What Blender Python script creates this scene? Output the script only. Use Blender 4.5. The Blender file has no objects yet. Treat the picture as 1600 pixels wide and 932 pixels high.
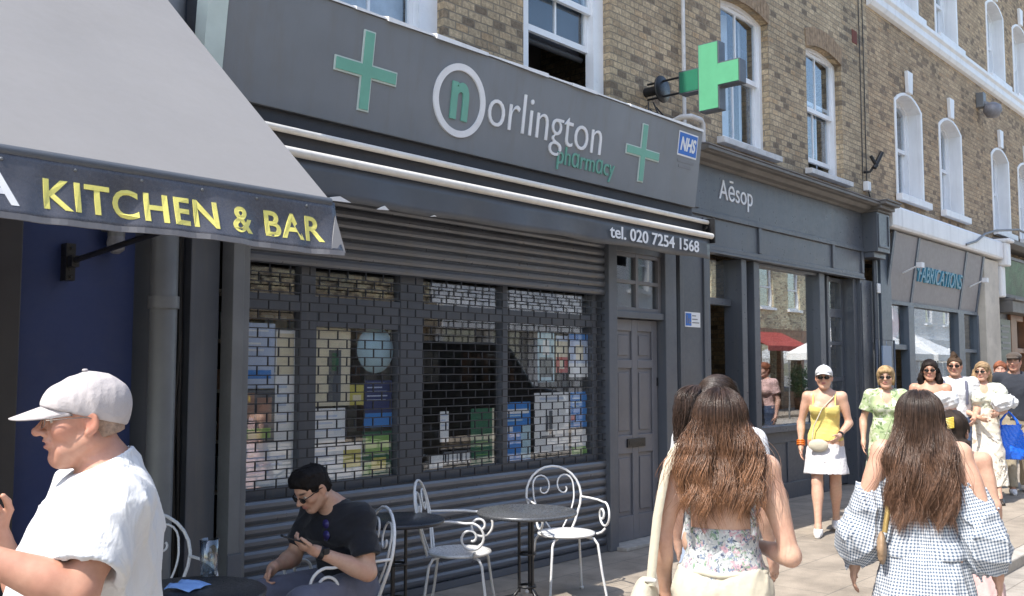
import bpy, bmesh, math, random
import numpy as np
from mathutils import Vector, Matrix, geometry
random.seed(7)
rng = np.random.default_rng(7)
SC = bpy.context.scene
COL = SC.collection
rad = math.radians

# ---------------------------------------------------------------- camera, sky, sun, exposure
cam_d = bpy.data.cameras.new("camera")
cam = bpy.data.objects.new("camera", cam_d)
COL.objects.link(cam)
cam_d.sensor_width = 36.0
cam_d.lens = 33.75
cam_d.clip_start = 0.05
cam_d.clip_end = 500
PITCH, YAW = rad(4.308), rad(48.093)
_F = Vector((math.sin(YAW) * math.cos(PITCH), math.cos(YAW) * math.cos(PITCH), math.sin(PITCH)))
_R = Vector((math.cos(YAW), -math.sin(YAW), 0))
_U = _R.cross(_F)
cam.matrix_world = Matrix(((_R.x, _U.x, -_F.x, 0), (_R.y, _U.y, -_F.y, 0), (_R.z, _U.z, -_F.z, 1.60), (0, 0, 0, 1)))
SC.camera = cam

SUN_DIR = Vector((-0.545, 0.066, 0.84)).normalized()      # towards the sun: along the street, a hair behind the shop fronts
world = bpy.data.worlds.new("World")
SC.world = world
world.use_nodes = True
wn = world.node_tree.nodes
bg = wn["Background"]
sky = wn.new("ShaderNodeTexSky")
sky.sky_type = 'NISHITA'
sky.sun_disc = False
sky.sun_elevation = math.asin(SUN_DIR.z)
sky.sun_rotation = math.atan2(SUN_DIR.x, SUN_DIR.y)
sky.air_density = 1.2
sky.dust_density = 1.5
sky.ozone_density = 1.0
world.node_tree.links.new(sky.outputs[0], bg.inputs[0])
bg.inputs[1].default_value = 0.15
sun_d = bpy.data.lights.new("sun", 'SUN')
sun_d.energy = 3.1
sun_d.angle = rad(0.5)
sun_d.color = (1.0, 0.95, 0.87)
sun = bpy.data.objects.new("sun", sun_d)
COL.objects.link(sun)
sun.location = (-20, 4, 30)
sun.rotation_euler = SUN_DIR.to_track_quat('Z', 'Y').to_euler()
SC.view_settings.view_transform = 'Standard'
SC.view_settings.look = 'None'
SC.view_settings.exposure = 1.28
SC.view_settings.gamma = 1.0
SC.view_settings.use_curve_mapping = False

# ---------------------------------------------------------------- object helpers
def link(o, parent=None):
    COL.objects.link(o)
    if parent is not None:
        o.parent = parent
    return o

def tag(o, label=None, cat=None, group=None, kind=None):
    if label: o["label"] = label
    if cat: o["category"] = cat
    if group: o["group"] = group
    if kind: o["kind"] = kind
    return o

def thing(name, label, cat, loc=(0, 0, 0), rz=0.0, group=None):
    o = bpy.data.objects.new(name, None)
    o.empty_display_size = 0.1
    COL.objects.link(o)
    o.location = loc
    o.rotation_euler = (0, 0, rz)
    return tag(o, label, cat, group)

def raw_mesh(name, verts, faces, mats, parent=None, smooth=False, midx=None, bevel=0.0, loc=None):
    me = bpy.data.meshes.new(name)
    me.from_pydata([tuple(v) for v in verts], [], [tuple(f) for f in faces])
    if not isinstance(mats, (list, tuple)):
        mats = [mats]
    for m in mats:
        me.materials.append(m)
    if midx is not None:
        me.polygons.foreach_set("material_index", np.asarray(midx, dtype=np.int32))
    if smooth:
        me.polygons.foreach_set("use_smooth", np.ones(len(me.polygons), dtype=bool))
    me.update()
    o = bpy.data.objects.new(name, me)
    link(o, parent)
    if parent is not None and parent.type == 'EMPTY' and parent.parent is None:
        pass
    if bevel > 0:
        b = o.modifiers.new("bevel", 'BEVEL')
        b.width = bevel
        b.segments = 2
        b.limit_method = 'ANGLE'
        b.angle_limit = rad(40)
        b.harden_normals = False
    return o

class MB:
    """collects shapes (world coordinates, or local to the parent) and links them as one mesh object"""
    def __init__(s, off=(0, 0, 0)):
        s.v = []; s.f = []; s.m = []; s.sm = []; s.off = off
    def add(s, verts, faces, m=0, smooth=False):
        b = len(s.v)
        s.v += [(p[0] - s.off[0], p[1] - s.off[1], p[2] - s.off[2]) for p in verts]
        for f in faces:
            s.f.append([b + i for i in f]); s.m.append(m); s.sm.append(smooth)
        return s
    def box(s, x0, x1, y0, y1, z0, z1, m=0):
        if x0 > x1: x0, x1 = x1, x0
        if y0 > y1: y0, y1 = y1, y0
        if z0 > z1: z0, z1 = z1, z0
        v = [(x0, y0, z0), (x1, y0, z0), (x1, y1, z0), (x0, y1, z0), (x0, y0, z1), (x1, y0, z1), (x1, y1, z1), (x0, y1, z1)]
        return s.add(v, [(0, 3, 2, 1), (4, 5, 6, 7), (0, 1, 5, 4), (1, 2, 6, 5), (2, 3, 7, 6), (3, 0, 4, 7)], m)
    def hexa(s, v, m=0):
        """eight corners: bottom four counter-clockwise, then top four"""
        return s.add(v, [(0, 3, 2, 1), (4, 5, 6, 7), (0, 1, 5, 4), (1, 2, 6, 5), (2, 3, 7, 6), (3, 0, 4, 7)], m)
    def prism_x(s, prof, x0, x1, m=0, smooth=False):
        """profile of (y, z) points swept along x"""
        n = len(prof)
        v = [(x0, p[0], p[1]) for p in prof] + [(x1, p[0], p[1]) for p in prof]
        f = [(i, (i + 1) % n, n + (i + 1) % n, n + i) for i in range(n)]
        s.add(v, f, m, smooth)
        s.add(v, [tuple(range(n - 1, -1, -1)), tuple(range(n, 2 * n))], m)
        return s
    def prism_y(s, prof, y0, y1, m=0):
        """outline of (x, z) points given depth from y0 to y1"""
        n = len(prof)
        v = [(p[0], y0, p[1]) for p in prof] + [(p[0], y1, p[1]) for p in prof]
        f = [(i, (i + 1) % n, n + (i + 1) % n, n + i) for i in range(n)]
        s.add(v, f + [tuple(range(n - 1, -1, -1)), tuple(range(n, 2 * n))], m)
        return s
    def tube(s, pts, r, n=8, m=0, closed=False, caps=True, smooth=True):
        pts = [Vector(p) for p in pts]
        N = len(pts)
        rs = r if isinstance(r, (list, tuple)) else [r] * N
        up = None
        rings = []
        for i, p in enumerate(pts):
            if closed:
                t = (pts[(i + 1) % N] - pts[i - 1])
            else:
                t = pts[min(i + 1, N - 1)] - pts[max(i - 1, 0)]
            if t.length < 1e-9: t = Vector((0, 0, 1))
            t.normalize()
            if up is None:
                a = Vector((0, 0, 1)) if abs(t.z) < 0.9 else Vector((1, 0, 0))
                up = (a - t * a.dot(t)).normalized()
            else:
                up = up - t * up.dot(t)
                if up.length < 1e-6:
                    up = t.orthogonal()
                up.normalize()
            w = t.cross(up)
            rings.append([p + (up * math.cos(2 * math.pi * k / n) + w * math.sin(2 * math.pi * k / n)) * rs[i] for k in range(n)])
        v = [q for rg in rings for q in rg]
        f = []
        M = N if closed else N - 1
        for i in range(M):
            j = (i + 1) % N
            for k in range(n):
                f.append((i * n + k, i * n + (k + 1) % n, j * n + (k + 1) % n, j * n + k))
        s.add(v, f, m, smooth)
        if caps and not closed:
            s.add(v, [tuple(range(n - 1, -1, -1)), tuple((N - 1) * n + k for k in range(n))], m)
        return s
    def lathe(s, prof, c=(0, 0, 0), n=32, m=0, axis='z', smooth=True, cap=True):
        """profile of (radius, height) turned about an axis through c"""
        v = []
        for r, h in prof:
            for k in range(n):
                a = 2 * math.pi * k / n
                if axis == 'z': v.append((c[0] + r * math.cos(a), c[1] + r * math.sin(a), c[2] + h))
                elif axis == 'y': v.append((c[0] + r * math.cos(a), c[1] + h, c[2] + r * math.sin(a)))
                else: v.append((c[0] + h, c[1] + r * math.cos(a), c[2] + r * math.sin(a)))
        f = []
        for i in range(len(prof) - 1):
            for k in range(n):
                f.append((i * n + k, i * n + (k + 1) % n, (i + 1) * n + (k + 1) % n, (i + 1) * n + k))
        s.add(v, f, m, smooth)
        if cap:
            s.add(v, [tuple(range(n - 1, -1, -1)), tuple((len(prof) - 1) * n + k for k in range(n))], m)
        return s
    def build(s, name, mats, parent=None, bevel=0.0, fix=True):
        o = raw_mesh(name, s.v, s.f, mats, parent, midx=s.m, bevel=bevel)
        o.data.polygons.foreach_set("use_smooth", np.array(s.sm, dtype=bool))
        if fix:
            bm = bmesh.new(); bm.from_mesh(o.data)
            bmesh.ops.recalc_face_normals(bm, faces=bm.faces)
            bm.to_mesh(o.data); bm.free()
        return o

def wall_panel(mb, outer, holes, y0, y1, m=0):
    """flat wall facing -y with holes: outer and holes are lists of (x, z)"""
    loops = [outer] + holes
    polys = [[Vector((p[0], p[1], 0)) for p in lp] for lp in loops]
    flat = [p for lp in loops for p in lp]
    tris = geometry.tessellate_polygon(polys)
    n = len(flat)
    v = [(p[0], y0, p[1]) for p in flat] + [(p[0], y1, p[1]) for p in flat]
    f = [tuple(t) for t in tris] + [tuple(n + i for i in reversed(t)) for t in tris]
    b = 0
    for lp in loops:
        k = len(lp)
        for i in range(k):
            j = (i + 1) % k
            f.append((b + i, b + j, n + b + j, n + b + i))
        b += k
    mb.add(v, f, m)

def arch_hole(x0, x1, z0, z1, rise, n=9):
    """opening with a flat sill and a segmental head; z1 is the springing height"""
    p = [(x0, z0), (x1, z0)]
    if rise <= 0:
        return p + [(x1, z1), (x0, z1)]
    w = (x1 - x0) / 2
    R = (w * w + rise * rise) / (2 * rise)
    cx, cz = (x0 + x1) / 2, z1 + rise - R
    a0 = math.asin(w / R)
    for i in range(n):
        a = a0 - 2 * a0 * i / (n - 1)
        p.append((cx + R * math.sin(a), cz + R * math.cos(a)))
    return p

def text_geom(body, size, bold=0.0, shear=0.0, depth=0.004, spacing=1.0, res=4):
    cu = bpy.data.curves.new("tmp", 'FONT')
    cu.body = body; cu.size = size; cu.offset = bold; cu.shear = shear
    cu.extrude = depth; cu.space_character = spacing; cu.resolution_u = res
    o = bpy.data.objects.new("tmp", cu)
    COL.objects.link(o)
    bpy.context.view_layer.update()
    me = bpy.data.meshes.new_from_object(o.evaluated_get(bpy.context.evaluated_depsgraph_get()))
    v = np.array([tuple(p.co) for p in me.vertices]); f = [tuple(p.vertices) for p in me.polygons]
    bpy.data.objects.remove(o); bpy.data.curves.remove(cu); bpy.data.meshes.remove(me)
    return v, f

def lettering(mb, body, x, y, z, width=None, size=0.2, bold=0.0, shear=0.0, depth=0.004, spacing=1.0, height=None, slope=0.0, m=0, flip=False):
    """letters on a face looking towards -y: baseline starts at x, z; slope = dy per metre of height"""
    v, f = text_geom(body, size, bold, shear, depth, spacing)
    x0 = v[:, 0].min()
    v[:, 0] -= x0
    if width: v[:, 0] *= width / v[:, 0].max()
    if height: v[:, 1] *= height / v[:, 1].max()
    w = [(x + p[0], y + slope * p[1] - p[2], z + p[1]) for p in v]
    mb.add(w, f, m)

# ---------------------------------------------------------------- materials
def new_mat(name):
    m = bpy.data.materials.new(name)
    m.use_nodes = True
    nt = m.node_tree
    b = nt.nodes["Principled BSDF"]
    return m, nt, b

def N(nt, t, **kw):
    n = nt.nodes.new(t)
    for k, v in kw.items():
        setattr(n, k, v)
    return n

def ramp(nt, fac, stops):
    r = N(nt, "ShaderNodeValToRGB")
    el = r.color_ramp.elements
    while len(el) < len(stops): el.new(0.5)
    for e, (p, c) in zip(el, stops):
        e.position = p
        e.color = (c[0], c[1], c[2], 1) if hasattr(c, '__len__') else (c, c, c, 1)
    nt.links.new(fac, r.inputs[0])
    return r.outputs[0]

def mixc(nt, fac, a, b, mode='MIX'):
    n = N(nt, "ShaderNodeMix", data_type='RGBA', blend_type=mode)
    for i, x in ((0, fac), (6, a), (7, b)):
        if hasattr(x, 'is_linked'): nt.links.new(x, n.inputs[i])
        elif hasattr(x, '__len__'): n.inputs[i].default_value = (x[0], x[1], x[2], 1)
        else: n.inputs[i].default_value = x
    return n.outputs[2]

def noise(nt, vec, scale, detail=4, rough=0.55, dist=0.0):
    n = N(nt, "ShaderNodeTexNoise")
    n.inputs["Scale"].default_value = scale
    n.inputs["Detail"].default_value = detail
    n.inputs["Roughness"].default_value = rough
    n.inputs["Distortion"].default_value = dist
    if vec is not None: nt.links.new(vec, n.inputs["Vector"])
    return n.outputs["Fac"]

def coords(nt, kind="Object", scale=None):
    c = N(nt, "ShaderNodeTexCoord")
    if scale is None: return c.outputs[kind]
    mp = N(nt, "ShaderNodeMapping")
    mp.inputs["Scale"].default_value = scale
    nt.links.new(c.outputs[kind], mp.inputs["Vector"])
    return mp.outputs[0]

def bump(nt, b, h, strength=0.3, dist=0.01):
    n = N(nt, "ShaderNodeBump")
    n.inputs["Strength"].default_value = strength
    n.inputs["Distance"].default_value = dist
    nt.links.new(h, n.inputs["Height"])
    nt.links.new(n.outputs[0], b.inputs["Normal"])

def paint(name, col, rough=0.5, var=0.25, scale=3.0, dirt=0.0, bmp=0.15, metal=0.0, spec=0.5, streak=False):
    """painted or coated surface with uneven tone, fine grain and optional weathering"""
    m, nt, b = new_mat(name)
    v = coords(nt)
    n1 = noise(nt, v, scale, 5, 0.6)
    n2 = noise(nt, v, scale * 14, 3, 0.6)
    lo = [c * (1 - var) for c in col]; hi = [min(1, c * (1 + var)) for c in col]
    c = ramp(nt, n1, [(0.3, lo), (0.7, hi)])
    if dirt > 0:
        vs = coords(nt, scale=(9, 9, 0.7)) if streak else v
        n3 = noise(nt, vs, 1.0 if streak else scale * 2.3, 6, 0.7)
        f = ramp(nt, n3, [(0.5, 0.0), (0.78, dirt)])
        c = mixc(nt, f, c, (0.16, 0.15, 0.14))
    nt.links.new(c, b.inputs["Base Color"])
    rr = ramp(nt, n2, [(0.3, max(0.02, rough - 0.1)), (0.7, min(1, rough + 0.1))])
    nt.links.new(rr, b.inputs["Roughness"])
    b.inputs["Metallic"].default_value = metal
    b.inputs["Specular IOR Level"].default_value = spec
    if bmp > 0: bump(nt, b, n2, bmp, 0.003)
    return m

def plain(name, col, rough=0.5, metal=0.0, emit=0.0):
    return paint(name, col, rough, 0.08, 6.0, 0.0, 0.05, metal)

def brick_mat(name, c1, c2, mortar, dark=(0.09, 0.07, 0.055), soot=0.5):
    m, nt, b = new_mat(name)
    tc = N(nt, "ShaderNodeTexCoord")
    sp = N(nt, "ShaderNodeSeparateXYZ"); nt.links.new(tc.outputs["Object"], sp.inputs[0])
    ad = N(nt, "ShaderNodeMath", operation='ADD'); nt.links.new(sp.outputs[0], ad.inputs[0]); nt.links.new(sp.outputs[1], ad.inputs[1])
    cb = N(nt, "ShaderNodeCombineXYZ"); nt.links.new(ad.outputs[0], cb.inputs[0]); nt.links.new(sp.outputs[2], cb.inputs[1])
    wob = noise(nt, tc.outputs["Object"], 6, 3)
    wv = N(nt, "ShaderNodeVectorMath", operation='MULTIPLY_ADD')
    nt.links.new(wob, wv.inputs[0]); wv.inputs[1].default_value = (0.012, 0.012, 0); nt.links.new(cb.outputs[0], wv.inputs[2])
    br = N(nt, "ShaderNodeTexBrick")
    br.offset = 0.5
    br.inputs["Scale"].default_value = 1.0
    br.inputs["Brick Width"].default_value = 0.152
    br.inputs["Row Height"].default_value = 0.071
    br.inputs["Mortar Size"].default_value = 0.0065
    br.inputs["Mortar Smooth"].default_value = 0.35
    br.inputs["Bias"].default_value = -0.1
    br.inputs["Color1"].default_value = (0, 0, 0, 1); br.inputs["Color2"].default_value = (1, 1, 1, 1); br.inputs["Mortar"].default_value = (0.5, 0.5, 0.5, 1)
    nt.links.new(wv.outputs[0], br.inputs["Vector"])
    rnd = N(nt, "ShaderNodeRGBToBW"); nt.links.new(br.outputs["Color"], rnd.inputs[0])
    c = ramp(nt, rnd.outputs[0], [(0.0, dark), (0.07, c2), (0.40, c1), (0.75, [x * 1.2 for x in c1]), (1.0, [c2[0] * 1.05, c2[1] * 0.9, c2[2] * 0.75])])
    n1 = noise(nt, tc.outputs["Object"], 30, 5, 0.7)
    c = mixc(nt, 0.55, c, ramp(nt, n1, [(0.25, 0.28), (0.75, 1.0)]), 'MULTIPLY')
    c = mixc(nt, 0.5, c, ramp(nt, n1, [(0.3, 0.5), (0.8, 1.4)]), 'OVERLAY')
    n2 = noise(nt, tc.outputs["Object"], 0.9, 5, 0.65)
    mo = mixc(nt, noise(nt, tc.outputs["Object"], 4, 3), mortar, [x * 0.55 for x in mortar])
    c = mixc(nt, br.outputs["Fac"], c, mo)
    st = ramp(nt, n2, [(0.35, 1.0), (0.75, 1.0 - soot)])
    c = mixc(nt, 1.0, c, st, 'MULTIPLY')
    nt.links.new(c, b.inputs["Base Color"])
    b.inputs["Roughness"].default_value = 0.9
    h = N(nt, "ShaderNodeMath", operation='MULTIPLY_ADD')
    nt.links.new(br.outputs["Fac"], h.inputs[0]); h.inputs[1].default_value = -1.0; nt.links.new(n1, h.inputs[2])
    bump(nt, b, h.outputs[0], 0.9, 0.010)
    return m

def glass_mat(name, tint=(0.9, 0.93, 0.95), refl=1.0, rough=0.0):
    """window glass: mirrors by Fresnel, lets the rest straight through"""
    m, nt, b = new_mat(name)
    nt.nodes.remove(b)
    out = [n for n in nt.nodes if n.type == 'OUTPUT_MATERIAL'][0]
    ge = N(nt, "ShaderNodeNewGeometry")
    dt = N(nt, "ShaderNodeVectorMath", operation='DOT_PRODUCT'); nt.links.new(ge.outputs["Normal"], dt.inputs[0]); nt.links.new(ge.outputs["Incoming"], dt.inputs[1])
    ab = N(nt, "ShaderNodeMath", operation='ABSOLUTE'); nt.links.new(dt.outputs["Value"], ab.inputs[0])
    om = N(nt, "ShaderNodeMath", operation='SUBTRACT', use_clamp=True); om.inputs[0].default_value = 1.0; nt.links.new(ab.outputs[0], om.inputs[1])
    pw = N(nt, "ShaderNodeMath", operation='POWER'); nt.links.new(om.outputs[0], pw.inputs[0]); pw.inputs[1].default_value = 4.0
    sc = N(nt, "ShaderNodeMath", operation='MULTIPLY_ADD', use_clamp=True)
    nt.links.new(pw.outputs[0], sc.inputs[0]); sc.inputs[1].default_value = 0.9 * refl; sc.inputs[2].default_value = 0.05 * refl
    tr = N(nt, "ShaderNodeBsdfTransparent"); tr.inputs[0].default_value = (*tint, 1)
    gl = N(nt, "ShaderNodeBsdfGlossy"); gl.inputs["Roughness"].default_value = rough
    gl.inputs["Color"].default_value = (0.95, 0.97, 1.0, 1)
    v = coords(nt)
    bp = N(nt, "ShaderNodeBump"); bp.inputs["Strength"].default_value = 0.02; bp.inputs["Distance"].default_value = 0.02
    nt.links.new(noise(nt, v, 1.5, 2), bp.inputs["Height"]); nt.links.new(bp.outputs[0], gl.inputs["Normal"])
    mx = N(nt, "ShaderNodeMixShader")
    nt.links.new(sc.outputs[0], mx.inputs[0]); nt.links.new(tr.outputs[0], mx.inputs[1]); nt.links.new(gl.outputs[0], mx.inputs[2])
    nt.links.new(mx.outputs[0], out.inputs[0])
    return m

def paving_mat(name, c1, c2, joint, bw=0.75, rh=0.6, rot=0.0):
    m, nt, b = new_mat(name)
    v = coords(nt)
    mp = N(nt, "ShaderNodeMapping"); mp.inputs["Rotation"].default_value = (0, 0, rot); nt.links.new(v, mp.inputs[0])
    br = N(nt, "ShaderNodeTexBrick"); br.offset = 0.5
    br.inputs["Scale"].default_value = 1.0
    br.inputs["Brick Width"].default_value = bw; br.inputs["Row Height"].default_value = rh
    br.inputs["Mortar Size"].default_value = 0.006; br.inputs["Mortar Smooth"].default_value = 0.2
    br.inputs["Color1"].default_value = (*c1, 1); br.inputs["Color2"].default_value = (*c2, 1); br.inputs["Mortar"].default_value = (*joint, 1)
    nt.links.new(mp.outputs[0], br.inputs["Vector"])
    n1 = noise(nt, v, 2.2, 6, 0.65)
    n2 = noise(nt, v, 90, 4, 0.7)
    c = mixc(nt, 0.9, br.outputs["Color"], ramp(nt, n1, [(0.3, 0.52), (0.62, 1.0)]), 'MULTIPLY')
    c = mixc(nt, 0.6, c, ramp(nt, n2, [(0.25, 0.6), (0.6, 1.0)]), 'MULTIPLY')
    vo = N(nt, "ShaderNodeTexVoronoi"); vo.inputs["Scale"].default_value = 3.3; vo.inputs["Randomness"].default_value = 1.0
    nt.links.new(v, vo.inputs["Vector"])
    gum = ramp(nt, vo.outputs["Distance"], [(0.055, 0.4), (0.085, 1.0)])
    c = mixc(nt, 0.7, c, gum, 'MULTIPLY')
    nt.links.new(c, b.inputs["Base Color"])
    b.inputs["Roughness"].default_value = 0.85
    h = N(nt, "ShaderNodeMath", operation='MULTIPLY_ADD')
    nt.links.new(br.outputs["Fac"], h.inputs[0]); h.inputs[1].default_value = -1.5; nt.links.new(n2, h.inputs[2])
    bump(nt, b, h.outputs[0], 0.4, 0.004)
    return m

M = {}
M['brick'] = brick_mat("stock_brick", (0.45, 0.35, 0.225), (0.38, 0.285, 0.18), (0.40, 0.335, 0.245), dark=(0.21, 0.16, 0.11), soot=0.5)
M['brick2'] = brick_mat("brown_brick", (0.43, 0.315, 0.195), (0.37, 0.26, 0.16), (0.38, 0.30, 0.205), dark=(0.23, 0.165, 0.11), soot=0.45)
M['brick3'] = brick_mat("cream_brick", (0.62, 0.52, 0.34), (0.46, 0.37, 0.24), (0.5, 0.46, 0.38), dark=(0.25, 0.2, 0.14), soot=0.25)
M['white'] = paint("white_paint", (0.76, 0.76, 0.76), 0.45, 0.05, 2.5, 0.25, 0.1, streak=True)
M['white_trim'] = paint("white_sash_paint", (0.80, 0.81, 0.82), 0.35, 0.04, 4, 0.1, 0.05)
M['sill'] = paint("sill_paint", (0.62, 0.61, 0.59), 0.7, 0.15, 5, 0.4, 0.3)
M['glass'] = glass_mat("window_glass")
M['glass_dark'] = glass_mat("shop_glass", (0.985, 0.99, 0.99), 2.2)
M['grey_shop'] = paint("slate_grey_paint", (0.092, 0.101, 0.119), 0.42, 0.16, 1.5, 0.5, 0.1, streak=True)
M['grey_door'] = paint("door_grey_paint", (0.145, 0.145, 0.16), 0.42, 0.14, 1.5, 0.35, 0.1, streak=True)
M["sign_grey"] = paint("fascia_grey", (0.176, 0.189, 0.206), 0.38, 0.13, 0.8, 0.5, 0.06, streak=True)
M['shutter'] = paint("shutter_grey", (0.13, 0.14, 0.162), 0.36, 0.16, 1.2, 0.55, 0.08, metal=0.35, streak=True)
M['grille'] = plain("grille_bar", (0.022, 0.023, 0.028), 0.55, 0.0)
M['charcoal'] = paint("charcoal_paint", (0.075, 0.083, 0.098), 0.4, 0.12, 2, 0.2, 0.1)
M['aesop'] = paint("gunmetal_paint", (0.085, 0.095, 0.112), 0.36, 0.15, 1.2, 0.45, 0.06, streak=True)
M['cornice'] = paint("cornice_paint", (0.135, 0.128, 0.12), 0.55, 0.2, 3, 0.5, 0.2)
M['lead'] = paint("lead_flashing", (0.20, 0.20, 0.22), 0.5, 0.3, 7, 0.4, 0.4)
M['navy'] = paint("navy_paint", (0.019, 0.036, 0.125), 0.5, 0.15, 1.5, 0.1, 0.06)
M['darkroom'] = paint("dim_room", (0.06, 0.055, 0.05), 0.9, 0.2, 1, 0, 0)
M['curtain'] = paint("net_curtain", (0.62, 0.65, 0.68), 0.9, 0.12, 9, 0, 0.2)
M['blind'] = paint("dark_blind", (0.035, 0.035, 0.04), 0.6, 0.1, 9, 0, 0.1)
M['pipe'] = paint("pipe_grey", (0.15, 0.155, 0.16), 0.45, 0.15, 3, 0.35, 0.1, streak=True)
M['cable'] = plain("cable_black", (0.02, 0.018, 0.017), 0.5)
M['canvas'] = paint("awning_canvas", (0.20, 0.197, 0.202), 0.85, 0.06, 0.9, 0.18, 0.12)
M['letter_white'] = plain("white_vinyl", (0.72, 0.73, 0.75), 0.4)
M['letter_green'] = plain("green_vinyl", (0.15, 0.38, 0.295), 0.4)
M['letter_pale'] = plain("pale_edge_vinyl", (0.50, 0.58, 0.55), 0.4)
M['white_bar'] = paint("awning_bar_white", (0.66, 0.63, 0.58), 0.35, 0.06, 4, 0.25, 0.05)
M['black_metal'] = plain("black_metal", (0.018, 0.018, 0.02), 0.35, 0.2)
M['chair_white'] = paint("chair_white_metal", (0.62, 0.62, 0.62), 0.3, 0.05, 8, 0.12, 0.05)
M['pave'] = paving_mat("york_paving", (0.375, 0.315, 0.25), (0.33, 0.28, 0.225), (0.235, 0.205, 0.17))
M['road'] = paving_mat("road_setts", (0.40, 0.36, 0.31), (0.36, 0.325, 0.285), (0.24, 0.21, 0.18), 0.3, 0.2)
M['kerb'] = paint("granite_kerb", (0.38, 0.35, 0.31), 0.8, 0.2, 12, 0.3, 0.4)
# ---------------------------------------------------------------- ground
def sheet(name, x0, x1, y0, y1, z, mat):
    o = raw_mesh(name, [(x0, y0, z), (x1, y0, z), (x1, y1, z), (x0, y1, z)], [(0, 1, 2, 3)], mat)
    return tag(o, kind="structure")
sheet("road", -150, 250, -150, 150, -0.09, M['road'])
mb = MB(); mb.box(-40, 90, 2.5, 12, -0.3, 0.0); tag(mb.build("pavement", M['pave']), kind="structure")
mb = MB()
x = -40.0
while x < 90:
    mb.box(x + 0.004, x + 0.91, 2.36, 2.496, -0.3, 0.004); x += 0.914
tag(mb.build("kerb", M['kerb'], bevel=0.012), kind="structure")
mb = MB(); mb.box(-40, 90, -12, -4.6, -0.3, 0.0); tag(mb.build("pavement", M['pave']), kind="structure")

# ---------------------------------------------------------------- shared building pieces
def carcass(B, off, x0, x1, z0, z1, yf, yb=11.0, wall=M['brick'], roof=M['lead']):
    """side and back walls, floors and roof that close a house behind its front"""
    mb = MB(off)
    mb.box(x0, x0 + 0.2, yf + 0.31, yb, 0, z1 - 0.02); mb.box(x1 - 0.2, x1, yf + 0.31, yb, 0, z1 - 0.02)
    mb.box(x0 + 0.2, x1 - 0.2, yb - 0.2, yb, 0, z1 - 0.02)
    mb.build("wall", wall, B)
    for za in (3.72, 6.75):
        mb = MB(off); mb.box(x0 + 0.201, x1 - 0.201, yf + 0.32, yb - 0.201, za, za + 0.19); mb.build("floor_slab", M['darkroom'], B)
    mb = MB(off); mb.box(x0 - 0.0, x1 + 0.0, yf - 0.10, yb + 0.1, z1, z1 + 0.22); mb.build("roof", roof, B)

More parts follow.
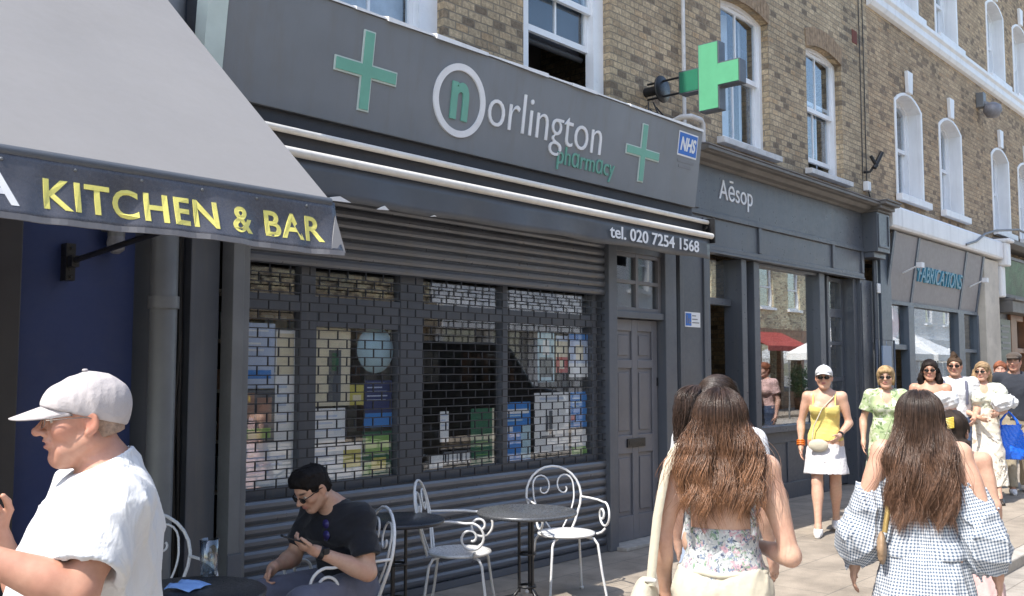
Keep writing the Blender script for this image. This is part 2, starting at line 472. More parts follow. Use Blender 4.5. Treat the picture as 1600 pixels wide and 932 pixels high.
def sash_window(B, off, x0, x1, z0, z1, rise, y, open_up=0.0, bars=True, frame_w=0.07, curtain='net', sill=None, sill_mat=None, raised=0.0):
    """box sash: frame, upper and lower sash, panes, sill, and what hangs behind"""
    fr = MB(off)
    hole = arch_hole(x0, x1, z0, z1, rise)
    inner = arch_hole(x0 + frame_w, x1 - frame_w, z0 + 0.05, z1 - 0.02, max(0, rise - 0.03))
    wall_panel(fr, hole, [inner], y, y + 0.10)
    w = fr.build("window", M['white_trim'], B)
    zi0, zi1 = z0 + 0.05, z1 + rise - 0.06
    zm = (z0 + z1 + rise) / 2
    def sash(a, b, ys, nbar):
        s = MB(off)
        s.box(x0 + frame_w, x0 + frame_w + 0.045, ys, ys + 0.04, a, b)
        s.box(x1 - frame_w - 0.045, x1 - frame_w, ys, ys + 0.04, a, b)
        s.box(x0 + frame_w + 0.045, x1 - frame_w - 0.045, ys, ys + 0.04, a, a + 0.06)
        s.box(x0 + frame_w + 0.045, x1 - frame_w - 0.045, ys, ys + 0.04, b - 0.045, b)
        if nbar:
            xm = (x0 + x1) / 2
            s.box(xm - 0.011, xm + 0.011, ys + 0.006, ys + 0.034, a + 0.06, b - 0.045)
        so = s.build("sash", M['white_trim'], w)
        g = MB(off); g.box(x0 + frame_w + 0.04, x1 - frame_w - 0.04, ys + 0.018, ys + 0.022, a + 0.055, b - 0.04)
        g.build("pane", M['glass'], w)
    sash(zm - 0.02, zi1, y + 0.03, bars)
    lo = zi0 + raised
    sash(lo, zm + 0.025 + raised, y + 0.075, bars)
    if sill is not None:
        s = MB(off)
        s.hexa([(x0 - sill, y - 0.20, z0 - 0.10), (x1 + sill, y - 0.20, z0 - 0.10), (x1 + sill, y + 0.05, z0 - 0.10), (x0 - sill, y + 0.05, z0 - 0.10),
                (x0 - sill, y - 0.20, z0 - 0.03), (x1 + sill, y - 0.20, z0 - 0.03), (x1 + sill, y + 0.05, z0 - 0.002), (x0 - sill, y + 0.05, z0 - 0.002)])
        s.build("sill", sill_mat or M['sill'], w, bevel=0.006)
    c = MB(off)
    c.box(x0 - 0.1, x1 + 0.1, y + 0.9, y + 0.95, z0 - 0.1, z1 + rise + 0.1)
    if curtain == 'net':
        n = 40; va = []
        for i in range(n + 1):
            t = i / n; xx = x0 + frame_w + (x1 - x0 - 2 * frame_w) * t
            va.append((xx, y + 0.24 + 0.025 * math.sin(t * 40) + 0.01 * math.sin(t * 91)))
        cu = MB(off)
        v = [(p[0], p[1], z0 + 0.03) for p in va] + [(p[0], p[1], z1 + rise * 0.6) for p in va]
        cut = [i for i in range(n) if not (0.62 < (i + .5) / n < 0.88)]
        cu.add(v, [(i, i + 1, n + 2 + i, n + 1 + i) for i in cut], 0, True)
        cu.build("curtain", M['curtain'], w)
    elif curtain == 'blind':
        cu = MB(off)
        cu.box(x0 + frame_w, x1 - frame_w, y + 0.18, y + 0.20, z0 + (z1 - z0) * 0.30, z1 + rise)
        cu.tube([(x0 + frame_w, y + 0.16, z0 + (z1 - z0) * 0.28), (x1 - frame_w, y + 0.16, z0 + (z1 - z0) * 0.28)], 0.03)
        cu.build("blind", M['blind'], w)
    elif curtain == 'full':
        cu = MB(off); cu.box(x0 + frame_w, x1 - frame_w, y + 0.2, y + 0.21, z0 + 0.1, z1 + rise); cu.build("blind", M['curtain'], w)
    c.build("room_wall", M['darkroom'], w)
    return w

# ---------------------------------------------------------------- pharmacy building
BX = (2.93, 5.5, 0.0)
ph = thing("shop_building", "yellow stock brick house over the slate grey pharmacy with its roller shutter down", "building", BX)
mb = MB(BX)
hp = [arch_hole(4.0, 5.30, 4.18, 5.95, 0.12), arch_hole(6.28, 7.58, 4.18, 5.95, 0.12), arch_hole(4.0, 5.30, 7.3, 8.7, 0.1), arch_hole(6.28, 7.58, 7.3, 8.7, 0.1)]
wall_panel(mb, [(2.94, 3.25), (8.848, 3.25), (8.848, 9.5), (2.94, 9.5)], hp, 5.5, 5.8)
mb.build("wall", M['brick'], ph)
carcass(ph, BX, 2.94, 8.848, 0, 9.5, 5.5)
sash_window(ph, BX, 4.0, 5.30, 4.18, 5.95, 0.12, 5.58, curtain='full', frame_w=0.20, sill=0.06)
sash_window(ph, BX, 6.28, 7.58, 4.18, 5.95, 0.12, 5.58, curtain='blind', frame_w=0.16, sill=0.06, raised=0.5)
sash_window(ph, BX, 4.0, 5.30, 7.3, 8.7, 0.1, 5.58, frame_w=0.12, sill=0.06)
sash_window(ph, BX, 6.28, 7.58, 7.3, 8.7, 0.1, 5.58, frame_w=0.12, sill=0.06)

# shop front: posts, frames, mullions
mb = MB(BX)
mb.box(2.94, 3.13, 5.19, 5.5, 0, 3.18)
mb.box(6.99, 7.118, 5.10, 5.5, 0, 2.99)
mb.box(7.932, 8.13, 5.11, 5.5, 0, 2.99)
mb.box(8.133, 8.178, 5.16, 5.5, 0, 2.99)
mb.box(7.118, 7.932, 5.15, 5.32, 2.70, 2.99)
mb.box(7.118, 7.932, 5.13, 5.28, 2.085, 2.15)
mb.box(8.72, 8.86, 5.34, 5.5, 0, 3.18)
mb.box(3.29, 6.985, 5.25, 5.5, 2.81, 3.18)
mb.build("shop_front_frame", M['grey_shop'], ph, bevel=0.006)
mb = MB(BX); mb.box(8.18, 8.71, 5.12, 5.5, 0, 3.18)
for a, b_ in ((8.18, 8.245), (8.645, 8.71)): mb.box(a, b_, 5.10, 5.118, 0, 3.18)
mb.box(8.246, 8.644, 5.10, 5.118, 0, 0.25)
mb.box(8.165, 8.725, 5.085, 5.099, 0, 0.2)
mb.build("pilaster", M['charcoal'], ph, bevel=0.005)
mb = MB(BX)
for a, b_ in ((3.295, 3.33), (3.745, 3.86), (4.61, 4.83), (5.70, 5.76), (6.90, 6.96)): mb.box(a, b_, 5.215, 5.29, 0.80, 2.82)
for a, b_ in ((3.33, 3.745), (3.86, 4.61), (4.83, 5.70), (5.76, 6.90)):
    mb.box(a, b_, 5.22, 5.285, 1.99, 2.09)
    mb.box(a, b_, 5.22, 5.285, 0.78, 0.86)
mb.box(3.861, 3.878, 5.222, 5.283, 0.861, 1.989); mb.box(4.592, 4.609, 5.222, 5.283, 0.861, 1.989); mb.box(3.879, 4.591, 5.222, 5.283, 1.89, 1.989)
mb.box(3.3, 6.98, 5.215, 5.32, 0.0, 0.779)
mb.build("shop_window_frame", M['grey_shop'], ph, bevel=0.004)
mb = MB(BX); mb.box(3.30, 6.96, 5.256, 5.262, 0.82, 2.81); mb.build("shop_window_pane", M['glass_dark'], ph)
# roller shutter: solid slats above and below, open link grille between
def slats(mb, x0, x1, y, z0, z1, pitch, m=0):
    n = max(1, round((z1 - z0) / pitch)); h = (z1 - z0) / n
    prof = []
    for i in range(n):
        for t, d in ((0.0, 0.012), (0.10, 0.0), (0.35, -0.010), (0.65, -0.011), (0.88, -0.003), (0.93, 0.012)):
            prof.append((y + d, z0 + (i + t) * h))
    prof.append((y + 0.012, z1)); prof.append((y + 0.03, z1)); prof.append((y + 0.03, z0))
    mb.prism_x(prof, x0, x1, m)
mb = MB(BX); slats(mb, 3.285, 6.988, 5.15, 2.275, 2.98, 0.072); mb.build("shutter", M['shutter'], ph)
mb = MB(BX); slats(mb, 3.285, 6.988, 5.15, 0.06, 0.805, 0.072); mb.box(3.287, 6.986, 5.135, 5.175, 0.004, 0.058); mb.build("shutter", M['shutter'], ph)
mb = MB(BX)
nrow = 25; z0, z1 = 0.805, 2.275; hh = (z1 - z0) / nrow
for i in range(nrow + 1):
    z = z0 + i * hh
    mb.box(3.287, 6.986, 5.147, 5.155, z - 0.0035, z + 0.0035)
for i in range(nrow):
    xx = 3.30 + (0.0775 if i % 2 else 0.0)
    while xx < 6.98:
        mb.box(xx - 0.003, xx + 0.003, 5.146, 5.156, z0 + i * hh + 0.0036, z0 + (i + 1) * hh - 0.0036); xx += 0.155
mb.build("grille", M['grille'], ph)
mb = MB(BX)
mb.box(3.15, 3.225, 5.07, 5.2, 0, 2.98); mb.box(3.226, 3.284, 5.10, 5.2, 0, 2.98)
mb.build("guide_rail", M['pipe'], ph, bevel=0.004)
mb = MB(BX); mb.box(3.14, 3.235, 5.05, 5.066, 0, 0.52); mb.build("guide_rail_foot", M['grey_shop'], ph, bevel=0.003)

# flat door beside the shutter
dr = MB(BX); dr.box(7.152, 7.918, 5.225, 5.26, 0.035, 2.078)
cols = ((7.24, 7.49), (7.58, 7.83)); rows = ((0.26, 0.83), (1.0, 1.62), (1.70, 1.97))
zs = [0.035, 0.26, 0.83, 1.0, 1.62, 1.70, 1.97, 2.078]
for a, b_ in ((7.152, 7.24), (7.49, 7.58), (7.83, 7.918)): dr.box(a, b_, 5.205, 5.2245, 0.035, 2.078)
for c0, c1 in cols:
    for r0, r1 in ((0.035, 0.26), (0.83, 1.0), (1.62, 1.70), (1.97, 2.078)): dr.box(c0 + .0005, c1 - .0005, 5.2055, 5.2245, r0, r1)
    for r0, r1 in rows:
        dr.box(c0 + 0.04, c1 - 0.04, 5.214, 5.2244, r0 + 0.04, r1 - 0.04)
door = dr.build("door", M['grey_door'], ph, bevel=0.005)
mb = MB(BX); mb.box(7.39, 7.68, 5.19, 5.2045, 0.885, 0.965); mb.box(7.41, 7.66, 5.186, 5.1895, 0.91, 0.945); mb.build("letterbox", M['black_metal'], door, bevel=0.003)
mb = MB(BX); mb.box(7.165, 7.205, 5.185, 5.2045, 1.33, 1.58); mb.lathe([(0.0, -0.03), (0.018, -0.03), (0.022, 0.0)], (7.185, 5.2, 1.28), 14, axis='y'); mb.build("handle", M['letter_white'], door, bevel=0.004)
mb = MB(BX); mb.box(7.90, 7.917, 5.196, 5.2045, 1.45, 1.53); mb.box(7.90, 7.917, 5.196, 5.2045, 0.45, 0.53); mb.build("hinge", M['black_metal'], door)
tr = MB(BX)
for a, b_ in ((7.12, 7.17), (7.50, 7.545), (7.88, 7.93)): tr.box(a, b_, 5.16, 5.22, 2.151, 2.699)
for a, b_ in ((7.17, 7.50), (7.545, 7.88)):
    for c, d in ((2.151, 2.19), (2.41, 2.445), (2.665, 2.699)): tr.box(a, b_, 5.162, 5.218, c, d)
trw = tr.build("transom_window", M['grey_door'], ph, bevel=0.003)
mb = MB(BX); mb.box(7.15, 7.9, 5.186, 5.191, 2.17, 2.68); mb.build("pane", M['glass'], trw)
mb = MB(BX); mb.box(7.08, 7.96, 5.0, 5.3, 0.001, 0.034); mb.build("door_step", M['kerb'], ph, bevel=0.006)
# inside of the shop
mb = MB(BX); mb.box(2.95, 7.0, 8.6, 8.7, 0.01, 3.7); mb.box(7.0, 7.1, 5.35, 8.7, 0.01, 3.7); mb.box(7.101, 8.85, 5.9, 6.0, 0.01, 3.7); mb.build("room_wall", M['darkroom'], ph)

# small fittings on the brick
mb = MB(BX); mb.tube([(8.86, 5.44, 3.99), (8.86, 5.44, 9.3)], 0.022); ob = mb.build("downpipe", M['sill'], None)
ob.location = BX; tag(ob, "thin pale vertical pipe on the brick beside the green cross sign", "pipe")

def shop_box(name, label, cat, group, x0, x1, y0, y1, z0, z1, mat, bevel=0.01):
    m_ = MB(((x0 + x1) / 2, (y0 + y1) / 2, z0)); m_.box(x0, x1, y0, y1, z0, z1)
    o = m_.build(name, mat, None, bevel=bevel); o.location = ((x0 + x1) / 2, (y0 + y1) / 2, z0)
    return tag(o, label, cat, group)

# ---------------------------------------------------------------- pharmacy fascia sign
FY = lambda z: 4.9 - 0.135 * (z - 3.19)          # leaning face
FX = (2.93, 4.9, 3.19)
fs = thing("shop_sign", "long grey pharmacy fascia sign with two green crosses and a white ring logo", "sign", FX)
mb = MB(FX)
mb.prism_x([(4.9, 3.19), (4.8, 3.93), (4.84, 3.96), (5.495, 4.05), (5.495, 3.19)], 2.93, 8.15)
mb.build("board", M['sign_grey'], fs, bevel=0.006)
mb = MB(FX)
xx = 2.94
while xx < 8.1:
    w = random.uniform(0.25, 0.7); x2 = min(8.14, xx + w)
    a, b_ = random.uniform(0.0, 0.018), random.uniform(0, 0.018)
    mb.hexa([(xx, 4.79 - a, 3.934 - a), (x2, 4.79 - b_, 3.934 - b_), (x2, 4.88, 3.972), (xx, 4.88, 3.972), (xx, 4.79 - a, 3.944 + a * .5), (x2, 4.79 - b_, 3.944 + b_ * .5), (x2, 4.88, 3.984), (xx, 4.88, 3.984)])
    xx = x2 + random.uniform(-0.001, 0.004)
mb.build("flashing", M['white'], fs)
mb = MB(FX); mb.prism_x([(4.895, 3.19), (4.795, 3.94), (4.93, 3.94), (5.0, 3.19)], 2.80, 2.926); mb.build("end_trim", M['letter_pale'], fs, bevel=0.004)
mb = MB(FX)
mb.prism_x([(4.93, 3.03), (4.93, 3.188), (5.3, 3.188), (5.3, 3.03)], 2.94, 8.14); mb.build("soffit", M['blind'], fs)

def face_pt(x, z, d): return (x, FY(z) - d, z)
def plate(mb, outline, d0, d1, m=0):
    n = len(outline)
    v = [face_pt(p[0], p[1], d0) for p in outline] + [face_pt(p[0], p[1], d1) for p in outline]
    tr_ = geometry.tessellate_polygon([[Vector((p[0], p[1], 0)) for p in outline]])
    f = [tuple(t) for t in tr_] + [tuple(n + i for i in t) for t in tr_] + [(i, (i + 1) % n, n + (i + 1) % n, n + i) for i in range(n)]
    mb.add(v, f, m)
def plus_outline(cx, cz, h, w):
    return [(cx - w, cz - h), (cx + w, cz - h), (cx + w, cz - w), (cx + h, cz - w), (cx + h, cz + w), (cx + w, cz + w), (cx + w, cz + h), (cx - w, cz + h), (cx - w, cz + w), (cx - h, cz + w), (cx - h, cz - w), (cx - w, cz - w)]
for cx, h, w in ((3.962, 0.262, 0.048), (7.17, 0.262, 0.043)):
    mb = MB(FX); plate(mb, plus_outline(cx, 3.562, h, w), 0.001, 0.010); c_ = mb.build("cross", M['letter_pale'], fs)
    mb = MB(FX); plate(mb, plus_outline(cx, 3.562, h - 0.011, w - 0.011), 0.0105, 0.016); mb.build("cross_face", M['letter_green'], c_)
mb = MB(FX)
n = 64; v = []; f = []
for k in range(n):
    a = 2 * math.pi * k / n
    for r, d in ((0.262, 0.001), (0.262, 0.014), (0.214, 0.014), (0.214, 0.001)):
        v.append(face_pt(4.832 + r * math.cos(a), 3.548 + r * math.sin(a), d))
for k in range(n):
    j = (k + 1) % n
    for q in range(4): f.append((k * 4 + q, k * 4 + (q + 1) % 4, j * 4 + (q + 1) % 4, j * 4 + q))
mb.add(v, f); mb.build("ring", M['letter_white'], fs)
def sign_text(name, body, x, z, width, height, mat, bold=0.0, d=0.012, shear=0.0, spacing=1.0):
    v, f = text_geom(body, 0.4, bold, shear, 0.5, spacing)
    v[:, 0] -= v[:, 0].min(); v[:, 0] *= width / v[:, 0].max(); v[:, 1] *= height / v[:, 1].max()
    m_ = MB(FX)
    m_.add([face_pt(x + p[0], z + p[1], 0.001 if p[2] < 0 else d) for p in v], f)
    return m_.build(name, mat, fs)
M["letter_pharm"] = plain("faded_green_vinyl", (0.13, 0.33, 0.265), 0.4)
sign_text("lettering", "n", 4.745, 3.425, 0.175, 0.255, M['letter_green'], bold=0.012)
sign_text("lettering", "orlington", 5.135, 3.435, 1.41, 0.305, M['letter_white'], bold=-0.0045, spacing=1.0)
sign_text("lettering", "ph\u0251rm\u0251cy", 5.985, 3.285, 0.785, 0.145, M['letter_pharm'], bold=0.001)

# health service sticker on the fascia
M['nhs_blue'] = plain("sticker_blue", (0.01, 0.13, 0.50), 0.35)
nh = thing("sign", "small blue rectangular sticker with white italic letters at the right end of the grey fascia", "sign", (7.9, 4.82, 3.76))
mb = MB((7.9, 4.82, 3.76)); plate(mb, [(7.735, 3.645), (8.075, 3.645), (8.075, 3.875), (7.735, 3.875)], 0.001, 0.004); mb.build("border", M['letter_white'], nh)
mb = MB((7.9, 4.82, 3.76)); plate(mb, [(7.748, 3.66), (8.062, 3.66), (8.062, 3.86), (7.748, 3.86)], 0.0042, 0.007); mb.build("panel", M['nhs_blue'], nh)
v, f = text_geom("NHS", 0.4, 0.012, 0.22, 0.5)
v[:, 0] -= v[:, 0].min(); v[:, 0] *= 0.27 / v[:, 0].max(); v[:, 1] *= 0.125 / v[:, 1].max()
mb = MB((7.9, 4.82, 3.76)); mb.add([face_pt(7.77 + p[0], 3.70 + p[1], 0.0072 if p[2] < 0 else 0.011) for p in v], f); mb.build("lettering", M['letter_white'], nh)
mb = MB((7.9, 4.82, 3.76))
M['faint'] = plain("faded_print", (0.17, 0.175, 0.19), 0.5)
for k, (a, b_) in enumerate(((7.75, 8.04), (7.78, 8.0))): plate(mb, [(a, 3.585 - k * .05), (b_, 3.585 - k * .05), (b_, 3.61 - k * .05), (a, 3.61 - k * .05)], 0.001, 0.003)
mb.build("faded_print", M['faint'], nh)

# ---------------------------------------------------------------- pharmacy awning, wound in
AX = (2.95, 4.68, 2.65)
aw = thing("awning", "retracted pharmacy awning with two white bars and a charcoal valance with phone number", "awning", AX)
mb = MB(AX); mb.tube([(2.95, 4.74, 3.025), (8.11, 4.74, 3.025)], 0.022, 12); mb.build("cassette_bar", M['white_bar'], aw)
mb = MB(AX); mb.tube([(2.95, 4.69, 2.885), (8.10, 4.69, 2.885)], 0.029, 12); mb.build("front_bar", M['white_bar'], aw)
mb = MB(AX); mb.box(2.96, 8.06, 4.765, 5.09, 2.87, 3.02); mb.tube([(2.97, 4.85, 2.935), (8.05, 4.85, 2.935)], 0.06, 12); mb.build("cassette", M['blind'], aw)
mb = MB(AX)
n = 90; v = []
for i in range(n + 1):
    t = i / n; xx = 2.96 + t * 5.115
    for k in range(5):
        z = 2.852 - k / 4 * (0.222 - 0.03 * t + 0.006 * math.sin(t * 31)); v.append((xx, 4.70 + (0.012 * math.sin(t * 23) + 0.008 * math.sin(t * 51 + 1)) * k / 4, z))
f = [(i * 5 + k, (i + 1) * 5 + k, (i + 1) * 5 + k + 1, i * 5 + k + 1) for i in range(n) for k in range(4)]
mb.add(v, f, 0, True); va = mb.build("valance", M['charcoal'], aw)
sd = va.modifiers.new("thick", 'SOLIDIFY'); sd.thickness = 0.006; sd.offset = 1
def val_text(mb, body, x, z, width, height, y, bold=0.002):
    v, f = text_geom(body, 0.3, bold, 0, 0.5)
    v[:, 0] -= v[:, 0].min(); v[:, 0] *= width / v[:, 0].max(); v[:, 1] *= height / v[:, 1].max()
    mb.add([(x + p[0], y - (0.0 if p[2] < 0 else 0.004), z + p[1]) for p in v], f)
mb = MB(AX); val_text(mb, "tel. 020 7254 1568", 6.43, 2.705, 1.41, 0.105, 4.678, 0.004); mb.build("lettering", M['letter_white'], aw)
mb = MB(AX)
for (a, z, w, h) in ((3.50, 2.63, 0.22, 0.035), (3.93, 2.622, 0.10, 0.03), (4.4, 2.632, 0.05, 0.012)):
    mb.add([(a, 4.682, z), (a + w, 4.678, z + 0.006), (a + w * .6, 4.676, z + h), (a + w * .3, 4.68, z + h * 0.6), (a, 4.69, z), (a + w, 4.69, z + .006), (a + w * .6, 4.69, z + h), (a + w * .3, 4.69, z + h * .6)],
           [(0, 1, 2, 3), (7, 6, 5, 4), (0, 4, 5, 1), (1, 5, 6, 2), (2, 6, 7, 3), (3, 7, 4, 0)])
mb.build("worn_patch", M['letter_white'], aw)
mb = MB(AX); mb.box(8.112, 8.125, 4.66, 4.8, 2.82, 3.06); mb.tube([(8.07, 4.72, 2.98), (8.07, 4.78, 2.92)], 0.012); mb.build("end_bracket", M['black_metal'], aw, bevel=0.004)

# ---------------------------------------------------------------- projecting green cross sign
GX = (8.2, 5.48, 4.6)
M['led_green'] = plain("cross_green_panel", (0.085, 0.31, 0.17), 0.4)
M['cross_green_shaded'] = plain("shaded_green_panel", (0.015, 0.135, 0.075), 0.4)  # shade on the wall-side arm, painted in as a darker cross green
gc = thing("sign", "projecting green pharmacy cross sign on a black bracket above the grey fascia", "sign", GX)
cy, cz, hw, hl, dp = 4.72, 4.47, 0.116, 0.340, 0.12
def cross_yz(cy, cz, h, w): return [(p[0], p[1]) for p in plus_outline(cy, cz, h, w)]
mb = MB(GX); mb.prism_x(cross_yz(cy, cz, hl, hw), 8.2 - dp / 2, 8.2 + dp / 2); mb.build("casing", M['charcoal'], gc, bevel=0.006)
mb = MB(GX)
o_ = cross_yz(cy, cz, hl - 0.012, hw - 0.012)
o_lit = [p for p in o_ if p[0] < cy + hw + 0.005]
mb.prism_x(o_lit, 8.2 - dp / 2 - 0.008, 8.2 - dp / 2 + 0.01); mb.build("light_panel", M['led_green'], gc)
mb = MB(GX); mb.box(8.2 - dp / 2 - 0.004, 8.2 - dp / 2 + 0.01, cy + hw, cy + hl - 0.012, cz - hw + 0.012, cz + hw - 0.012); mb.build("shaded_panel", M['cross_green_shaded'], gc)
mb = MB(GX)
for z in (cz - 0.08, cz + 0.08): mb.tube([(8.2, cy + hl - 0.01, z), (8.2, 5.47, z)], 0.012)
mb.lathe([(0.0, 0.0), (0.13, 0.0), (0.14, 0.01), (0.14, 0.02), (0.0, 0.02)], (8.2, 5.28, cz), 24, axis='y'); mb.tube([(8.2, 5.29, cz), (8.2, 5.495, cz)], 0.05, 10)
mb.build("bracket", M['black_metal'], gc)
# odds and ends behind the fascia top: junction box and cables
shop_box("junction_box", "small white junction box on top of the grey fascia near the green cross", "junction box", None, 7.93, 8.03, 5.3, 5.4, 4.055, 4.17, M['white'])
mb = MB((8.2, 5.4, 4.05))
for k in range(6):
    a = random.uniform(-0.1, 0.1)
    mb.tube([(8.15 + a, 5.40, 4.35 - k * .02), (8.10 + a * 2, 5.34, 4.22), (8.18 - a, 5.32, 4.10 + 0.02 * k), (8.32 + a, 5.3, 4.06 + 0.008)], 0.008, 6)
ob = mb.build("cable_bundle", M['cable']); ob.location = (8.2, 5.4, 4.05); tag(ob, "tangle of black cables below the bracket of the green cross", "cable")
mb = MB((8.95, 5.3, 4.1))
mb.tube([(8.66, 5.47, 4.25), (8.66, 5.36, 4.28), (8.76, 5.30, 4.30), (8.96, 5.30, 4.30), (9.0, 5.30, 4.26), (9.0, 5.30, 4.03)], 0.03, 10)
ob = mb.build("overflow_pipe", M['sill']); ob.location = (8.95, 5.3, 4.1); tag(ob, "short bent overflow pipe over the corner of the gunmetal cornice", "pipe")

# sticker by the flat door
st = thing("sign", "small white and blue notice on the charcoal pilaster beside the grey panelled door", "sign", (8.43, 5.118, 2.1))
mb = MB((8.43, 5.118, 2.1)); mb.box(8.285, 8.575, 5.112, 5.117, 2.035, 2.185); mb.build("panel", M['letter_white'], st)
mb = MB((8.43, 5.118, 2.1)); mb.box(8.295, 8.40, 5.109, 5.1118, 2.047, 2.173); mb.build("blue_panel", M['nhs_blue'], st)
mb = MB((8.43, 5.118, 2.1))
mb.box(8.31, 8.325, 5.107, 5.1088, 2.07, 2.15); mb.box(8.345, 8.39, 5.107, 5.1088, 2.07, 2.085); mb.box(8.345, 8.36, 5.107, 5.1088, 2.09, 2.12)
for k in range(3): mb.box(8.42, 8.55 - k * .03, 5.109, 5.1118, 2.075 + k * .035, 2.085 + k * .035)
mb.build("print", M['faint'], st)
# ---------------------------------------------------------------- skincare shop building
SX = (8.85, 5.5, 0.0)
sk = thing("shop_building", "yellow stock brick house over a gunmetal grey front with a moulded cornice", "building", SX)
mb = MB(SX)
hp = [arch_hole(9.78, 10.97, 4.30, 5.96, 0.09), arch_hole(12.05, 13.20, 4.30, 5.96, 0.09), arch_hole(9.78, 10.97, 7.5, 8.9, 0.12), arch_hole(12.05, 13.20, 7.5, 8.9, 0.12)]
wall_panel(mb, [(8.85, 3.25), (14.198, 3.25), (14.198, 9.5), (8.85, 9.5)], hp, 5.5, 5.8)
mb.build("wall", M['brick'], sk)
carcass(sk, SX, 8.85, 14.198, 0, 9.5, 5.5)
# gauged brick heads standing a little proud
M['redbrick'] = paint("rubbed_brick", (0.30, 0.21, 0.13), 0.9, 0.35, 14, 0.4, 0.5)
for x0, x1 in ((9.78, 10.97), (12.05, 13.20)):
    mb = MB(SX)
    up = arch_hole(x0 - 0.03, x1 + 0.03, 0, 6.20, 0.11)[2:]; lo = arch_hole(x0, x1, 0, 5.96, 0.09)[2:]
    for i in range(len(up) - 1):
        a, b_, c, d = up[i], up[i + 1], lo[i + 1], lo[i]
        for k in range(2):
            t0, t1 = k / 2 + .02, (k + 1) / 2 - .02
            L = lambda p, q, t: (p[0] + (q[0] - p[0]) * t, p[1] + (q[1] - p[1]) * t)
            q = [L(d, c, t0), L(d, c, t1), L(a, b_, t1), L(a, b_, t0)]
            mb.hexa([(q[0][0], 5.488, q[0][1]), (q[1][0], 5.488, q[1][1]), (q[1][0], 5.52, q[1][1]), (q[0][0], 5.52, q[0][1]), (q[3][0], 5.488, q[3][1]), (q[2][0], 5.488, q[2][1]), (q[2][0], 5.52, q[2][1]), (q[3][0], 5.52, q[3][1])])
    mb.build("window_arch", M['redbrick'], sk)
sash_window(sk, SX, 9.78, 10.97, 4.30, 5.96, 0.09, 5.60, sill=0.13, frame_w=0.06)
sash_window(sk, SX, 12.05, 13.20, 4.30, 5.96, 0.09, 5.60, sill=0.10, frame_w=0.06, raised=0.12)
sash_window(sk, SX, 9.78, 10.97, 7.5, 8.9, 0.12, 5.60, sill=0.1)
sash_window(sk, SX, 12.05, 13.20, 7.5, 8.9, 0.12, 5.60, sill=0.1)
# fascia and cornice
mb = MB(SX)
mb.box(9.05, 13.63, 5.42, 5.499, 3.36, 3.90)
mb.box(8.86, 9.049, 5.38, 5.499, 3.36, 3.90)
mb.box(8.86, 13.63, 5.40, 5.499, 3.30, 3.359)
mb.box(8.86, 13.63, 5.43, 5.499, 2.93, 3.299)
for a in (8.87, 10.45, 12.55, 13.55): mb.box(a, a + 0.07, 5.405, 5.429, 2.99, 3.299)
mb.box(8.86, 13.63, 5.40, 5.499, 2.90, 2.929); mb.box(8.862, 13.628, 5.412, 5.499, 2.931, 2.985)
mb.build("fascia_board", M['aesop'], sk, bevel=0.005)
mb = MB(SX)
mb.prism_x([(5.498, 3.88), (5.40, 3.86), (5.37, 3.885), (5.31, 3.90), (5.27, 3.945), (5.20, 3.945), (5.185, 3.955), (5.15, 3.958), (5.15, 3.995), (5.18, 4.005), (5.498, 4.04)], 8.86, 13.62)
mb.build("cornice", M['cornice'], sk, bevel=0.003)
mb = MB(SX); mb.prism_x([(5.499, 4.043), (5.17, 4.008), (5.14, 3.998), (5.135, 4.008), (5.16, 4.02), (5.40, 4.06), (5.499, 4.12)], 8.86, 13.60); mb.build("flashing", M['lead'], sk)
mb = MB(SX)
mb.box(13.632, 14.10, 5.21, 5.499, 3.30, 3.87); mb.box(13.66, 13.70, 5.195, 5.209, 3.36, 3.84); mb.box(14.03, 14.07, 5.195, 5.209, 3.36, 3.84); mb.box(13.701, 14.029, 5.195, 5.209, 3.36, 3.40)
mb.box(13.645, 14.085, 5.27, 5.499, 3.22, 3.298)
mb.build("console_bracket", M['aesop'], sk, bevel=0.006)
mb = MB(SX)
mb.box(13.622, 14.115, 5.18, 5.499, 3.872, 3.91); mb.box(13.61, 14.13, 5.13, 5.499, 3.911, 3.965); mb.box(13.60, 14.145, 5.06, 5.499, 3.966, 4.01); mb.box(13.605, 14.17, 5.04, 5.499, 4.011, 4.035)
mb.build("bracket_cap", M['cornice'], sk, bevel=0.01)
v, f = text_geom("A\u0113sop", 0.4, 0.0, 0, 0.5)
v[:, 0] -= v[:, 0].min(); v[:, 0] *= 0.78 / v[:, 0].max(); v[:, 1] *= 0.235 / v[:, 1].max()
mb = MB(SX); mb.add([(9.53 + p[0], 5.4195 if p[2] < 0 else 5.41, 3.535 + p[1]) for p in v], f); mb.build("lettering", M['letter_white'], sk)
# shop front
mb = MB(SX)
mb.box(8.87, 9.40, 5.47, 5.499, 0, 2.899)
mb.box(10.10, 10.22, 5.46, 5.70, 0, 2.899); mb.box(10.42, 10.56, 5.47, 5.66, 0, 2.899)
mb.box(10.221, 10.419, 5.60, 5.66, 0, 2.899)
mb.box(12.24, 12.40, 5.47, 5.75, 0.0, 2.899)
mb.box(10.561, 12.239, 5.50, 5.66, 2.86, 2.899); mb.box(10.561, 12.239, 5.48, 5.66, 0.84, 0.92)
mb.box(9.401, 10.099, 5.60, 5.68, 2.35, 2.43)
mb.box(12.66, 12.74, 5.55, 5.75, 0, 2.899); mb.box(13.36, 13.48, 5.47, 5.75, 0, 2.899)
mb.box(12.401, 12.659, 5.72, 5.75, 0, 2.899)
mb.build("shop_front_frame", M['aesop'], sk, bevel=0.006)
mb = MB(SX); mb.box(13.481, 14.10, 5.42, 5.499, 0, 2.899)
mb.box(13.475, 14.105, 5.40, 5.4195, 0, 0.35)
for a, b_ in ((13.50, 13.57), (14.01, 14.08)): mb.box(a, b_, 5.405, 5.4195, 0.351, 2.85)
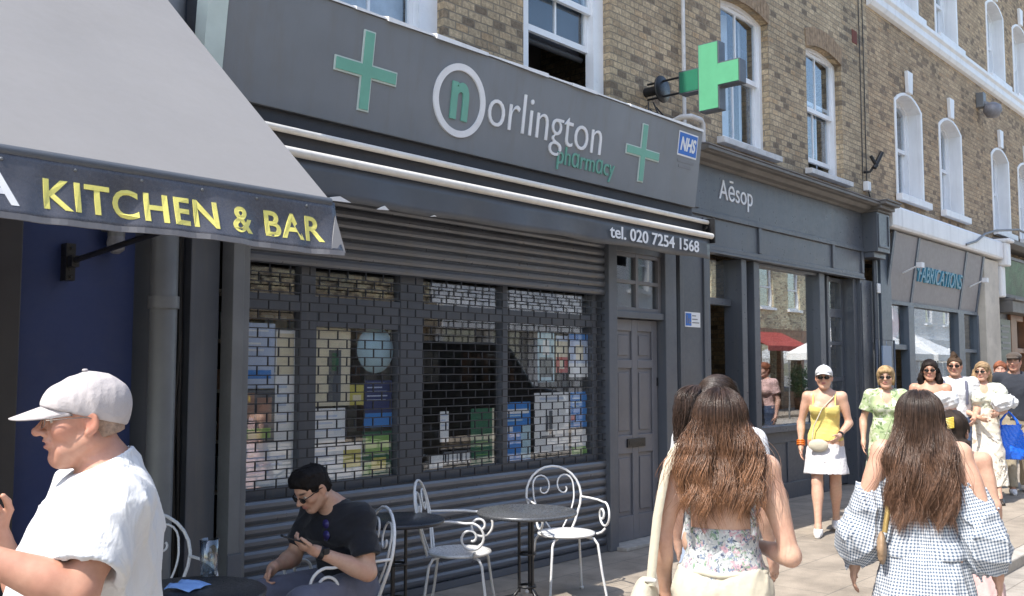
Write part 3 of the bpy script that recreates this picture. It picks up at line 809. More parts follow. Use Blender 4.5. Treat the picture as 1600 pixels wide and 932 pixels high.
mb.build("pilaster", M['aesop'], sk, bevel=0.005)
mb = MB(SX)
mb.box(10.561, 12.239, 5.56, 5.66, 0.0, 0.839); mb.box(10.561, 12.239, 5.535, 5.5595, 0, 0.2); mb.box(10.561, 12.239, 5.545, 5.5595, 0.70, 0.839)
for a in (10.58, 11.36, 12.13): mb.box(a, a + 0.09, 5.545, 5.5595, 0.201, 0.699)
mb.build("stall_riser", M['charcoal'], sk, bevel=0.004)
mb = MB(SX); mb.box(10.55, 12.25, 5.57, 5.576, 0.91, 2.865); mb.build("shop_window_pane", M['glass_dark'], sk)
mb = MB(SX); mb.box(9.39, 10.11, 5.63, 5.635, 2.42, 2.90); mb.build("transom_pane", M['glass_dark'], sk)
dr = MB(SX)
dr.box(9.405, 9.50, 5.64, 5.69, 0.02, 2.35)
dr.box(9.401, 9.44, 5.70, 6.42, 0.02, 2.34)
dr.build("door", M['charcoal'], sk, bevel=0.004)
dr = MB(SX)
for a, b_ in ((12.741, 12.83), (13.27, 13.359)): dr.box(a, b_, 5.62, 5.67, 0.02, 2.899)
for c, d in ((0.02, 0.35), (0.95, 1.05), (1.45, 1.50), (1.95, 2.0), (2.34, 2.46), (2.84, 2.899)): dr.box(12.831, 13.269, 5.622, 5.668, c, d)
dr.box(12.832, 13.268, 5.65, 5.66, 0.351, 0.949)
sd_ = dr.build("side_door", M['aesop'], sk, bevel=0.004)
mb = MB(SX); mb.box(12.825, 13.275, 5.642, 5.647, 1.051, 2.84); mb.build("pane", M['glass_dark'], sd_)
mb = MB(SX)
mb.box(8.9, 14.15, 8.6, 8.7, 0.01, 3.7); mb.box(10.22, 10.30, 6.0, 8.6, 0.01, 3.7)
mb.build("room_wall", plain("pale_room", (0.22, 0.20, 0.17), 0.9), sk)
mb = MB(SX)
for z in (0.95, 1.35, 1.75, 2.15):
    mb.box(10.6, 12.2, 8.2, 8.55, z, z + 0.03)
    x = 10.65
    while x < 12.1:
        mb.lathe([(0.0, 0), (0.035, 0), (0.035, 0.16), (0.012, 0.18), (0.012, 0.21), (0, 0.21)], (x, 8.3, z + 0.03), 10); x += 0.11
mb.build("display_shelf", plain("amber_bottles", (0.10, 0.05, 0.02), 0.3), sk)
# conduits and little boxes on the pilaster and the brick
mb = MB((13.9, 5.4, 0)); mb.tube([(13.92, 5.375, 0.05), (13.92, 5.375, 3.2)], 0.035, 10); mb.tube([(14.02, 5.385, 1.9), (14.02, 5.385, 3.2)], 0.012, 6); mb.tube([(13.80, 5.385, 2.0), (13.80, 5.385, 2.88)], 0.01, 6)
ob = mb.build("downpipe", M['aesop']); ob.location = (13.9, 5.4, 0); tag(ob, "gunmetal downpipe on the pilaster below the cornice end bracket", "pipe")
shop_box("alarm_box", "small white box fixed to the gunmetal pilaster downpipe", "box", None, 13.87, 13.97, 5.31, 5.339, 2.72, 2.86, M['white'])
mb = MB((13.95, 5.45, 4.6))
mb.tube([(13.92, 5.49, 4.52), (13.92, 5.40, 4.52), (13.96, 5.36, 4.60)], 0.02, 8); mb.tube([(13.90, 5.33, 4.56), (14.02, 5.26, 4.80)], 0.035, 10); mb.tube([(13.85, 5.36, 4.74), (13.93, 5.3, 4.58)], 0.025, 10)
ob = mb.build("security_camera", M['black_metal']); ob.location = (13.95, 5.45, 4.6); tag(ob, "pair of small black security cameras on the brick above the cornice end", "camera")
shop_box("junction_box", "small grey white box on the brick below the pair of black cameras", "junction box", None, 13.88, 14.0, 5.42, 5.499, 4.24, 4.38, M['white'])
mb = MB((13.9, 5.48, 4.4))
for a in (13.86, 14.0): mb.tube([(a, 5.487, 4.4), (a + 0.01, 5.487, 6.0), (a - .01, 5.487, 9.4)], 0.0065, 6)
mb.tube([(14.0, 5.487, 4.4), (14.07, 5.48, 4.2), (14.12, 5.46, 4.09)], 0.01, 6)
ob = mb.build("cable_run", M['cable']); ob.location = (13.9, 5.48, 4.4); tag(ob, "two thin dark cables running up the brick above the black cameras", "cable")
shop_box("air_brick", "dark red air brick set in the yellow wall right of the arched windows", "air brick", None, 13.62, 13.80, 5.492, 5.52, 6.42, 6.62, paint("terracotta", (0.16, 0.05, 0.035), 0.9), 0.004)

# menu frame standing at the end of the shop front
fx = thing("sign_stand", "thin metal frame holding a pale blue panel at the gunmetal shop's end", "sign", (13.75, 5.2, 0))
mb = MB((13.75, 5.2, 0))
mb.tube([(13.45, 5.2, 0.0), (13.45, 5.2, 2.03), (14.12, 5.2, 2.03), (14.12, 5.2, 0.0)], 0.015, 8); mb.tube([(13.45, 5.2, 1.0), (14.12, 5.2, 1.0)], 0.012, 8)
mb.box(13.40, 13.50, 5.05, 5.35, 0.0, 0.015); mb.box(14.07, 14.17, 5.05, 5.35, 0.0, 0.015)
mb.build("frame", M['aesop'], fx)
mb = MB((13.75, 5.2, 0)); mb.box(13.66, 13.98, 5.19, 5.21, 1.45, 1.95); mb.tube([(13.82, 5.2, 1.95), (13.82, 5.2, 2.02)], 0.006, 6); mb.build("panel", plain("pale_blue_panel", (0.22, 0.30, 0.42), 0.4), fx)

# ---------------------------------------------------------------- fabric shop building and the green shop, both under one brown brick front
def white_window(B, off, x0, x1, z0, z1, rise, key=True):
    y = 5.70
    w = sash_window(B, off, x0 + 0.07, x1 - 0.07, z0 + 0.02, z1 - 0.02, rise - 0.02, y, frame_w=0.05, bars=False, curtain='net')
    s = MB(off)
    hole = arch_hole(x0, x1, z0, z1, rise); inn = arch_hole(x0 + 0.072, x1 - 0.072, z0 + 0.021, z1 - 0.021, rise - 0.021)
    wall_panel(s, hole, [inn], 5.485, 5.70)
    s.build("surround", M['white'], w)
    s = MB(off); s.box(x0 - 0.07, x1 + 0.07, 5.38, 5.484, z0 - 0.11, z0 + 0.0); s.build("sill", M['white'], w, bevel=0.01)
    if key:
        s = MB(off); c = (x0 + x1) / 2
        s.hexa([(c - 0.09, 5.44, z1 + rise + 0.002), (c + 0.09, 5.44, z1 + rise + 0.002), (c + 0.09, 5.499, z1 + rise + .002), (c - 0.09, 5.499, z1 + rise + .002), (c - 0.12, 5.44, z1 + rise + 0.36), (c + 0.12, 5.44, z1 + rise + 0.36), (c + 0.12, 5.499, z1 + rise + .36), (c - 0.12, 5.499, z1 + rise + .36)])
        s.build("keystone", M['white'], w, bevel=0.006)
def brown_house(label, x0, x1, wins):
    off = (x0, 5.5, 0)
    B = thing("shop_building", label, "building", off)
    mb = MB(off)
    holes = []
    for a, b_ in wins:
        holes.append(arch_hole(a, b_, 4.38, 5.92, 0.2)); holes.append(arch_hole(a, b_, 7.52, 9.0, 0.2))
    wall_panel(mb, [(x0, 3.25), (x1, 3.25), (x1, 10.4), (x0, 10.4)], holes, 5.5, 5.8)
    mb.build("wall", M['brick2'], B)
    carcass(B, off, x0, x1, 0, 10.4, 5.5, wall=M['brick2'])
    for a, b_ in wins:
        white_window(B, off, a, b_, 4.38, 5.92, 0.2); white_window(B, off, a, b_, 7.52, 9.0, 0.2)
    mb = MB(off); mb.prism_x([(5.499, 7.14), (5.44, 7.16), (5.40, 7.22), (5.40, 7.32), (5.36, 7.36), (5.36, 7.42), (5.499, 7.46)], x0 + .002, x1 - .002); mb.build("string_course", M['white'], B, bevel=0.004)
    return B, off
fb, FO = brown_house("brown brick house with white arched windows over the canted grey fabric shop fascia", 14.2, 19.9, [(15.22, 16.47), (17.31, 18.56)])
M['fab_grey'] = paint("canted_fascia_grey", (0.27, 0.255, 0.25), 0.55, 0.06, 1.0, 0.2, 0.06)
M['slate_blue'] = paint("slate_blue_frame", (0.10, 0.125, 0.155), 0.4, 0.12, 2, 0.1, 0.05)
mb = MB(FO)
mb.prism_x([(5.499, 3.72), (5.22, 3.72), (5.20, 3.76), (5.20, 4.02), (5.23, 4.06), (5.499, 4.18)], 14.21, 19.88); mb.build("fascia_band", M['white'], fb, bevel=0.01)
CY = lambda z: 5.45 - 0.16 * (z - 2.67)
fsn = thing("shop_sign", "canted grey fascia sign with teal letters and two small lamp arms over the fabric shop", "sign", (14.55, 5.45, 2.67))
FN = (14.55, 5.45, 2.67)
mb = MB(FN); mb.prism_x([(CY(2.67), 2.67), (CY(3.69), 3.69), (5.49, 3.69), (5.49, 2.67)], 14.55, 18.92); mb.build("board", M['fab_grey'], fsn)
mb = MB(FN)
for x in (14.50, 15.54, 17.92, 18.90):
    mb.prism_x([(CY(2.64) - .02, 2.64), (CY(3.69) - .02, 3.69), (CY(3.69) - .002, 3.69), (CY(2.64) - .002, 2.64)], x - 0.04, x + 0.04)
mb.box(14.54, 18.94, CY(2.64) - 0.03, 5.49, 2.61, 2.668)
mb.build("frame_strip", M['slate_blue'], fsn)
v, f = text_geom("\u2018FABRICATIONS", 0.4, 0.002, 0, 0.5)
v[:, 0] -= v[:, 0].min(); v[:, 0] *= 2.22 / v[:, 0].max(); v[:, 1] *= 0.25 / v[:, 1].max()
mb = MB(FN); mb.add([(15.60 + p[0], CY(3.02 + p[1]) - (0.001 if p[2] < 0 else 0.03), 3.02 + p[1]) for p in v], f); mb.build("lettering", plain("teal_letters", (0.06, 0.25, 0.36), 0.35), fsn)
for x in (15.05, 18.35):
    mb = MB(FN); mb.tube([(x, CY(3.1), 3.1), (x + 0.02, CY(3.1) - 0.22, 3.2)], 0.012, 6); mb.box(x - 0.02, x + 0.1, CY(3.1) - 0.30, CY(3.1) - 0.22, 3.17, 3.25); mb.build("lamp_arm", M['letter_white'], fsn)
mb = MB(FO)
mb.box(14.21, 14.62, 5.40, 5.499, 0, 3.70)
mb.box(15.37, 15.62, 5.42, 5.56, 0, 2.61); mb.box(17.80, 18.12, 5.42, 5.56, 0, 2.61); mb.box(18.90, 18.98, 5.42, 5.56, 0, 2.61)
mb.box(15.621, 17.799, 5.44, 5.56, 0.0, 0.75); mb.box(18.121, 18.899, 5.44, 5.56, 0, 0.75)
mb.box(14.621, 15.369, 5.45, 5.56, 1.92, 2.0); mb.box(18.121, 18.899, 5.45, 5.56, 1.92, 1.98)
mb.build("shop_front_frame", M['slate_blue'], fb, bevel=0.005)
mb = MB(FO); mb.box(15.61, 17.81, 5.5, 5.506, 0.74, 2.612); mb.box(18.11, 18.91, 5.5, 5.506, 0.74, 2.612); mb.box(14.61, 15.38, 5.5, 5.506, 1.99, 2.612); mb.build("shop_window_pane", M['glass'], fb)
mb = MB(FO); mb.box(14.3, 19.8, 8.4, 8.5, 0.01, 3.7); mb.box(14.66, 15.3, 6.6, 6.64, 0.01, 2.3); mb.build("room_wall", plain("shop_back_wall", (0.16, 0.13, 0.08), 0.9), fb)
mb = MB((15, 5.6, 2.0)); mb.lathe([(0.0, 0), (0.24, 0), (0.24, 0.012), (0, 0.012)], (15.02, 5.53, 2.33), 32, axis='y'); mb.build("x", M['white']).name = "window_poster"
ob = bpy.data.objects["window_poster"]; ob.location = (15, 5.6, 2.0); ob.data.materials[0] = plain("coral_print", (0.62, 0.20, 0.20), 0.5); tag(ob, "coral red disc poster in the pane above the fabric shop doorway", "poster")
mb = MB(FO); mb.box(18.99, 19.88, 5.30, 5.499, 0, 3.68); mb.box(18.96, 19.90, 5.27, 5.299, 0, 0.3); mb.build("pilaster", paint("cream_render", (0.55, 0.50, 0.42), 0.8, 0.15, 2, 0.3, 0.2), fb, bevel=0.008)

gs, GO = brown_house("brown brick house with white windows over the green glass shop sign and wooden door", 19.9, 27.0, [(20.40, 21.65), (22.30, 23.55), (24.3, 25.5)])
mb = MB(GO)
mb.box(19.91, 20.18, 5.14, 5.499, 3.60, 4.05); mb.box(19.905, 20.24, 5.08, 5.499, 4.051, 4.13); mb.box(19.915, 20.14, 5.24, 5.499, 3.0, 3.599)
mb.build("corbel", M['white'], gs, bevel=0.03)
mb = MB(GO); mb.prism_x([(5.499, 4.0), (5.25, 4.0), (5.12, 4.06), (5.12, 4.14), (5.499, 4.22)], 20.27, 26.98); mb.build("cornice", M['cornice'], gs)
M['green_glass'] = paint("green_sign_glass", (0.035, 0.11, 0.055), 0.45, 0.5, 3, 0.0, 0.0, spec=0.3)
mb = MB((21.5, 5.3, 3.2)); mb.prism_x([(5.40, 3.12), (5.28, 3.78), (5.45, 3.78), (5.45, 3.12)], 20.3, 26.8); o1 = mb.build("shop_sign", M['green_glass']); o1.location = (21.5, 5.3, 3.2); tag(o1, "dark green glassy fascia sign over the wooden door at the right edge", "sign")
mb = MB((21.5, 5.3, 3.2)); mb.prism_x([(5.38, 3.05), (5.38, 3.118), (5.46, 3.118), (5.46, 3.05)], 20.28, 26.8); mb.prism_x([(5.26, 3.782), (5.26, 3.84), (5.46, 3.84), (5.46, 3.782)], 20.28, 26.8); mb.box(20.28, 20.299, 5.3, 5.46, 3.119, 3.78); mb.build("frame", M['cornice'], o1)
mb = MB(GO); mb.box(20.2, 26.9, 5.15, 5.48, 2.72, 2.95); mb.box(20.2, 26.9, 5.10, 5.48, 2.951, 3.0); mb.build("awning_box", M['cornice'], gs, bevel=0.01)
M['wood'] = paint("varnished_wood", (0.21, 0.10, 0.05), 0.45, 0.3, 3, 0.2, 0.15)
mb = MB(GO)
for a, b_ in ((21.0, 21.42), (22.0, 22.14), (23.2, 23.4)): mb.box(a, b_, 5.40, 5.56, 0, 2.719)
for a, b_ in ((21.421, 21.999), (22.141, 23.199)):
    for c, d in ((0, 0.5), (1.95, 2.05), (2.6, 2.719)): mb.box(a, b_, 5.42, 5.54, c, d)
mb.box(23.4, 26.9, 5.42, 5.54, 0, 0.8); mb.box(26.7, 26.9, 5.42, 5.54, 0.8, 2.719)
mb.build("door_frame", M['wood'], gs, bevel=0.01)
mb = MB(GO); mb.box(21.41, 26.71, 5.5, 5.506, 0.49, 2.65); mb.build("shop_window_pane", M['glass'], gs)
mb = MB(GO); mb.box(20.0, 20.99, 5.46, 5.499, 0, 2.719); mb.build("panel", M['charcoal'], gs)
mb = MB((20.6, 5.4, 1.5)); mb.box(20.25, 20.95, 5.40, 5.45, 1.75, 2.6); o1 = mb.build("sign", paint("bottle_green_board", (0.012, 0.035, 0.028), 0.4, 0.1)); o1.location = (20.6, 5.4, 1.5); tag(o1, "dark bottle green board with pale lettering left of the wooden door", "sign")
mb = MB((20.6, 5.4, 1.5))
for k in range(5):
    mb.box(20.32, 20.88 - 0.07 * (k % 3), 5.393, 5.399, 2.45 - k * .11, 2.49 - k * .11)
mb.build("print", M['faint'], o1)
mb = MB(GO); mb.box(20.1, 26.8, 8.0, 8.1, 0.01, 3.7); mb.build("room_wall", M['darkroom'], gs)
# flood lamp on the brown brick
fl = thing("flood_lamp", "round grey and white flood lamp on the brown brick between the white windows", "lamp", (19.64, 5.5, 6.69))
mb = MB((19.64, 5.5, 6.69)); mb.box(19.55, 19.73, 5.36, 5.499, 6.66, 6.95); mb.tube([(19.64, 5.40, 6.75), (19.64, 5.28, 6.66)], 0.06, 10); mb.build("housing", M['pipe'], fl, bevel=0.01)
mb = MB((19.64, 5.5, 6.69)); mb.lathe([(0.0, -0.17), (0.10, -0.16), (0.17, -0.05), (0.15, 0.06), (0.06, 0.12), (0, 0.12)], (19.68, 5.24, 6.62), 20, axis='z'); mb.build("shade", M['lead'], fl)
mb = MB((19.0, 5.2, 4.1)); mb.tube([(17.6, 5.19, 3.78), (18.2, 5.19, 3.9), (18.7, 5.19, 4.08), (19.4, 5.18, 4.22), (20.6, 5.1, 4.36), (22.5, 5.08, 4.30)], 0.022, 8)
ob = mb.build("cable_run", M['pipe']); ob.location = (19.0, 5.2, 4.1); tag(ob, "grey cable looping over the white band of the fabric shop", "cable")

# ---------------------------------------------------------------- kitchen and bar building (blue) with its awning
KX = (-8.0, 5.25, 0.0)
kb = thing("shop_building", "navy blue painted bar front at the left, under a pale grey awning", "building", KX)
mb = MB(KX); mb.box(-8.0, 2.62, 5.25, 5.6, 0, 9.5); mb.box(-8, 2.93, 5.601, 11, 9.3, 9.5); mb.box(-8, -7.8, 5.601, 11, 0, 9.29); mb.box(2.73, 2.928, 5.601, 11, 0, 9.29); mb.box(-7.79, 2.72, 10.8, 11, 0, 9.29)
mb.build("wall", M['navy'], kb)
mb = MB(KX); mb.box(1.30, 1.98, 5.17, 5.249, 0, 2.9); mb.box(-1.5, 1.298, 5.20, 5.249, 0, 0.9); mb.box(-1.5, 1.298, 5.20, 5.249, 2.6, 2.9); mb.box(-1.5, -1.3, 5.20, 5.249, .901, 2.599); mb.build("shop_front_frame", paint("brown_black_paint", (0.035, 0.032, 0.034), 0.45, 0.2, 2), kb, bevel=0.008)
mb = MB(KX); mb.box(2.621, 2.93, 5.30, 5.6, 0, 9.5); mb.build("party_wall", M['charcoal'], kb)
mb = MB((2.725, 5.12, 0)); mb.tube([(2.735, 5.12, 0.02), (2.735, 5.12, 3.9), (2.735, 5.2, 4.05), (2.735, 5.2, 9.2)], 0.075, 16)
for z in (0.35, 1.95, 3.2): mb.tube([(2.735, 5.12, z), (2.735, 5.12, z + 0.07)], 0.086, 16)
ob = mb.build("drainpipe", M['pipe']); ob.location = (2.725, 5.12, 0); tag(ob, "thick grey drainpipe between the navy wall and the dark grey panel", "pipe")
mb = MB((2.88, 5.2, 0))
for k in range(6):
    a = 2.855 + 0.016 * k
    mb.tube([(a, 5.262, 0.1), (a + random.uniform(-.012, .012), 5.258, 0.7), (a + random.uniform(-.03, .03), 5.245, 1.35), (a + random.uniform(-.02, .03), 5.25, 1.75), (a + random.uniform(-.02, .02), 5.26, 2.2), (a, 5.265, 3.1)], random.uniform(0.006, 0.012), 6)
ob = mb.build("cable_bundle", M['cable']); ob.location = (2.88, 5.2, 0); tag(ob, "bundle of dark cables hanging down beside the grey drainpipe", "cable")

VX = (2.5, 3.29, 2.1)
ka = thing("awning", "large pale grey canvas awning with a dark lettered valance over the navy bar front", "awning", VX)
n, m_ = 60, 24
v = []
for i in range(n + 1):
    xx = -3.0 + 5.5 * i / n
    for k in range(m_ + 1):
        t = k / m_; sag = -0.012 * math.sin(math.pi * t) + 0.003 * math.sin(xx * 9) * math.sin(math.pi * t)
        v.append((xx, 3.29 + 1.96 * t, 2.325 + 1.73 * t + sag))
f = [(i * (m_ + 1) + k, (i + 1) * (m_ + 1) + k, (i + 1) * (m_ + 1) + k + 1, i * (m_ + 1) + k + 1) for i in range(n) for k in range(m_)]
mb = MB(VX); mb.add(v, f, 0, False); ob = mb.build("canopy", M['canvas'], ka)
sd = ob.modifiers.new("thick", 'SOLIDIFY'); sd.thickness = 0.006; sd.offset = -1
M['valance'] = paint("valance_pvc", (0.075, 0.076, 0.09), 0.27, 0.2, 5, 0.3, 0.25)
def VY(xx, z): 
    d = max(0.0, (2.31 - z) / 0.22)
    return 3.30 - 0.006 * min(1, d * 8) - 0.050 * d ** 1.7 + d * (0.012 * math.sin(xx * 9.1) + 0.008 * math.sin(xx * 23 + 1.3 + d * 2) + 0.005 * math.sin(xx * 47 + d * 3))
v = []
n = 220
for i in range(n + 1):
    xx = -3.0 + 5.53 * i / n
    for k in range(9):
        z = 2.318 - (0.228 + 0.004 * math.sin(xx * 6)) * k / 8
        v.append((xx, VY(xx, z), z))
f = [(i * 9 + k, (i + 1) * 9 + k, (i + 1) * 9 + k + 1, i * 9 + k + 1) for i in range(n) for k in range(8)]
mb = MB(VX); mb.add(v, f, 0, True); ob = mb.build("valance", M['valance'], ka)
sd = ob.modifiers.new("thick", 'SOLIDIFY'); sd.thickness = 0.004; sd.offset = 1
M['hem'] = paint("hem_grey", (0.20, 0.20, 0.215), 0.5, 0.1, 6)
mb = MB(VX)
v = []
for i in range(n + 1):
    xx = -3.0 + 5.53 * i / n; z = 2.318 - (0.228 + 0.004 * math.sin(xx * 6)); y = VY(xx, z)
    v += [(xx, y - 0.007, z - .004), (xx, y - 0.007, z + 0.016), (xx, y + 0.006, z + .016), (xx, y + 0.006, z - .004)]
f = [(i * 4 + q, (i + 1) * 4 + q, (i + 1) * 4 + (q + 1) % 4, i * 4 + (q + 1) % 4) for i in range(n) for q in range(4)]
mb.add(v, f); mb.build("hem", M['hem'], ka)
mb = MB(VX); mb.tube([(-3.0, 3.31, 2.318), (2.515, 3.31, 2.318)], 0.022, 10); mb.build("front_bar", M['charcoal'], ka)
mb = MB(VX)
xx = -2.9
while xx < 2.5:
    mb.lathe([(0, 0), (0.006, 0), (0.006, 0.004), (0, 0.004)], (xx, VY(xx, 2.28) - 0.006, 2.285), 8, axis='y'); xx += 0.24
mb.build("stud", M['pipe'], ka)
M['letter_yellow'] = paint("yellow_vinyl", (0.74, 0.67, 0.17), 0.5, 0.12, 14, 0.25)
def val_letters(body, x, width, height, z0, slope, mat, bold):
    v, f = text_geom(body, 0.3, bold, 0, 0.5, 1.10)
    v[:, 0] -= v[:, 0].min(); v[:, 0] *= width / v[:, 0].max(); v[:, 1] -= v[:, 1].min(); v[:, 1] *= height / v[:, 1].max()
    pts = []
    for p in v:
        X_, Z_ = x + p[0], z0 + p[1]
        pts.append((X_, VY(X_, Z_) - (0.002 if p[2] < 0 else 0.006), Z_))
    m2 = MB(VX); m2.add(pts, f); return m2.build("lettering", mat, ka)
val_letters("KITCHEN & BAR", 1.31, 1.14, 0.108, 2.134, 0, M['letter_yellow'], 0.0055)
val_letters("A", 1.09, 0.135, 0.125, 2.13, 0, M['letter_white'], 0.004)
mb = MB(VX)
mb.add([(2.47, VY(2.47, 2.11) - .008, 2.098), (2.545, VY(2.5, 2.11) - .008, 2.098), (2.525, 3.282, 2.26), (2.47, VY(2.47, 2.11) + .004, 2.098), (2.545, VY(2.5, 2.11) + .004, 2.098), (2.525, 3.29, 2.26)], [(0, 1, 2), (5, 4, 3), (0, 3, 4, 1), (1, 4, 5, 2), (2, 5, 3, 0)])
mb.build("corner_patch", M['canvas'], ka)
for x in (2.23, -1.0):
    mb = MB(VX)
    mb.tube([(x, 5.2, 2.18), (x, 3.33, 2.315)], 0.016, 8); mb.box(x - 0.025, x + 0.025, 5.18, 5.248, 2.08, 2.28); mb.box(x - 0.02, x + 0.02, 5.12, 5.18, 2.15, 2.21)
    for z in (2.10, 2.255): mb.lathe([(0, 0), (0.008, 0), (0.008, 0.006), (0, 0.006)], (x, 5.172, z), 8, axis='y')
    mb.build("arm", M['black_metal'], ka)
wl = thing("wall_lamp", "small bulkhead lamp with a clear dome on the navy wall under the awning", "lamp", (2.47, 5.24, 2.35))
mb = MB((2.47, 5.24, 2.35)); mb.box(2.42, 2.52, 5.16, 5.249, 2.37, 2.47); mb.tube([(2.47, 5.17, 2.37), (2.47, 5.17, 2.34)], 0.045, 12); mb.build("housing", M['pipe'], wl, bevel=0.006)
mb = MB((2.47, 5.24, 2.35)); mb.lathe([(0.042, 0.0), (0.05, -0.04), (0.045, -0.08), (0.02, -0.1), (0, -0.102)], (2.47, 5.17, 2.345), 14); mb.build("lamp_glass", M['lead'], wl)

# ---------------------------------------------------------------- the other side of the street (seen in the shop windows)
def opposite(label, x0, x1, h, mat, fascia, wins):
    off = (x0, -7.5, 0)
    B = thing("terrace_building", label, "building", off)
    mb = MB(off)
    holes = []
    for z in (4.2, 7.2):
        if z + 1.8 < h:
            for a in wins: holes.append([(a, z), (a + 1.15, z), (a + 1.15, z + 1.7), (a, z + 1.7)])
    wall_panel(mb, [(x0, 3.2), (x1, 3.2), (x1, h), (x0, h)], holes, -7.8, -7.5)
    mb.box(x0, x1, -12, -8.6, 0, h - .01); mb.box(x0, x1, -12, -7.4, h, h + 0.25)
    mb.build("wall", mat, B)
    for hl in holes:
        a, z = hl[0]
        w = MB(off)
        wall_panel(w, [(a + .001, z + .001), (a + 1.149, z + .001), (a + 1.149, z + 1.699), (a + .001, z + 1.699)], [[(a + .1, z + .08), (a + 1.05, z + .08), (a + 1.05, z + .83), (a + .1, z + .83)], [(a + .1, z + .89), (a + 1.05, z + .89), (a + 1.05, z + 1.6), (a + .1, z + 1.6)]], -7.66, -7.58)
        w.box(a - .08, a + 1.23, -7.56, -7.38, z - .1, z)
        wo = w.build("window", M['white_trim'], B)
        w = MB(off); w.box(a + .05, a + 1.1, -7.64, -7.63, z + .05, z + 1.65); w.build("pane", M['glass_dark'], wo)
    mb = MB(off); mb.box(x0 + 0.05, x1 - 0.05, -7.6, -7.15, 2.7, 3.3); mb.build("fascia_board", fascia, B)
    mb = MB(off)
    x = x0 + 0.05
    while x < x1 - 0.3:
        mb.box(x, x + 0.25, -7.6, -7.4, 0, 2.699); x += 1.9
    mb.box(x0 + .05, x1 - .05, -7.62, -7.601, 0, 0.7)
    mb.build("shop_front_frame", fascia, B)
    mb = MB(off); mb.box(x0 + 0.1, x1 - 0.1, -7.66, -7.65, 0.7, 2.69); mb.build("shop_window_pane", M['glass_dark'], B)
opp = [("cream brick terrace house with a white shop front across the street", -6, 6.9, M['brick3'], M['white'], [-4.5, -2, 0.6, 3.2, 5.2]),
       ("yellow brick terrace house with a tan shop front across the street", 7, 16.9, M['brick3'], paint("tan_front", (0.42, 0.33, 0.22), 0.5), [8, 10.4, 12.8, 15.2]),
       ("pale rendered terrace house with a white front across the street", 17, 27.9, M['white'], M['white'], [18, 20.5, 23, 25.6]),
       ("cream brick terrace house with a brown front across the street", 28, 41.9, M['brick3'], M['wood'], [29, 31.2, 33.6, 36, 38.5]),
       ("white terrace house at the far end across the street", 42, 62, M['white'], M['white'], [43, 46, 49, 52, 55, 58])]
for (l, a, b_, mt, fs_, wn_) in opp: opposite(l, a, b_, 9.2 if mt is not M['white'] else 8.0, mt, fs_, wn_)
M['gazebo'] = paint("gazebo_cloth", (0.78, 0.78, 0.76), 0.8, 0.04, 2)
def gazebo(x, y, w, label):
    g = thing("market_gazebo", label, "gazebo", (x, y, -0.09), 0, "white market gazebos across the street")
    mb = MB()
    mb.add([(-w, -w, 2.3), (w, -w, 2.3), (w, w, 2.3), (-w, w, 2.3), (0, 0, 3.2), (-w, -w, 2.05), (w, -w, 2.05), (w, w, 2.05), (-w, w, 2.05)], [(0, 1, 4), (1, 2, 4), (2, 3, 4), (3, 0, 4), (0, 5, 6, 1), (1, 6, 7, 2), (2, 7, 8, 3), (3, 8, 5, 0)])
    mb.build("canopy", M['gazebo'], g, fix=False)
    for sx in (-1, 1):
        for sy in (-1, 1):
            m2 = MB(); m2.tube([(sx * (w - .05), sy * (w - .05), 0), (sx * (w - .05), sy * (w - .05), 2.3)], 0.025, 8); m2.build("leg", M['pipe'], g)
    m2 = MB(); m2.box(-w + .2, w - .2, w - .9, w - .3, 0.72, 0.78); m2.box(-w + .25, w - .25, w - .32, w - .3, 0.1, 0.719); m2.build("table", M['navy'], g)
for i, (x, w, l) in enumerate(((47.5, 1.3, "white gazebo before the white far terrace, second from the end"), (33, 1.3, "white gazebo before the cream brick house with the brown front"), (36.5, 1.5, "white gazebo second along the far kerb"), (40, 1.5, "white gazebo before the white far terrace"), (51.5, 1.5, "last white gazebo along the far kerb"))): gazebo(x, -3.0, w, l)
# black van parked over the road
vn = thing("parked_van", "black van parked across the street, mirrored in the pharmacy window", "van", (13.8, -3.4, -0.09))
VO = (13.8, -3.4, -0.09)
M['van'] = plain("van_black", (0.012, 0.013, 0.015), 0.18)
prof = [(11.4, 0.35), (16.2, 0.35), (16.3, 0.9), (16.1, 1.15), (15.2, 1.3), (14.5, 2.05), (14.2, 2.15), (11.5, 2.15), (11.35, 1.3)]
mb = MB(VO); mb.prism_y(prof, -4.3, -2.5); mb.build("body", M['van'], vn, bevel=0.05)
mb = MB(VO); mb.prism_y([(12.9, 1.35), (14.75, 1.35), (14.35, 1.95), (12.9, 1.95)], -2.495, -2.49); mb.prism_y([(11.6, 1.35), (12.8, 1.35), (12.8, 1.95), (11.7, 1.95)], -2.495, -2.49)
mb.hexa([(15.14, -4.15, 1.36), (15.16, -4.15, 1.36), (15.16, -2.65, 1.36), (15.14, -2.65, 1.36), (14.55, -4.1, 2.0), (14.57, -4.1, 2.0), (14.57, -2.7, 2.0), (14.55, -2.7, 2.0)])
mb.build("window", M['glass_dark'], vn)
for x in (12.2, 15.3):
    mb = MB(VO); mb.lathe([(0.0, -0.1), (0.2, -0.1), (0.33, -0.09), (0.34, 0.0), (0.33, 0.09), (0.2, 0.1), (0, 0.1)], (x, -2.58, 0.25), 28, axis='y'); mb.build("wheel", M['cable'], vn)
mb = MB(VO); mb.box(16.2, 16.32, -2.85, -2.55, 0.85, 1.02); mb.box(16.2, 16.32, -4.25, -3.95, 0.85, 1.02); mb.build("headlight", M['letter_white'], vn, bevel=0.02)

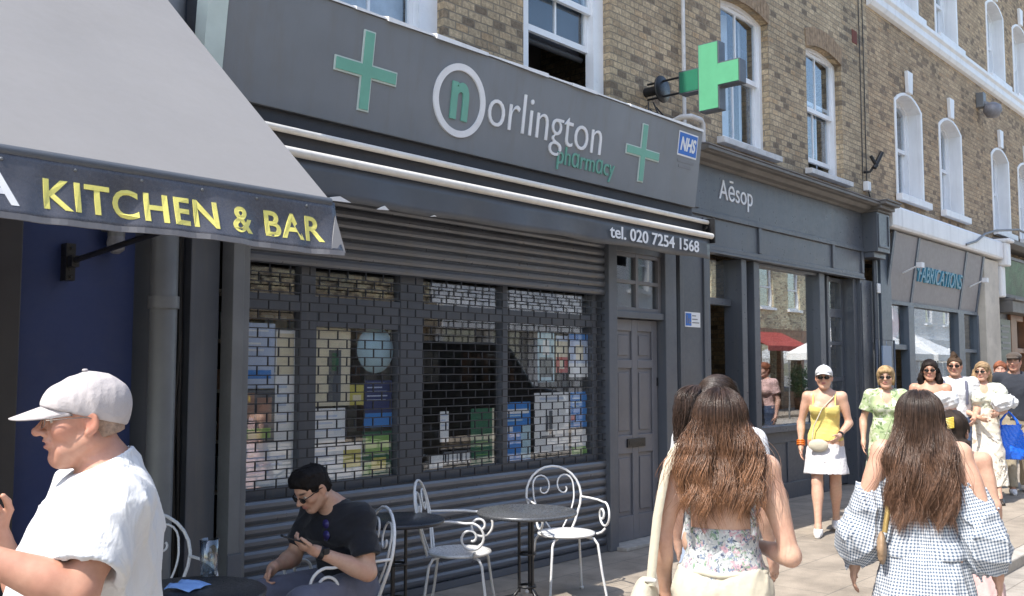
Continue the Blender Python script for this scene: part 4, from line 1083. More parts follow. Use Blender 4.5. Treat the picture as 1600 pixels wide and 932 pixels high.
# shop awnings and potted shrubs across the street
for x, lab, mt in ((29.0, "cream shop awning on the brown front across the street", M['gazebo']), (33.5, "dull red shop awning on the brown front across the street", plain("red_canvas", (0.30, 0.05, 0.04), 0.8))):
    mb = MB((x, -7.1, 2.6)); mb.prism_x([(-7.14, 3.15), (-5.9, 2.55), (-5.9, 2.35), (-5.92, 2.35), (-5.92, 2.53), (-7.14, 3.12)], x, x + 3.6)
    ob = mb.build("awning", mt); ob.location = (x, -7.1, 2.6); tag(ob, lab, "awning")
M['leaf'] = paint("shrub_leaf", (0.07, 0.13, 0.04), 0.6, 0.4, 8)
for x, lab in ((28.6, "potted green shrub at the near end of the brown front across the street"), (32.9, "potted green shrub between the two awnings across the street"), (37.6, "potted green shrub beyond the red awning across the street")):
    t = thing("potted_shrub", lab, "plant", (x, -6.6, 0))
    mb = MB(); mb.lathe([(0, 0), (0.2, 0), (0.27, 0.45), (0.24, 0.46), (0.22, 0.4), (0, 0.4)]); mb.build("pot", M['wood'], t)
    mb = MB()
    for k in range(700):
        d = Vector((random.gauss(0, 1), random.gauss(0, 1), random.gauss(0, 1))).normalized() * (random.random() ** 0.4)
        c = Vector((d.x * 0.5, d.y * 0.5, 1.15 + d.z * 0.72)); a = Vector((random.gauss(0, 1), random.gauss(0, 1), random.gauss(0, 1))).normalized() * 0.06; b_ = a.orthogonal().normalized() * 0.035
        mb.add([tuple(c - a), tuple(c + b_), tuple(c + a), tuple(c - b_)], [(0, 1, 2, 3)])
    mb.build("foliage", M['leaf'], t, fix=False)
# ---------------------------------------------------------------- posters and notices behind the pharmacy glass
def pm(name, c, r=0.5): return plain(name, c, r)
PC = {'white': pm("paper_white", (0.88, 0.90, 0.92)), 'cream': pm("paper_cream", (0.80, 0.74, 0.58)), 'blue': pm("poster_blue", (0.05, 0.28, 0.72)), 'green': pm("poster_green", (0.03, 0.16, 0.09)),
      'lime': pm("poster_lime", (0.28, 0.52, 0.14)), 'yellow': pm("poster_yellow", (0.65, 0.58, 0.15)), 'navy': pm("poster_navy", (0.03, 0.05, 0.17)), 'red': pm("poster_red", (0.55, 0.06, 0.05)),
      'sky': pm("poster_sky", (0.52, 0.72, 0.82)), 'ink': pm("poster_ink", (0.12, 0.14, 0.17)), 'skin': pm("poster_portrait", (0.45, 0.28, 0.22)), 'pale': pm("poster_pale_blue", (0.56, 0.66, 0.84))}
GROUP_P = "posters behind the roller grille"
def poster(label, x0, x1, z0, z1, base, blocks=(), y=5.268):
    c = ((x0 + x1) / 2, y, z0)
    m2 = MB(c); m2.box(x0, x1, y, y + 0.003, z0, z1)
    o = m2.build("poster", PC[base]); o.location = c
    tag(o, label, "poster", GROUP_P)
    by = {}
    for (a, b_, c0, d, k) in blocks: by.setdefault(k, []).append((a, b_, c0, d))
    for k, bl in by.items():
        m2 = MB(c)
        for q, (a, b_, c0, d) in enumerate(bl):
            dy = 0.0006 * (1 + q * 0.01)
            m2.box(x0 + a * (x1 - x0), x0 + b_ * (x1 - x0), y - dy - 0.0006 * (list(by).index(k)), y - 0.0001, z0 + c0 * (z1 - z0), z0 + d * (z1 - z0))
        m2.build("print", PC[k], o)
    return o
def lines(n, top, bot, k='ink', x0=0.1, x1=0.9, th=0.3):
    out = []; r_ = random.Random(n * 7 + int(top * 100)); s = (top - bot) / n
    for i in range(n):
        z = top - i * s; out.append((x0, x0 + (x1 - x0) * r_.uniform(0.55, 1.0), z - s * th, z, k))
    return out
poster("pale blue notice at the far left end of the grille, above a portrait print", 3.335, 3.585, 1.485, 1.90, 'pale', [(0.1, 0.9, 0.15, 0.28, 'blue')] + lines(4, 0.9, 0.5, 'white'))
poster("portrait print with pinkish faces between two white notices at the left end", 3.335, 3.59, 1.155, 1.475, 'ink', [(0.08, 0.42, 0.45, 0.95, 'skin'), (0.5, 0.92, 0.35, 0.85, 'skin'), (0.1, 0.9, 0.05, 0.25, 'lime')], y=5.270)
poster("tall white notice left of the shop door frame, with a cream upper half", 3.595, 3.742, 1.145, 1.86, 'white', [(0.05, 0.95, 0.6, 0.97, 'cream')] + lines(5, 0.5, 0.1, 'pale'), y=5.272)
poster("wide white sheet lowest at the left end of the grille", 3.335, 3.742, 0.865, 1.14, 'white', lines(4, 0.85, 0.2, 'pale'), y=5.274)
o = MB((4.53, 5.27, 1.57)); o.lathe([(0, 0), (0.165, 0), (0.165, 0.003), (0, 0.003)], (4.42, 5.266, 1.745), 40, axis='y'); ob = o.build("poster", PC['sky']); ob.location = (4.53, 5.27, 1.57); tag(ob, "round pale blue sticker in the shop door pane", "poster", GROUP_P)
poster("cream sheet in the shop door pane left of the round pale blue sticker", 3.885, 4.20, 1.36, 1.885, 'cream', [(0.42, 0.75, 0.05, 0.72, 'ink'), (0.5, 0.68, 0.45, 0.68, 'green')], y=5.271)
poster("white card below the cream sheet in the shop door pane", 3.885, 4.16, 1.115, 1.345, 'white', lines(3, 0.8, 0.2, 'pale'))
poster("wide white sheet with a yellow corner at the foot of the shop door pane", 3.885, 4.31, 0.865, 1.105, 'white', [(0.62, 0.98, 0.3, 0.8, 'yellow')] + lines(3, 0.9, 0.3, 'pale', 0.05, 0.5), y=5.270)
poster("green and lime leaflet in the lower right of the shop door pane", 4.32, 4.585, 0.865, 1.17, 'green', [(0.1, 0.9, 0.5, 0.9, 'lime'), (0.3, 0.8, 0.1, 0.4, 'yellow'), (0.05, 0.3, .05, .3, 'lime')], y=5.273)
poster("navy leaflet with white specks below the round pale blue sticker", 4.33, 4.585, 1.20, 1.53, 'navy', lines(5, 0.95, 0.5, 'pale') + [(0.0, 1.0, 0.0, 0.3, 'blue')], y=5.275)
poster("orange yellow card beside the navy leaflet", 4.20, 4.32, 1.36, 1.50, 'yellow', [(0.2, 0.8, 0.2, 0.5, 'cream')])
poster("narrow white card alone at the left of the wide right pane", 5.06, 5.15, 1.06, 1.29, 'white', lines(3, 0.9, 0.4, 'pale'))
poster("small white card low in the corner of the wide right pane", 4.95, 5.09, 0.87, 0.97, 'white', [])
poster("row of small pale labels along the bottom of the wide right pane", 5.10, 5.40, 0.885, 0.985, 'ink', [(0.02 + 0.16 * i, 0.13 + 0.16 * i, 0.1, 0.85, 'white') for i in range(6)])
poster("dark green poster left of the bright blue one", 5.39, 5.655, 0.865, 1.30, 'green', [(0.92, 1.0, 0.0, 1.0, 'cream')] + lines(4, 0.4, 0.1, 'lime', 0.2, 0.8, 0.15))
poster("bright blue poster with white lines, largest in the right pane", 5.70, 6.10, 0.865, 1.34, 'blue', [(0.05, 0.95, 0.80, 0.88, 'white'), (0.05, 0.45, 0.50, 0.58, 'white'), (0.0, 0.22, 0.02, 0.42, 'sky'), (0.70, 1.0, 0.02, 0.60, 'sky')] + lines(2, 0.78, 0.62, 'sky'))
poster("white poster with a dark pencil drawing right of the bright blue poster", 6.15, 6.61, 0.90, 1.41, 'white', [(0.32, 0.40, 0.35, 0.62, 'ink'), (0.42, 0.52, 0.30, 0.70, 'ink'), (0.2, 0.6, 0.26, 0.29, 'ink'), (0.15, 0.85, 0.88, 0.92, 'pale')])
poster("small mid blue leaflet at the right end of the grille", 6.64, 6.87, 1.10, 1.41, 'blue', lines(4, 0.95, 0.5, 'sky') + [(0.0, 0.3, 0.2, 0.35, 'red')])
poster("small white leaflet with a green foot below the mid blue one", 6.65, 6.87, 0.865, 1.08, 'white', [(0.0, 1.0, 0.0, 0.3, 'lime')])
poster("red and cream strip leaflet high in the right pane", 6.44, 6.60, 1.58, 1.90, 'cream', [(0.0, 1.0, 0.0, 0.42, 'red'), (0.3, 0.7, 0.1, 0.35, 'cream'), (0.0, 1.0, 0.85, 1.0, 'pale')])
poster("pale blue picture poster beside the red and cream strip", 6.62, 6.89, 1.54, 1.92, 'pale', [(0.0, 1.0, 0.0, 0.32, 'white'), (0.35, 0.75, 0.4, 0.75, 'cream'), (0.0, 1.0, 0.85, 1.0, 'blue')])
poster("grey picture card at the left of the red and cream strip", 6.20, 6.42, 1.50, 1.92, 'sky', [(0.1, 0.9, 0.1, 0.5, 'ink'), (0.3, 0.7, 0.55, 0.85, 'white')], y=5.271)

# shelves of boxed goods inside the shop
su = thing("display_shelf", "dim shelf of boxed goods deep inside the shuttered pharmacy", "shelf", (5.2, 7.9, 0))
mb = MB((5.2, 7.9, 0))
for z in (0.5, 0.95, 1.4, 1.85, 2.3): mb.box(3.4, 6.8, 7.7, 8.1, z, z + 0.03)
mb.build("board", M['sill'], su)
for z in (0.53, 0.98, 1.43, 1.88):
    x = 3.45
    while x < 6.6:
        w = random.uniform(0.08, 0.2); mb = MB((5.2, 7.9, 0)); mb.box(x, x + w, 7.75, 7.95, z, z + random.uniform(0.12, 0.3)); mb.build('boxed_goods', PC[random.choice(('white', 'sky', 'skin'))], su); x += w + random.uniform(0.01, 0.08)

# ---------------------------------------------------------------- wrought metal chairs and round tables
def spiral(c, r0, r1, a0, a1, n, axis_u, axis_v):
    out = []
    for i in range(n + 1):
        t = i / n; a = a0 + (a1 - a0) * t; r = r0 + (r1 - r0) * t
        out.append(tuple(c[k] + axis_u[k] * r * math.cos(a) + axis_v[k] * r * math.sin(a) for k in range(3)))
    return out
def make_chair(label, loc, rz):
    """seat centre over the origin, facing +y"""
    t = thing("garden_chair", label, "chair", loc, rz, "white wrought metal chairs outside the shops")
    mt = M['chair_white']
    m2 = MB(); m2.lathe([(0, 0.436), (0.17, 0.437), (0.195, 0.440), (0.207, 0.449), (0.204, 0.458), (0.18, 0.461), (0.0, 0.455)], (0, 0, 0), 40); m2.build("seat", mt, t)
    for sx in (-1, 1):
        for sy in (-1, 1):
            m2 = MB(); m2.tube([(sx * 0.11, sy * 0.11, 0.432), (sx * 0.15, sy * 0.145, 0.425), (sx * 0.17, sy * 0.165, 0.39), (sx * 0.19, sy * 0.19, 0.2), (sx * 0.215, sy * 0.225, 0.006)], 0.0092, 8); m2.lathe([(0, 0), (0.014, 0), (0.014, 0.02), (0, 0.02)], (sx * 0.215, sy * 0.225, 0), 8); m2.build("leg", mt, t)
    lean = lambda z: -0.185 - 0.20 * (z - 0.45)
    W = lambda z: 0.13 + 0.085 * min(1, max(0, (z - 0.45) / 0.2))
    hoop = [(-0.12, lean(0.45), 0.445)]
    for z in (0.50, 0.56, 0.62, 0.68): hoop.append((-W(z), lean(z), z))
    for i in range(13):
        a = math.pi - math.pi * i / 12; z = 0.69 + 0.205 * math.sin(a); hoop.append((0.215 * math.cos(a), lean(z), z))
    for z in (0.68, 0.62, 0.56, 0.50): hoop.append((W(z), lean(z), z))
    hoop.append((0.12, lean(0.45), 0.445))
    m2 = MB(); m2.tube(hoop, 0.0088, 8); m2.build("back_frame", mt, t)
    for s in (-1, 1):
        pts = []
        for i in range(34):
            tt = i / 33
            if tt < 0.45:
                q = tt / 0.45; x = s * (0.05 + 0.11 * math.sin(q * math.pi / 2)); z = 0.46 + 0.25 * q
            else:
                q = (tt - 0.45) / 0.55; a = -0.1 + q * (2.2 * math.pi)
                r = 0.078 * (1 - q) + 0.016 * q
                x = s * (0.082 + r * math.cos(a)); z = 0.735 + 0.03 * (1 - q) + r * math.sin(a) * 1.15
            pts.append((x, lean(z), z))
        m2 = MB(); m2.tube(pts, 0.0062, 6); m2.build("back_scroll", mt, t)
    for s in (-1, 1):
        pts = [(s * 0.212, lean(0.67), 0.67), (s * 0.235, -0.12, 0.672), (s * 0.25, 0.0, 0.672), (s * 0.255, 0.08, 0.665)]
        cx, cz = 0.105, 0.575
        for i in range(1, 40):
            q = i / 39; a = math.pi * 0.55 - q * (3.05 * math.pi)
            r = 0.095 * (1 - q * 0.8); pts.append((s * (0.255 - 0.03 * q), cx + r * math.cos(a), cz + r * math.sin(a)))
        m2 = MB(); m2.tube(pts, 0.0080, 8); m2.tube([(s * 0.245, 0.13, 0.49), (s * 0.22, 0.12, 0.462), (s * 0.19, 0.10, 0.45)], 0.0085, 6); m2.build("arm", mt, t)
    return t
def facing(dx, dy): return math.atan2(-dx, dy)
make_chair("white metal scroll chair in shade, left of the grey bistro table, turned side on", (4.40, 4.40, 0), facing(0.60, -0.80))
make_chair("white metal scroll chair behind the grey table, nearest the panelled door", (5.40, 4.33, 0), facing(-0.48, -0.87))
make_chair("white metal scroll chair the dark haired man in black is sitting on", (3.05, 3.94, 0), facing(-0.93, 0.36))
make_chair("white metal scroll chair half hidden behind the man in the cap and the drinking glass", (2.30, 4.33, 0), facing(-0.3, -0.95))
M['table_grey'] = paint("table_grey_metal", (0.115, 0.12, 0.13), 0.3, 0.12, 6, 0.25, 0.05, metal=0.4)
M['table_dark'] = paint("table_dark_metal", (0.035, 0.037, 0.045), 0.35, 0.12, 6, 0.2, 0.05, metal=0.3)
def make_table(label, loc, r, mat, rz=0.0):
    t = thing("bistro_table", label, "table", loc, rz, "round bistro tables")
    m2 = MB(); m2.lathe([(0, 0.70), (r - 0.02, 0.70), (r - 0.004, 0.696), (r, 0.704), (r, 0.714), (r - 0.008, 0.72), (0.0, 0.721)], (0, 0, 0), 56); m2.build("tabletop", mat, t)
    m2 = MB()
    for k in range(3):
        a = 2 * math.pi * k / 3 + 0.4; c, s_ = math.cos(a), math.sin(a)
        m2.tube([(0.05 * c, 0.05 * s_, 0.70), (0.05 * c, 0.05 * s_, 0.22)], 0.010, 8)
    for z in (0.25, 0.45, 0.66): m2.lathe([(0.045, z), (0.06, z), (0.06, z + 0.012), (0.045, z + 0.012)], (0, 0, 0), 20, cap=False)
    m2.build("column", M['black_metal'], t)
    for k in range(3):
        a = 2 * math.pi * k / 3 + 0.4; c, s_ = math.cos(a), math.sin(a)
        m2 = MB(); m2.tube([(0.05 * c, 0.05 * s_, 0.24), (0.08 * c, 0.08 * s_, 0.20), (0.15 * c, 0.15 * s_, 0.19), (0.23 * c, 0.23 * s_, 0.13), (0.27 * c, 0.27 * s_, 0.012)], 0.011, 8); m2.build("leg", M['black_metal'], t)
    return t
make_table("grey round bistro table between the two empty white chairs", (4.62, 4.02, 0), 0.315, M['table_grey'])
make_table("dark round bistro table holding the drinking glass at the lower left", (2.05, 3.57, 0), 0.30, M['table_dark'], 0.5)
make_table("dark round bistro table against the shutter behind the man in black", (3.86, 4.38, 0), 0.28, M['table_dark'], 0.9)
# drinking glass and paper napkin
gm = glass_mat("tumbler_glass", (0.86, 0.89, 0.90), 2.4)
mb = MB(); mb.lathe([(0, 0), (0.030, 0.0), (0.034, 0.004), (0.037, 0.06), (0.042, 0.155), (0.0395, 0.156), (0.034, 0.06), (0.030, 0.022), (0.0, 0.02)], (0, 0, 0), 32, cap=False)
ob = mb.build("drinking_glass", gm); ob.location = (2.252, 3.768, 0.7212); tag(ob, "tall clear drinking glass on the dark round table", "glass")
v = []; f = []
for i in range(9):
    for j in range(7):
        v.append((i * 0.018 - 0.07, j * 0.02 - 0.06, 0.004 + 0.018 * abs(math.sin(i * 0.8 + j * 0.5)) * (0.3 + j / 7)))
for i in range(8):
    for j in range(6): f.append((i * 7 + j, (i + 1) * 7 + j, (i + 1) * 7 + j + 1, i * 7 + j + 1))
mb = MB(); mb.add(v, f, 0, True); ob = mb.build("napkin", plain("napkin_blue", (0.25, 0.42, 0.78), 0.8)); ob.location = (2.07, 3.62, 0.7215); ob.rotation_euler = (0, 0, 0.4); tag(ob, "crumpled pale blue paper napkin on the dark table beside the man in the cap", "napkin")
sd = ob.modifiers.new("thick", 'SOLIDIFY'); sd.thickness = 0.002
# ---------------------------------------------------------------- body modelling: distance fields meshed as one continuous surface
def A3(p): return np.array(p, dtype=np.float64)

class Prim:
    """one soft shape: f(X, Y, Z) gives a signed distance, lo and hi bound its solid part"""
    __slots__ = ("f", "lo", "hi", "k", "sub")
    def __init__(s, f, lo, hi, k=0.02, sub=False):
        s.f, s.lo, s.hi, s.k, s.sub = f, A3(lo), A3(hi), k, sub

def cone(a, b, ra, rb, k=0.02, inf=0.0, cut=False, sub=False, bulge=0.0, bt=0.35, flat=None):
    """tapered round limb from a to b; bulge swells it around fraction bt; cut ends it square at b"""
    a, b = A3(a), A3(b); ra += inf; rb += inf
    d = b - a; L2 = max(1e-9, float(d @ d)); L = math.sqrt(L2)
    def f(X, Y, Z):
        px, py, pz = X - a[0], Y - a[1], Z - a[2]
        tt = (px * d[0] + py * d[1] + pz * d[2]) / L2
        t = np.clip(tt, 0, 1)
        qx, qy, qz = px - t * d[0], py - t * d[1], pz - t * d[2]
        r = ra + (rb - ra) * t
        if bulge: r = r + bulge * np.exp(-((t - bt) / 0.24) ** 2)
        o = np.sqrt(qx * qx + qy * qy + qz * qz) - r
        if cut: o = np.maximum(o, (tt - 1.0) * L)
        return o
    m = max(ra, rb) + abs(bulge)
    return Prim(f, np.minimum(a, b) - m, np.maximum(a, b) + m, k, sub)

def ell(c, r, k=0.02, rot=None, inf=0.0, sub=False):
    """ellipsoid, optionally turned by a 3x3 matrix (columns = own axes)"""
    c = A3(c); r = A3(r) + inf
    R = None if rot is None else np.array(rot)
    def f(X, Y, Z):
        px, py, pz = X - c[0], Y - c[1], Z - c[2]
        if R is not None:
            px, py, pz = px * R[0, 0] + py * R[1, 0] + pz * R[2, 0], px * R[0, 1] + py * R[1, 1] + pz * R[2, 1], px * R[0, 2] + py * R[1, 2] + pz * R[2, 2]
        k0 = np.sqrt((px / r[0]) ** 2 + (py / r[1]) ** 2 + (pz / r[2]) ** 2)
        k1 = np.sqrt((px / r[0] ** 2) ** 2 + (py / r[1] ** 2) ** 2 + (pz / r[2] ** 2) ** 2)
        return k0 * (k0 - 1.0) / np.maximum(k1, 1e-6)
    m = float(max(r)) if R is not None else r
    return Prim(f, c - m, c + m, k, sub)

def loft(secs, k=0.02, inf=0.0, pw=2.3, sub=False, cap=0.0):
    """stack of oval sections: (cx, cy, cz, rx, ry, yaw); runs along z"""
    S = np.array([list(s) + [0.0] * (6 - len(s)) for s in secs], dtype=np.float64)
    S = S[np.argsort(S[:, 2])]
    z0, z1 = S[0, 2], S[-1, 2]
    def smooth(Z, col):
        return np.interp(Z, S[:, 2], S[:, col])
    # denser table so that the outline is a smooth curve through the sections
    zz = np.linspace(z0, z1, 160)
    tab = []
    for col in (0, 1, 3, 4, 5):
        y = np.interp(zz, S[:, 2], S[:, col])
        ker = np.hanning(19); ker /= ker.sum()
        yp = np.pad(y, 9, mode='reflect', reflect_type='odd'); tab.append(np.convolve(yp, ker, 'valid'))
    def f(X, Y, Z):
        z = np.clip(Z, z0, z1)
        cx, cy, rx, ry, yw = (np.interp(z, zz, t) for t in tab)
        rx = rx + inf; ry = ry + inf
        px, py = X - cx, Y - cy
        if np.any(S[:, 5] != 0):
            c, s_ = np.cos(yw), np.sin(yw); px, py = px * c + py * s_, -px * s_ + py * c
        q = (np.abs(px / rx) ** pw + np.abs(py / ry) ** pw) ** (1.0 / pw)
        d = (q - 1.0) * np.minimum(rx, ry)
        return np.maximum(d, np.abs(Z - z) * 0 + np.maximum(z0 - inf * cap - Z, Z - z1 - inf * cap))
    m = max(S[:, 3].max(), S[:, 4].max()) + inf
    lo = (S[:, 0].min() - m, S[:, 1].min() - m, z0 - 0.01 - inf * cap); hi = (S[:, 0].max() + m, S[:, 1].max() + m, z1 + 0.01 + inf * cap)
    return Prim(f, lo, hi, k, sub)

def half(p, n, sub=True):
    """everything on the +n side of a plane (used to cut)"""
    p, n = A3(p), A3(n); n = n / np.linalg.norm(n)
    return Prim(lambda X, Y, Z: -((X - p[0]) * n[0] + (Y - p[1]) * n[1] + (Z - p[2]) * n[2]), (-9, -9, -9), (9, 9, 9), 0.0, sub)

def axis_steps(lo, hi, h, fine=()):
    """grid coordinates: step h, finer inside the given (a, b, step) spans"""
    out = [lo]
    while out[-1] < hi:
        s = h
        for a, b, hh in fine:
            if a - s <= out[-1] < b: s = min(s, hh)
        out.append(out[-1] + s)
    return np.array(out)

def field(prims, h, fz=(), noise_f=None, pad=0.015, lo=None, hi=None, hz=None):
    solid = [p for p in prims if not p.sub]
    L = np.min([p.lo for p in solid], axis=0) - pad - h; Hh = np.max([p.hi for p in solid], axis=0) + pad + h
    if lo is not None: L = np.maximum(L, lo)
    if hi is not None: Hh = np.minimum(Hh, hi)
    xs, ys, zs = axis_steps(L[0], Hh[0], h), axis_steps(L[1], Hh[1], h), axis_steps(L[2], Hh[2], hz or h, fz)
    D = np.full((len(xs), len(ys), len(zs)), 0.25, dtype=np.float32)
    def add_noise():
        near = np.abs(D) < 0.05
        I = np.nonzero(near)
        D[I] += noise_f(xs[I[0]], ys[I[1]], zs[I[2]]).astype(np.float32)
    if noise_f is not None: prims = [p for p in prims if not p.sub] + [None] + [p for p in prims if p.sub]
    for p in prims:
        if p is None:
            add_noise(); continue
        m = p.k + 2.5 * h + 0.004
        i0, i1 = np.searchsorted(xs, p.lo[0] - m), np.searchsorted(xs, p.hi[0] + m)
        j0, j1 = np.searchsorted(ys, p.lo[1] - m), np.searchsorted(ys, p.hi[1] + m)
        k0, k1 = np.searchsorted(zs, p.lo[2] - m), np.searchsorted(zs, p.hi[2] + m)
        if i1 <= i0 or j1 <= j0 or k1 <= k0: continue
        d = p.f(xs[i0:i1, None, None], ys[None, j0:j1, None], zs[None, None, k0:k1]).astype(np.float32)
        A = D[i0:i1, j0:j1, k0:k1]
        kk = p.k
        if not p.sub:
            if kk > 0:
                hh = np.maximum(kk - np.abs(A - d), 0) / kk
                A[...] = np.minimum(A, d) - hh * hh * kk * 0.25
            else: A[...] = np.minimum(A, d)
        else:
            if kk > 0:
                hh = np.maximum(kk - np.abs(A + d), 0) / kk
                A[...] = np.maximum(A, -d) + hh * hh * kk * 0.25
            else: A[...] = np.maximum(A, -d)
    # close the surface at the edge of the grid
    for ax in range(3):
        sl = [slice(None)] * 3
        for e in (0, -1):
            sl[ax] = e; D[tuple(sl)] = np.maximum(D[tuple(sl)], 1e-3)
    return D, xs, ys, zs

EDGES = [(0, 1), (2, 3), (4, 5), (6, 7), (0, 2), (1, 3), (4, 6), (5, 7), (0, 4), (1, 5), (2, 6), (3, 7)]
def surface_net(D, xs, ys, zs):
    s = D < 0
    c = s[:-1, :-1, :-1].astype(np.int8)
    tot = np.zeros_like(c)
    for dx in (0, 1):
        for dy in (0, 1):
            for dz in (0, 1):
                tot += s[dx:s.shape[0] - 1 + dx, dy:s.shape[1] - 1 + dy, dz:s.shape[2] - 1 + dz]
    mix = (tot > 0) & (tot < 8)
    I, J, K = np.nonzero(mix)
    idx = np.full(mix.shape, -1, dtype=np.int64); idx[I, J, K] = np.arange(len(I))
    co, cv = [], []
    for q in range(8):
        dx, dy, dz = (q >> 2) & 1, (q >> 1) & 1, q & 1
        cv.append(D[I + dx, J + dy, K + dz].astype(np.float64))
        co.append(np.stack([xs[I + dx], ys[J + dy], zs[K + dz]], 1))
    acc = np.zeros((len(I), 3)); cnt = np.zeros(len(I))
    for a, b in EDGES:
        m = (cv[a] < 0) != (cv[b] < 0)
        t = cv[a][m] / (cv[a][m] - cv[b][m])
        acc[m] += co[a][m] + (co[b][m] - co[a][m]) * t[:, None]; cnt[m] += 1
    V = acc / np.maximum(cnt, 1)[:, None]
    F = []
    nx, ny, nz = D.shape
    # edges along x, y, z
    m = s[:-1, 1:-1, 1:-1] != s[1:, 1:-1, 1:-1]
    i, j, k = np.nonzero(m); j += 1; k += 1
    q = np.stack([idx[i, j - 1, k - 1], idx[i, j, k - 1], idx[i, j, k], idx[i, j - 1, k]], 1); fl = s[i, j, k]
    F.append(np.where(fl[:, None], q, q[:, ::-1]))
    m = s[1:-1, :-1, 1:-1] != s[1:-1, 1:, 1:-1]
    i, j, k = np.nonzero(m); i += 1; k += 1
    q = np.stack([idx[i - 1, j, k - 1], idx[i - 1, j, k], idx[i, j, k], idx[i, j, k - 1]], 1); fl = s[i, j, k]
    F.append(np.where(fl[:, None], q, q[:, ::-1]))
    m = s[1:-1, 1:-1, :-1] != s[1:-1, 1:-1, 1:]
    i, j, k = np.nonzero(m); i += 1; j += 1
    q = np.stack([idx[i - 1, j - 1, k], idx[i, j - 1, k], idx[i, j, k], idx[i - 1, j, k]], 1); fl = s[i, j, k]
    F.append(np.where(fl[:, None], q, q[:, ::-1]))
    F = np.concatenate(F)
    return V, F

def keep_large(V, F, share=0.02):
    """drop stray crumbs: keep connected pieces above a share of all vertices"""
    n = len(V); lab = np.arange(n)
    E = np.concatenate([F[:, [0, 1]], F[:, [1, 2]], F[:, [2, 3]]])
    for _ in range(400):
        m = np.minimum(lab[E[:, 0]], lab[E[:, 1]])
        new = lab.copy(); np.minimum.at(new, E[:, 0], m); np.minimum.at(new, E[:, 1], m)
        new = new[new]
        if np.array_equal(new, lab): break
        lab = new
    u, inv, c = np.unique(lab, return_inverse=True, return_counts=True)
    ok = c[inv] >= share * n
    remap = np.cumsum(ok) - 1
    return V[ok], remap[F[ok[F].all(1)]]

def smooth_mesh(V, F, it=1, lam=0.5):
    n = len(V)
    E = np.concatenate([F[:, [0, 1]], F[:, [1, 2]], F[:, [2, 3]], F[:, [3, 0]]]); E = np.concatenate([E, E[:, ::-1]])
    deg = np.bincount(E[:, 0], minlength=n)[:, None]
    for _ in range(it):
        S = np.zeros_like(V)
        for c in range(3): S[:, c] = np.bincount(E[:, 0], weights=V[E[:, 1], c], minlength=n)
        V = V + lam * (S / np.maximum(deg, 1) - V)
    return V

def skin_mesh(name, prims, h, mat, parent, fz=(), noise_f=None, colour=None, uvw=None, sm=1, lo=None, hi=None, share=0.02, hz=None):
    D, xs, ys, zs = field(prims, h, fz, noise_f, lo=lo, hi=hi, hz=hz)
    V, F = surface_net(D, xs, ys, zs)
    if len(V) == 0: raise RuntimeError("empty mesh " + name)
    V, F = keep_large(V, F, share)
    if sm: V = smooth_mesh(V, F, sm, 0.45)
    me = bpy.data.meshes.new(name)
    me.vertices.add(len(V)); me.vertices.foreach_set("co", V.astype(np.float32).ravel())
    me.loops.add(len(F) * 4); me.loops.foreach_set("vertex_index", F.astype(np.int32).ravel())
    me.polygons.add(len(F)); me.polygons.foreach_set("loop_start", np.arange(0, len(F) * 4, 4, dtype=np.int32))
    me.polygons.foreach_set("use_smooth", np.ones(len(F), dtype=bool))
    me.update(calc_edges=True); me.validate()
    me.materials.append(mat)
    if colour is not None:
        c = colour(V); a = me.color_attributes.new("Col", 'FLOAT_COLOR', 'POINT')
        a.data.foreach_set("color", np.concatenate([c, np.ones((len(V), 1))], 1).astype(np.float32).ravel())
    if uvw is not None:
        a = me.attributes.new("pat", 'FLOAT_VECTOR', 'POINT'); a.data.foreach_set("vector", uvw(V).astype(np.float32).ravel())
    o = bpy.data.objects.new(name, me)
    return link(o, parent)

def folds(seed, amp=0.006, scale=1.0, aniso=(1, 1, 1)):
    """soft irregular creases"""
    r = np.random.default_rng(seed)
    ks = [(r.normal(size=3) * A3(aniso) * s, r.uniform(0, 6.3), r.normal(size=3) * s * 0.4, r.uniform(0, 6.3)) for s in (9 * scale, 14 * scale, 22 * scale, 34 * scale)]
    def f(x, y, z):
        o = 0.0
        for i, (k, p, k2, p2) in enumerate(ks):
            w = 1.4 * np.sin(k2[0] * x + k2[1] * y + k2[2] * z + p2)
            v = np.sin(k[0] * x + k[1] * y + k[2] * z + p + w)
            o = o + (1 - np.abs(v)) ** 2 * (0.9 ** i) - 0.33
        return -amp * 0.5 * o
    return f

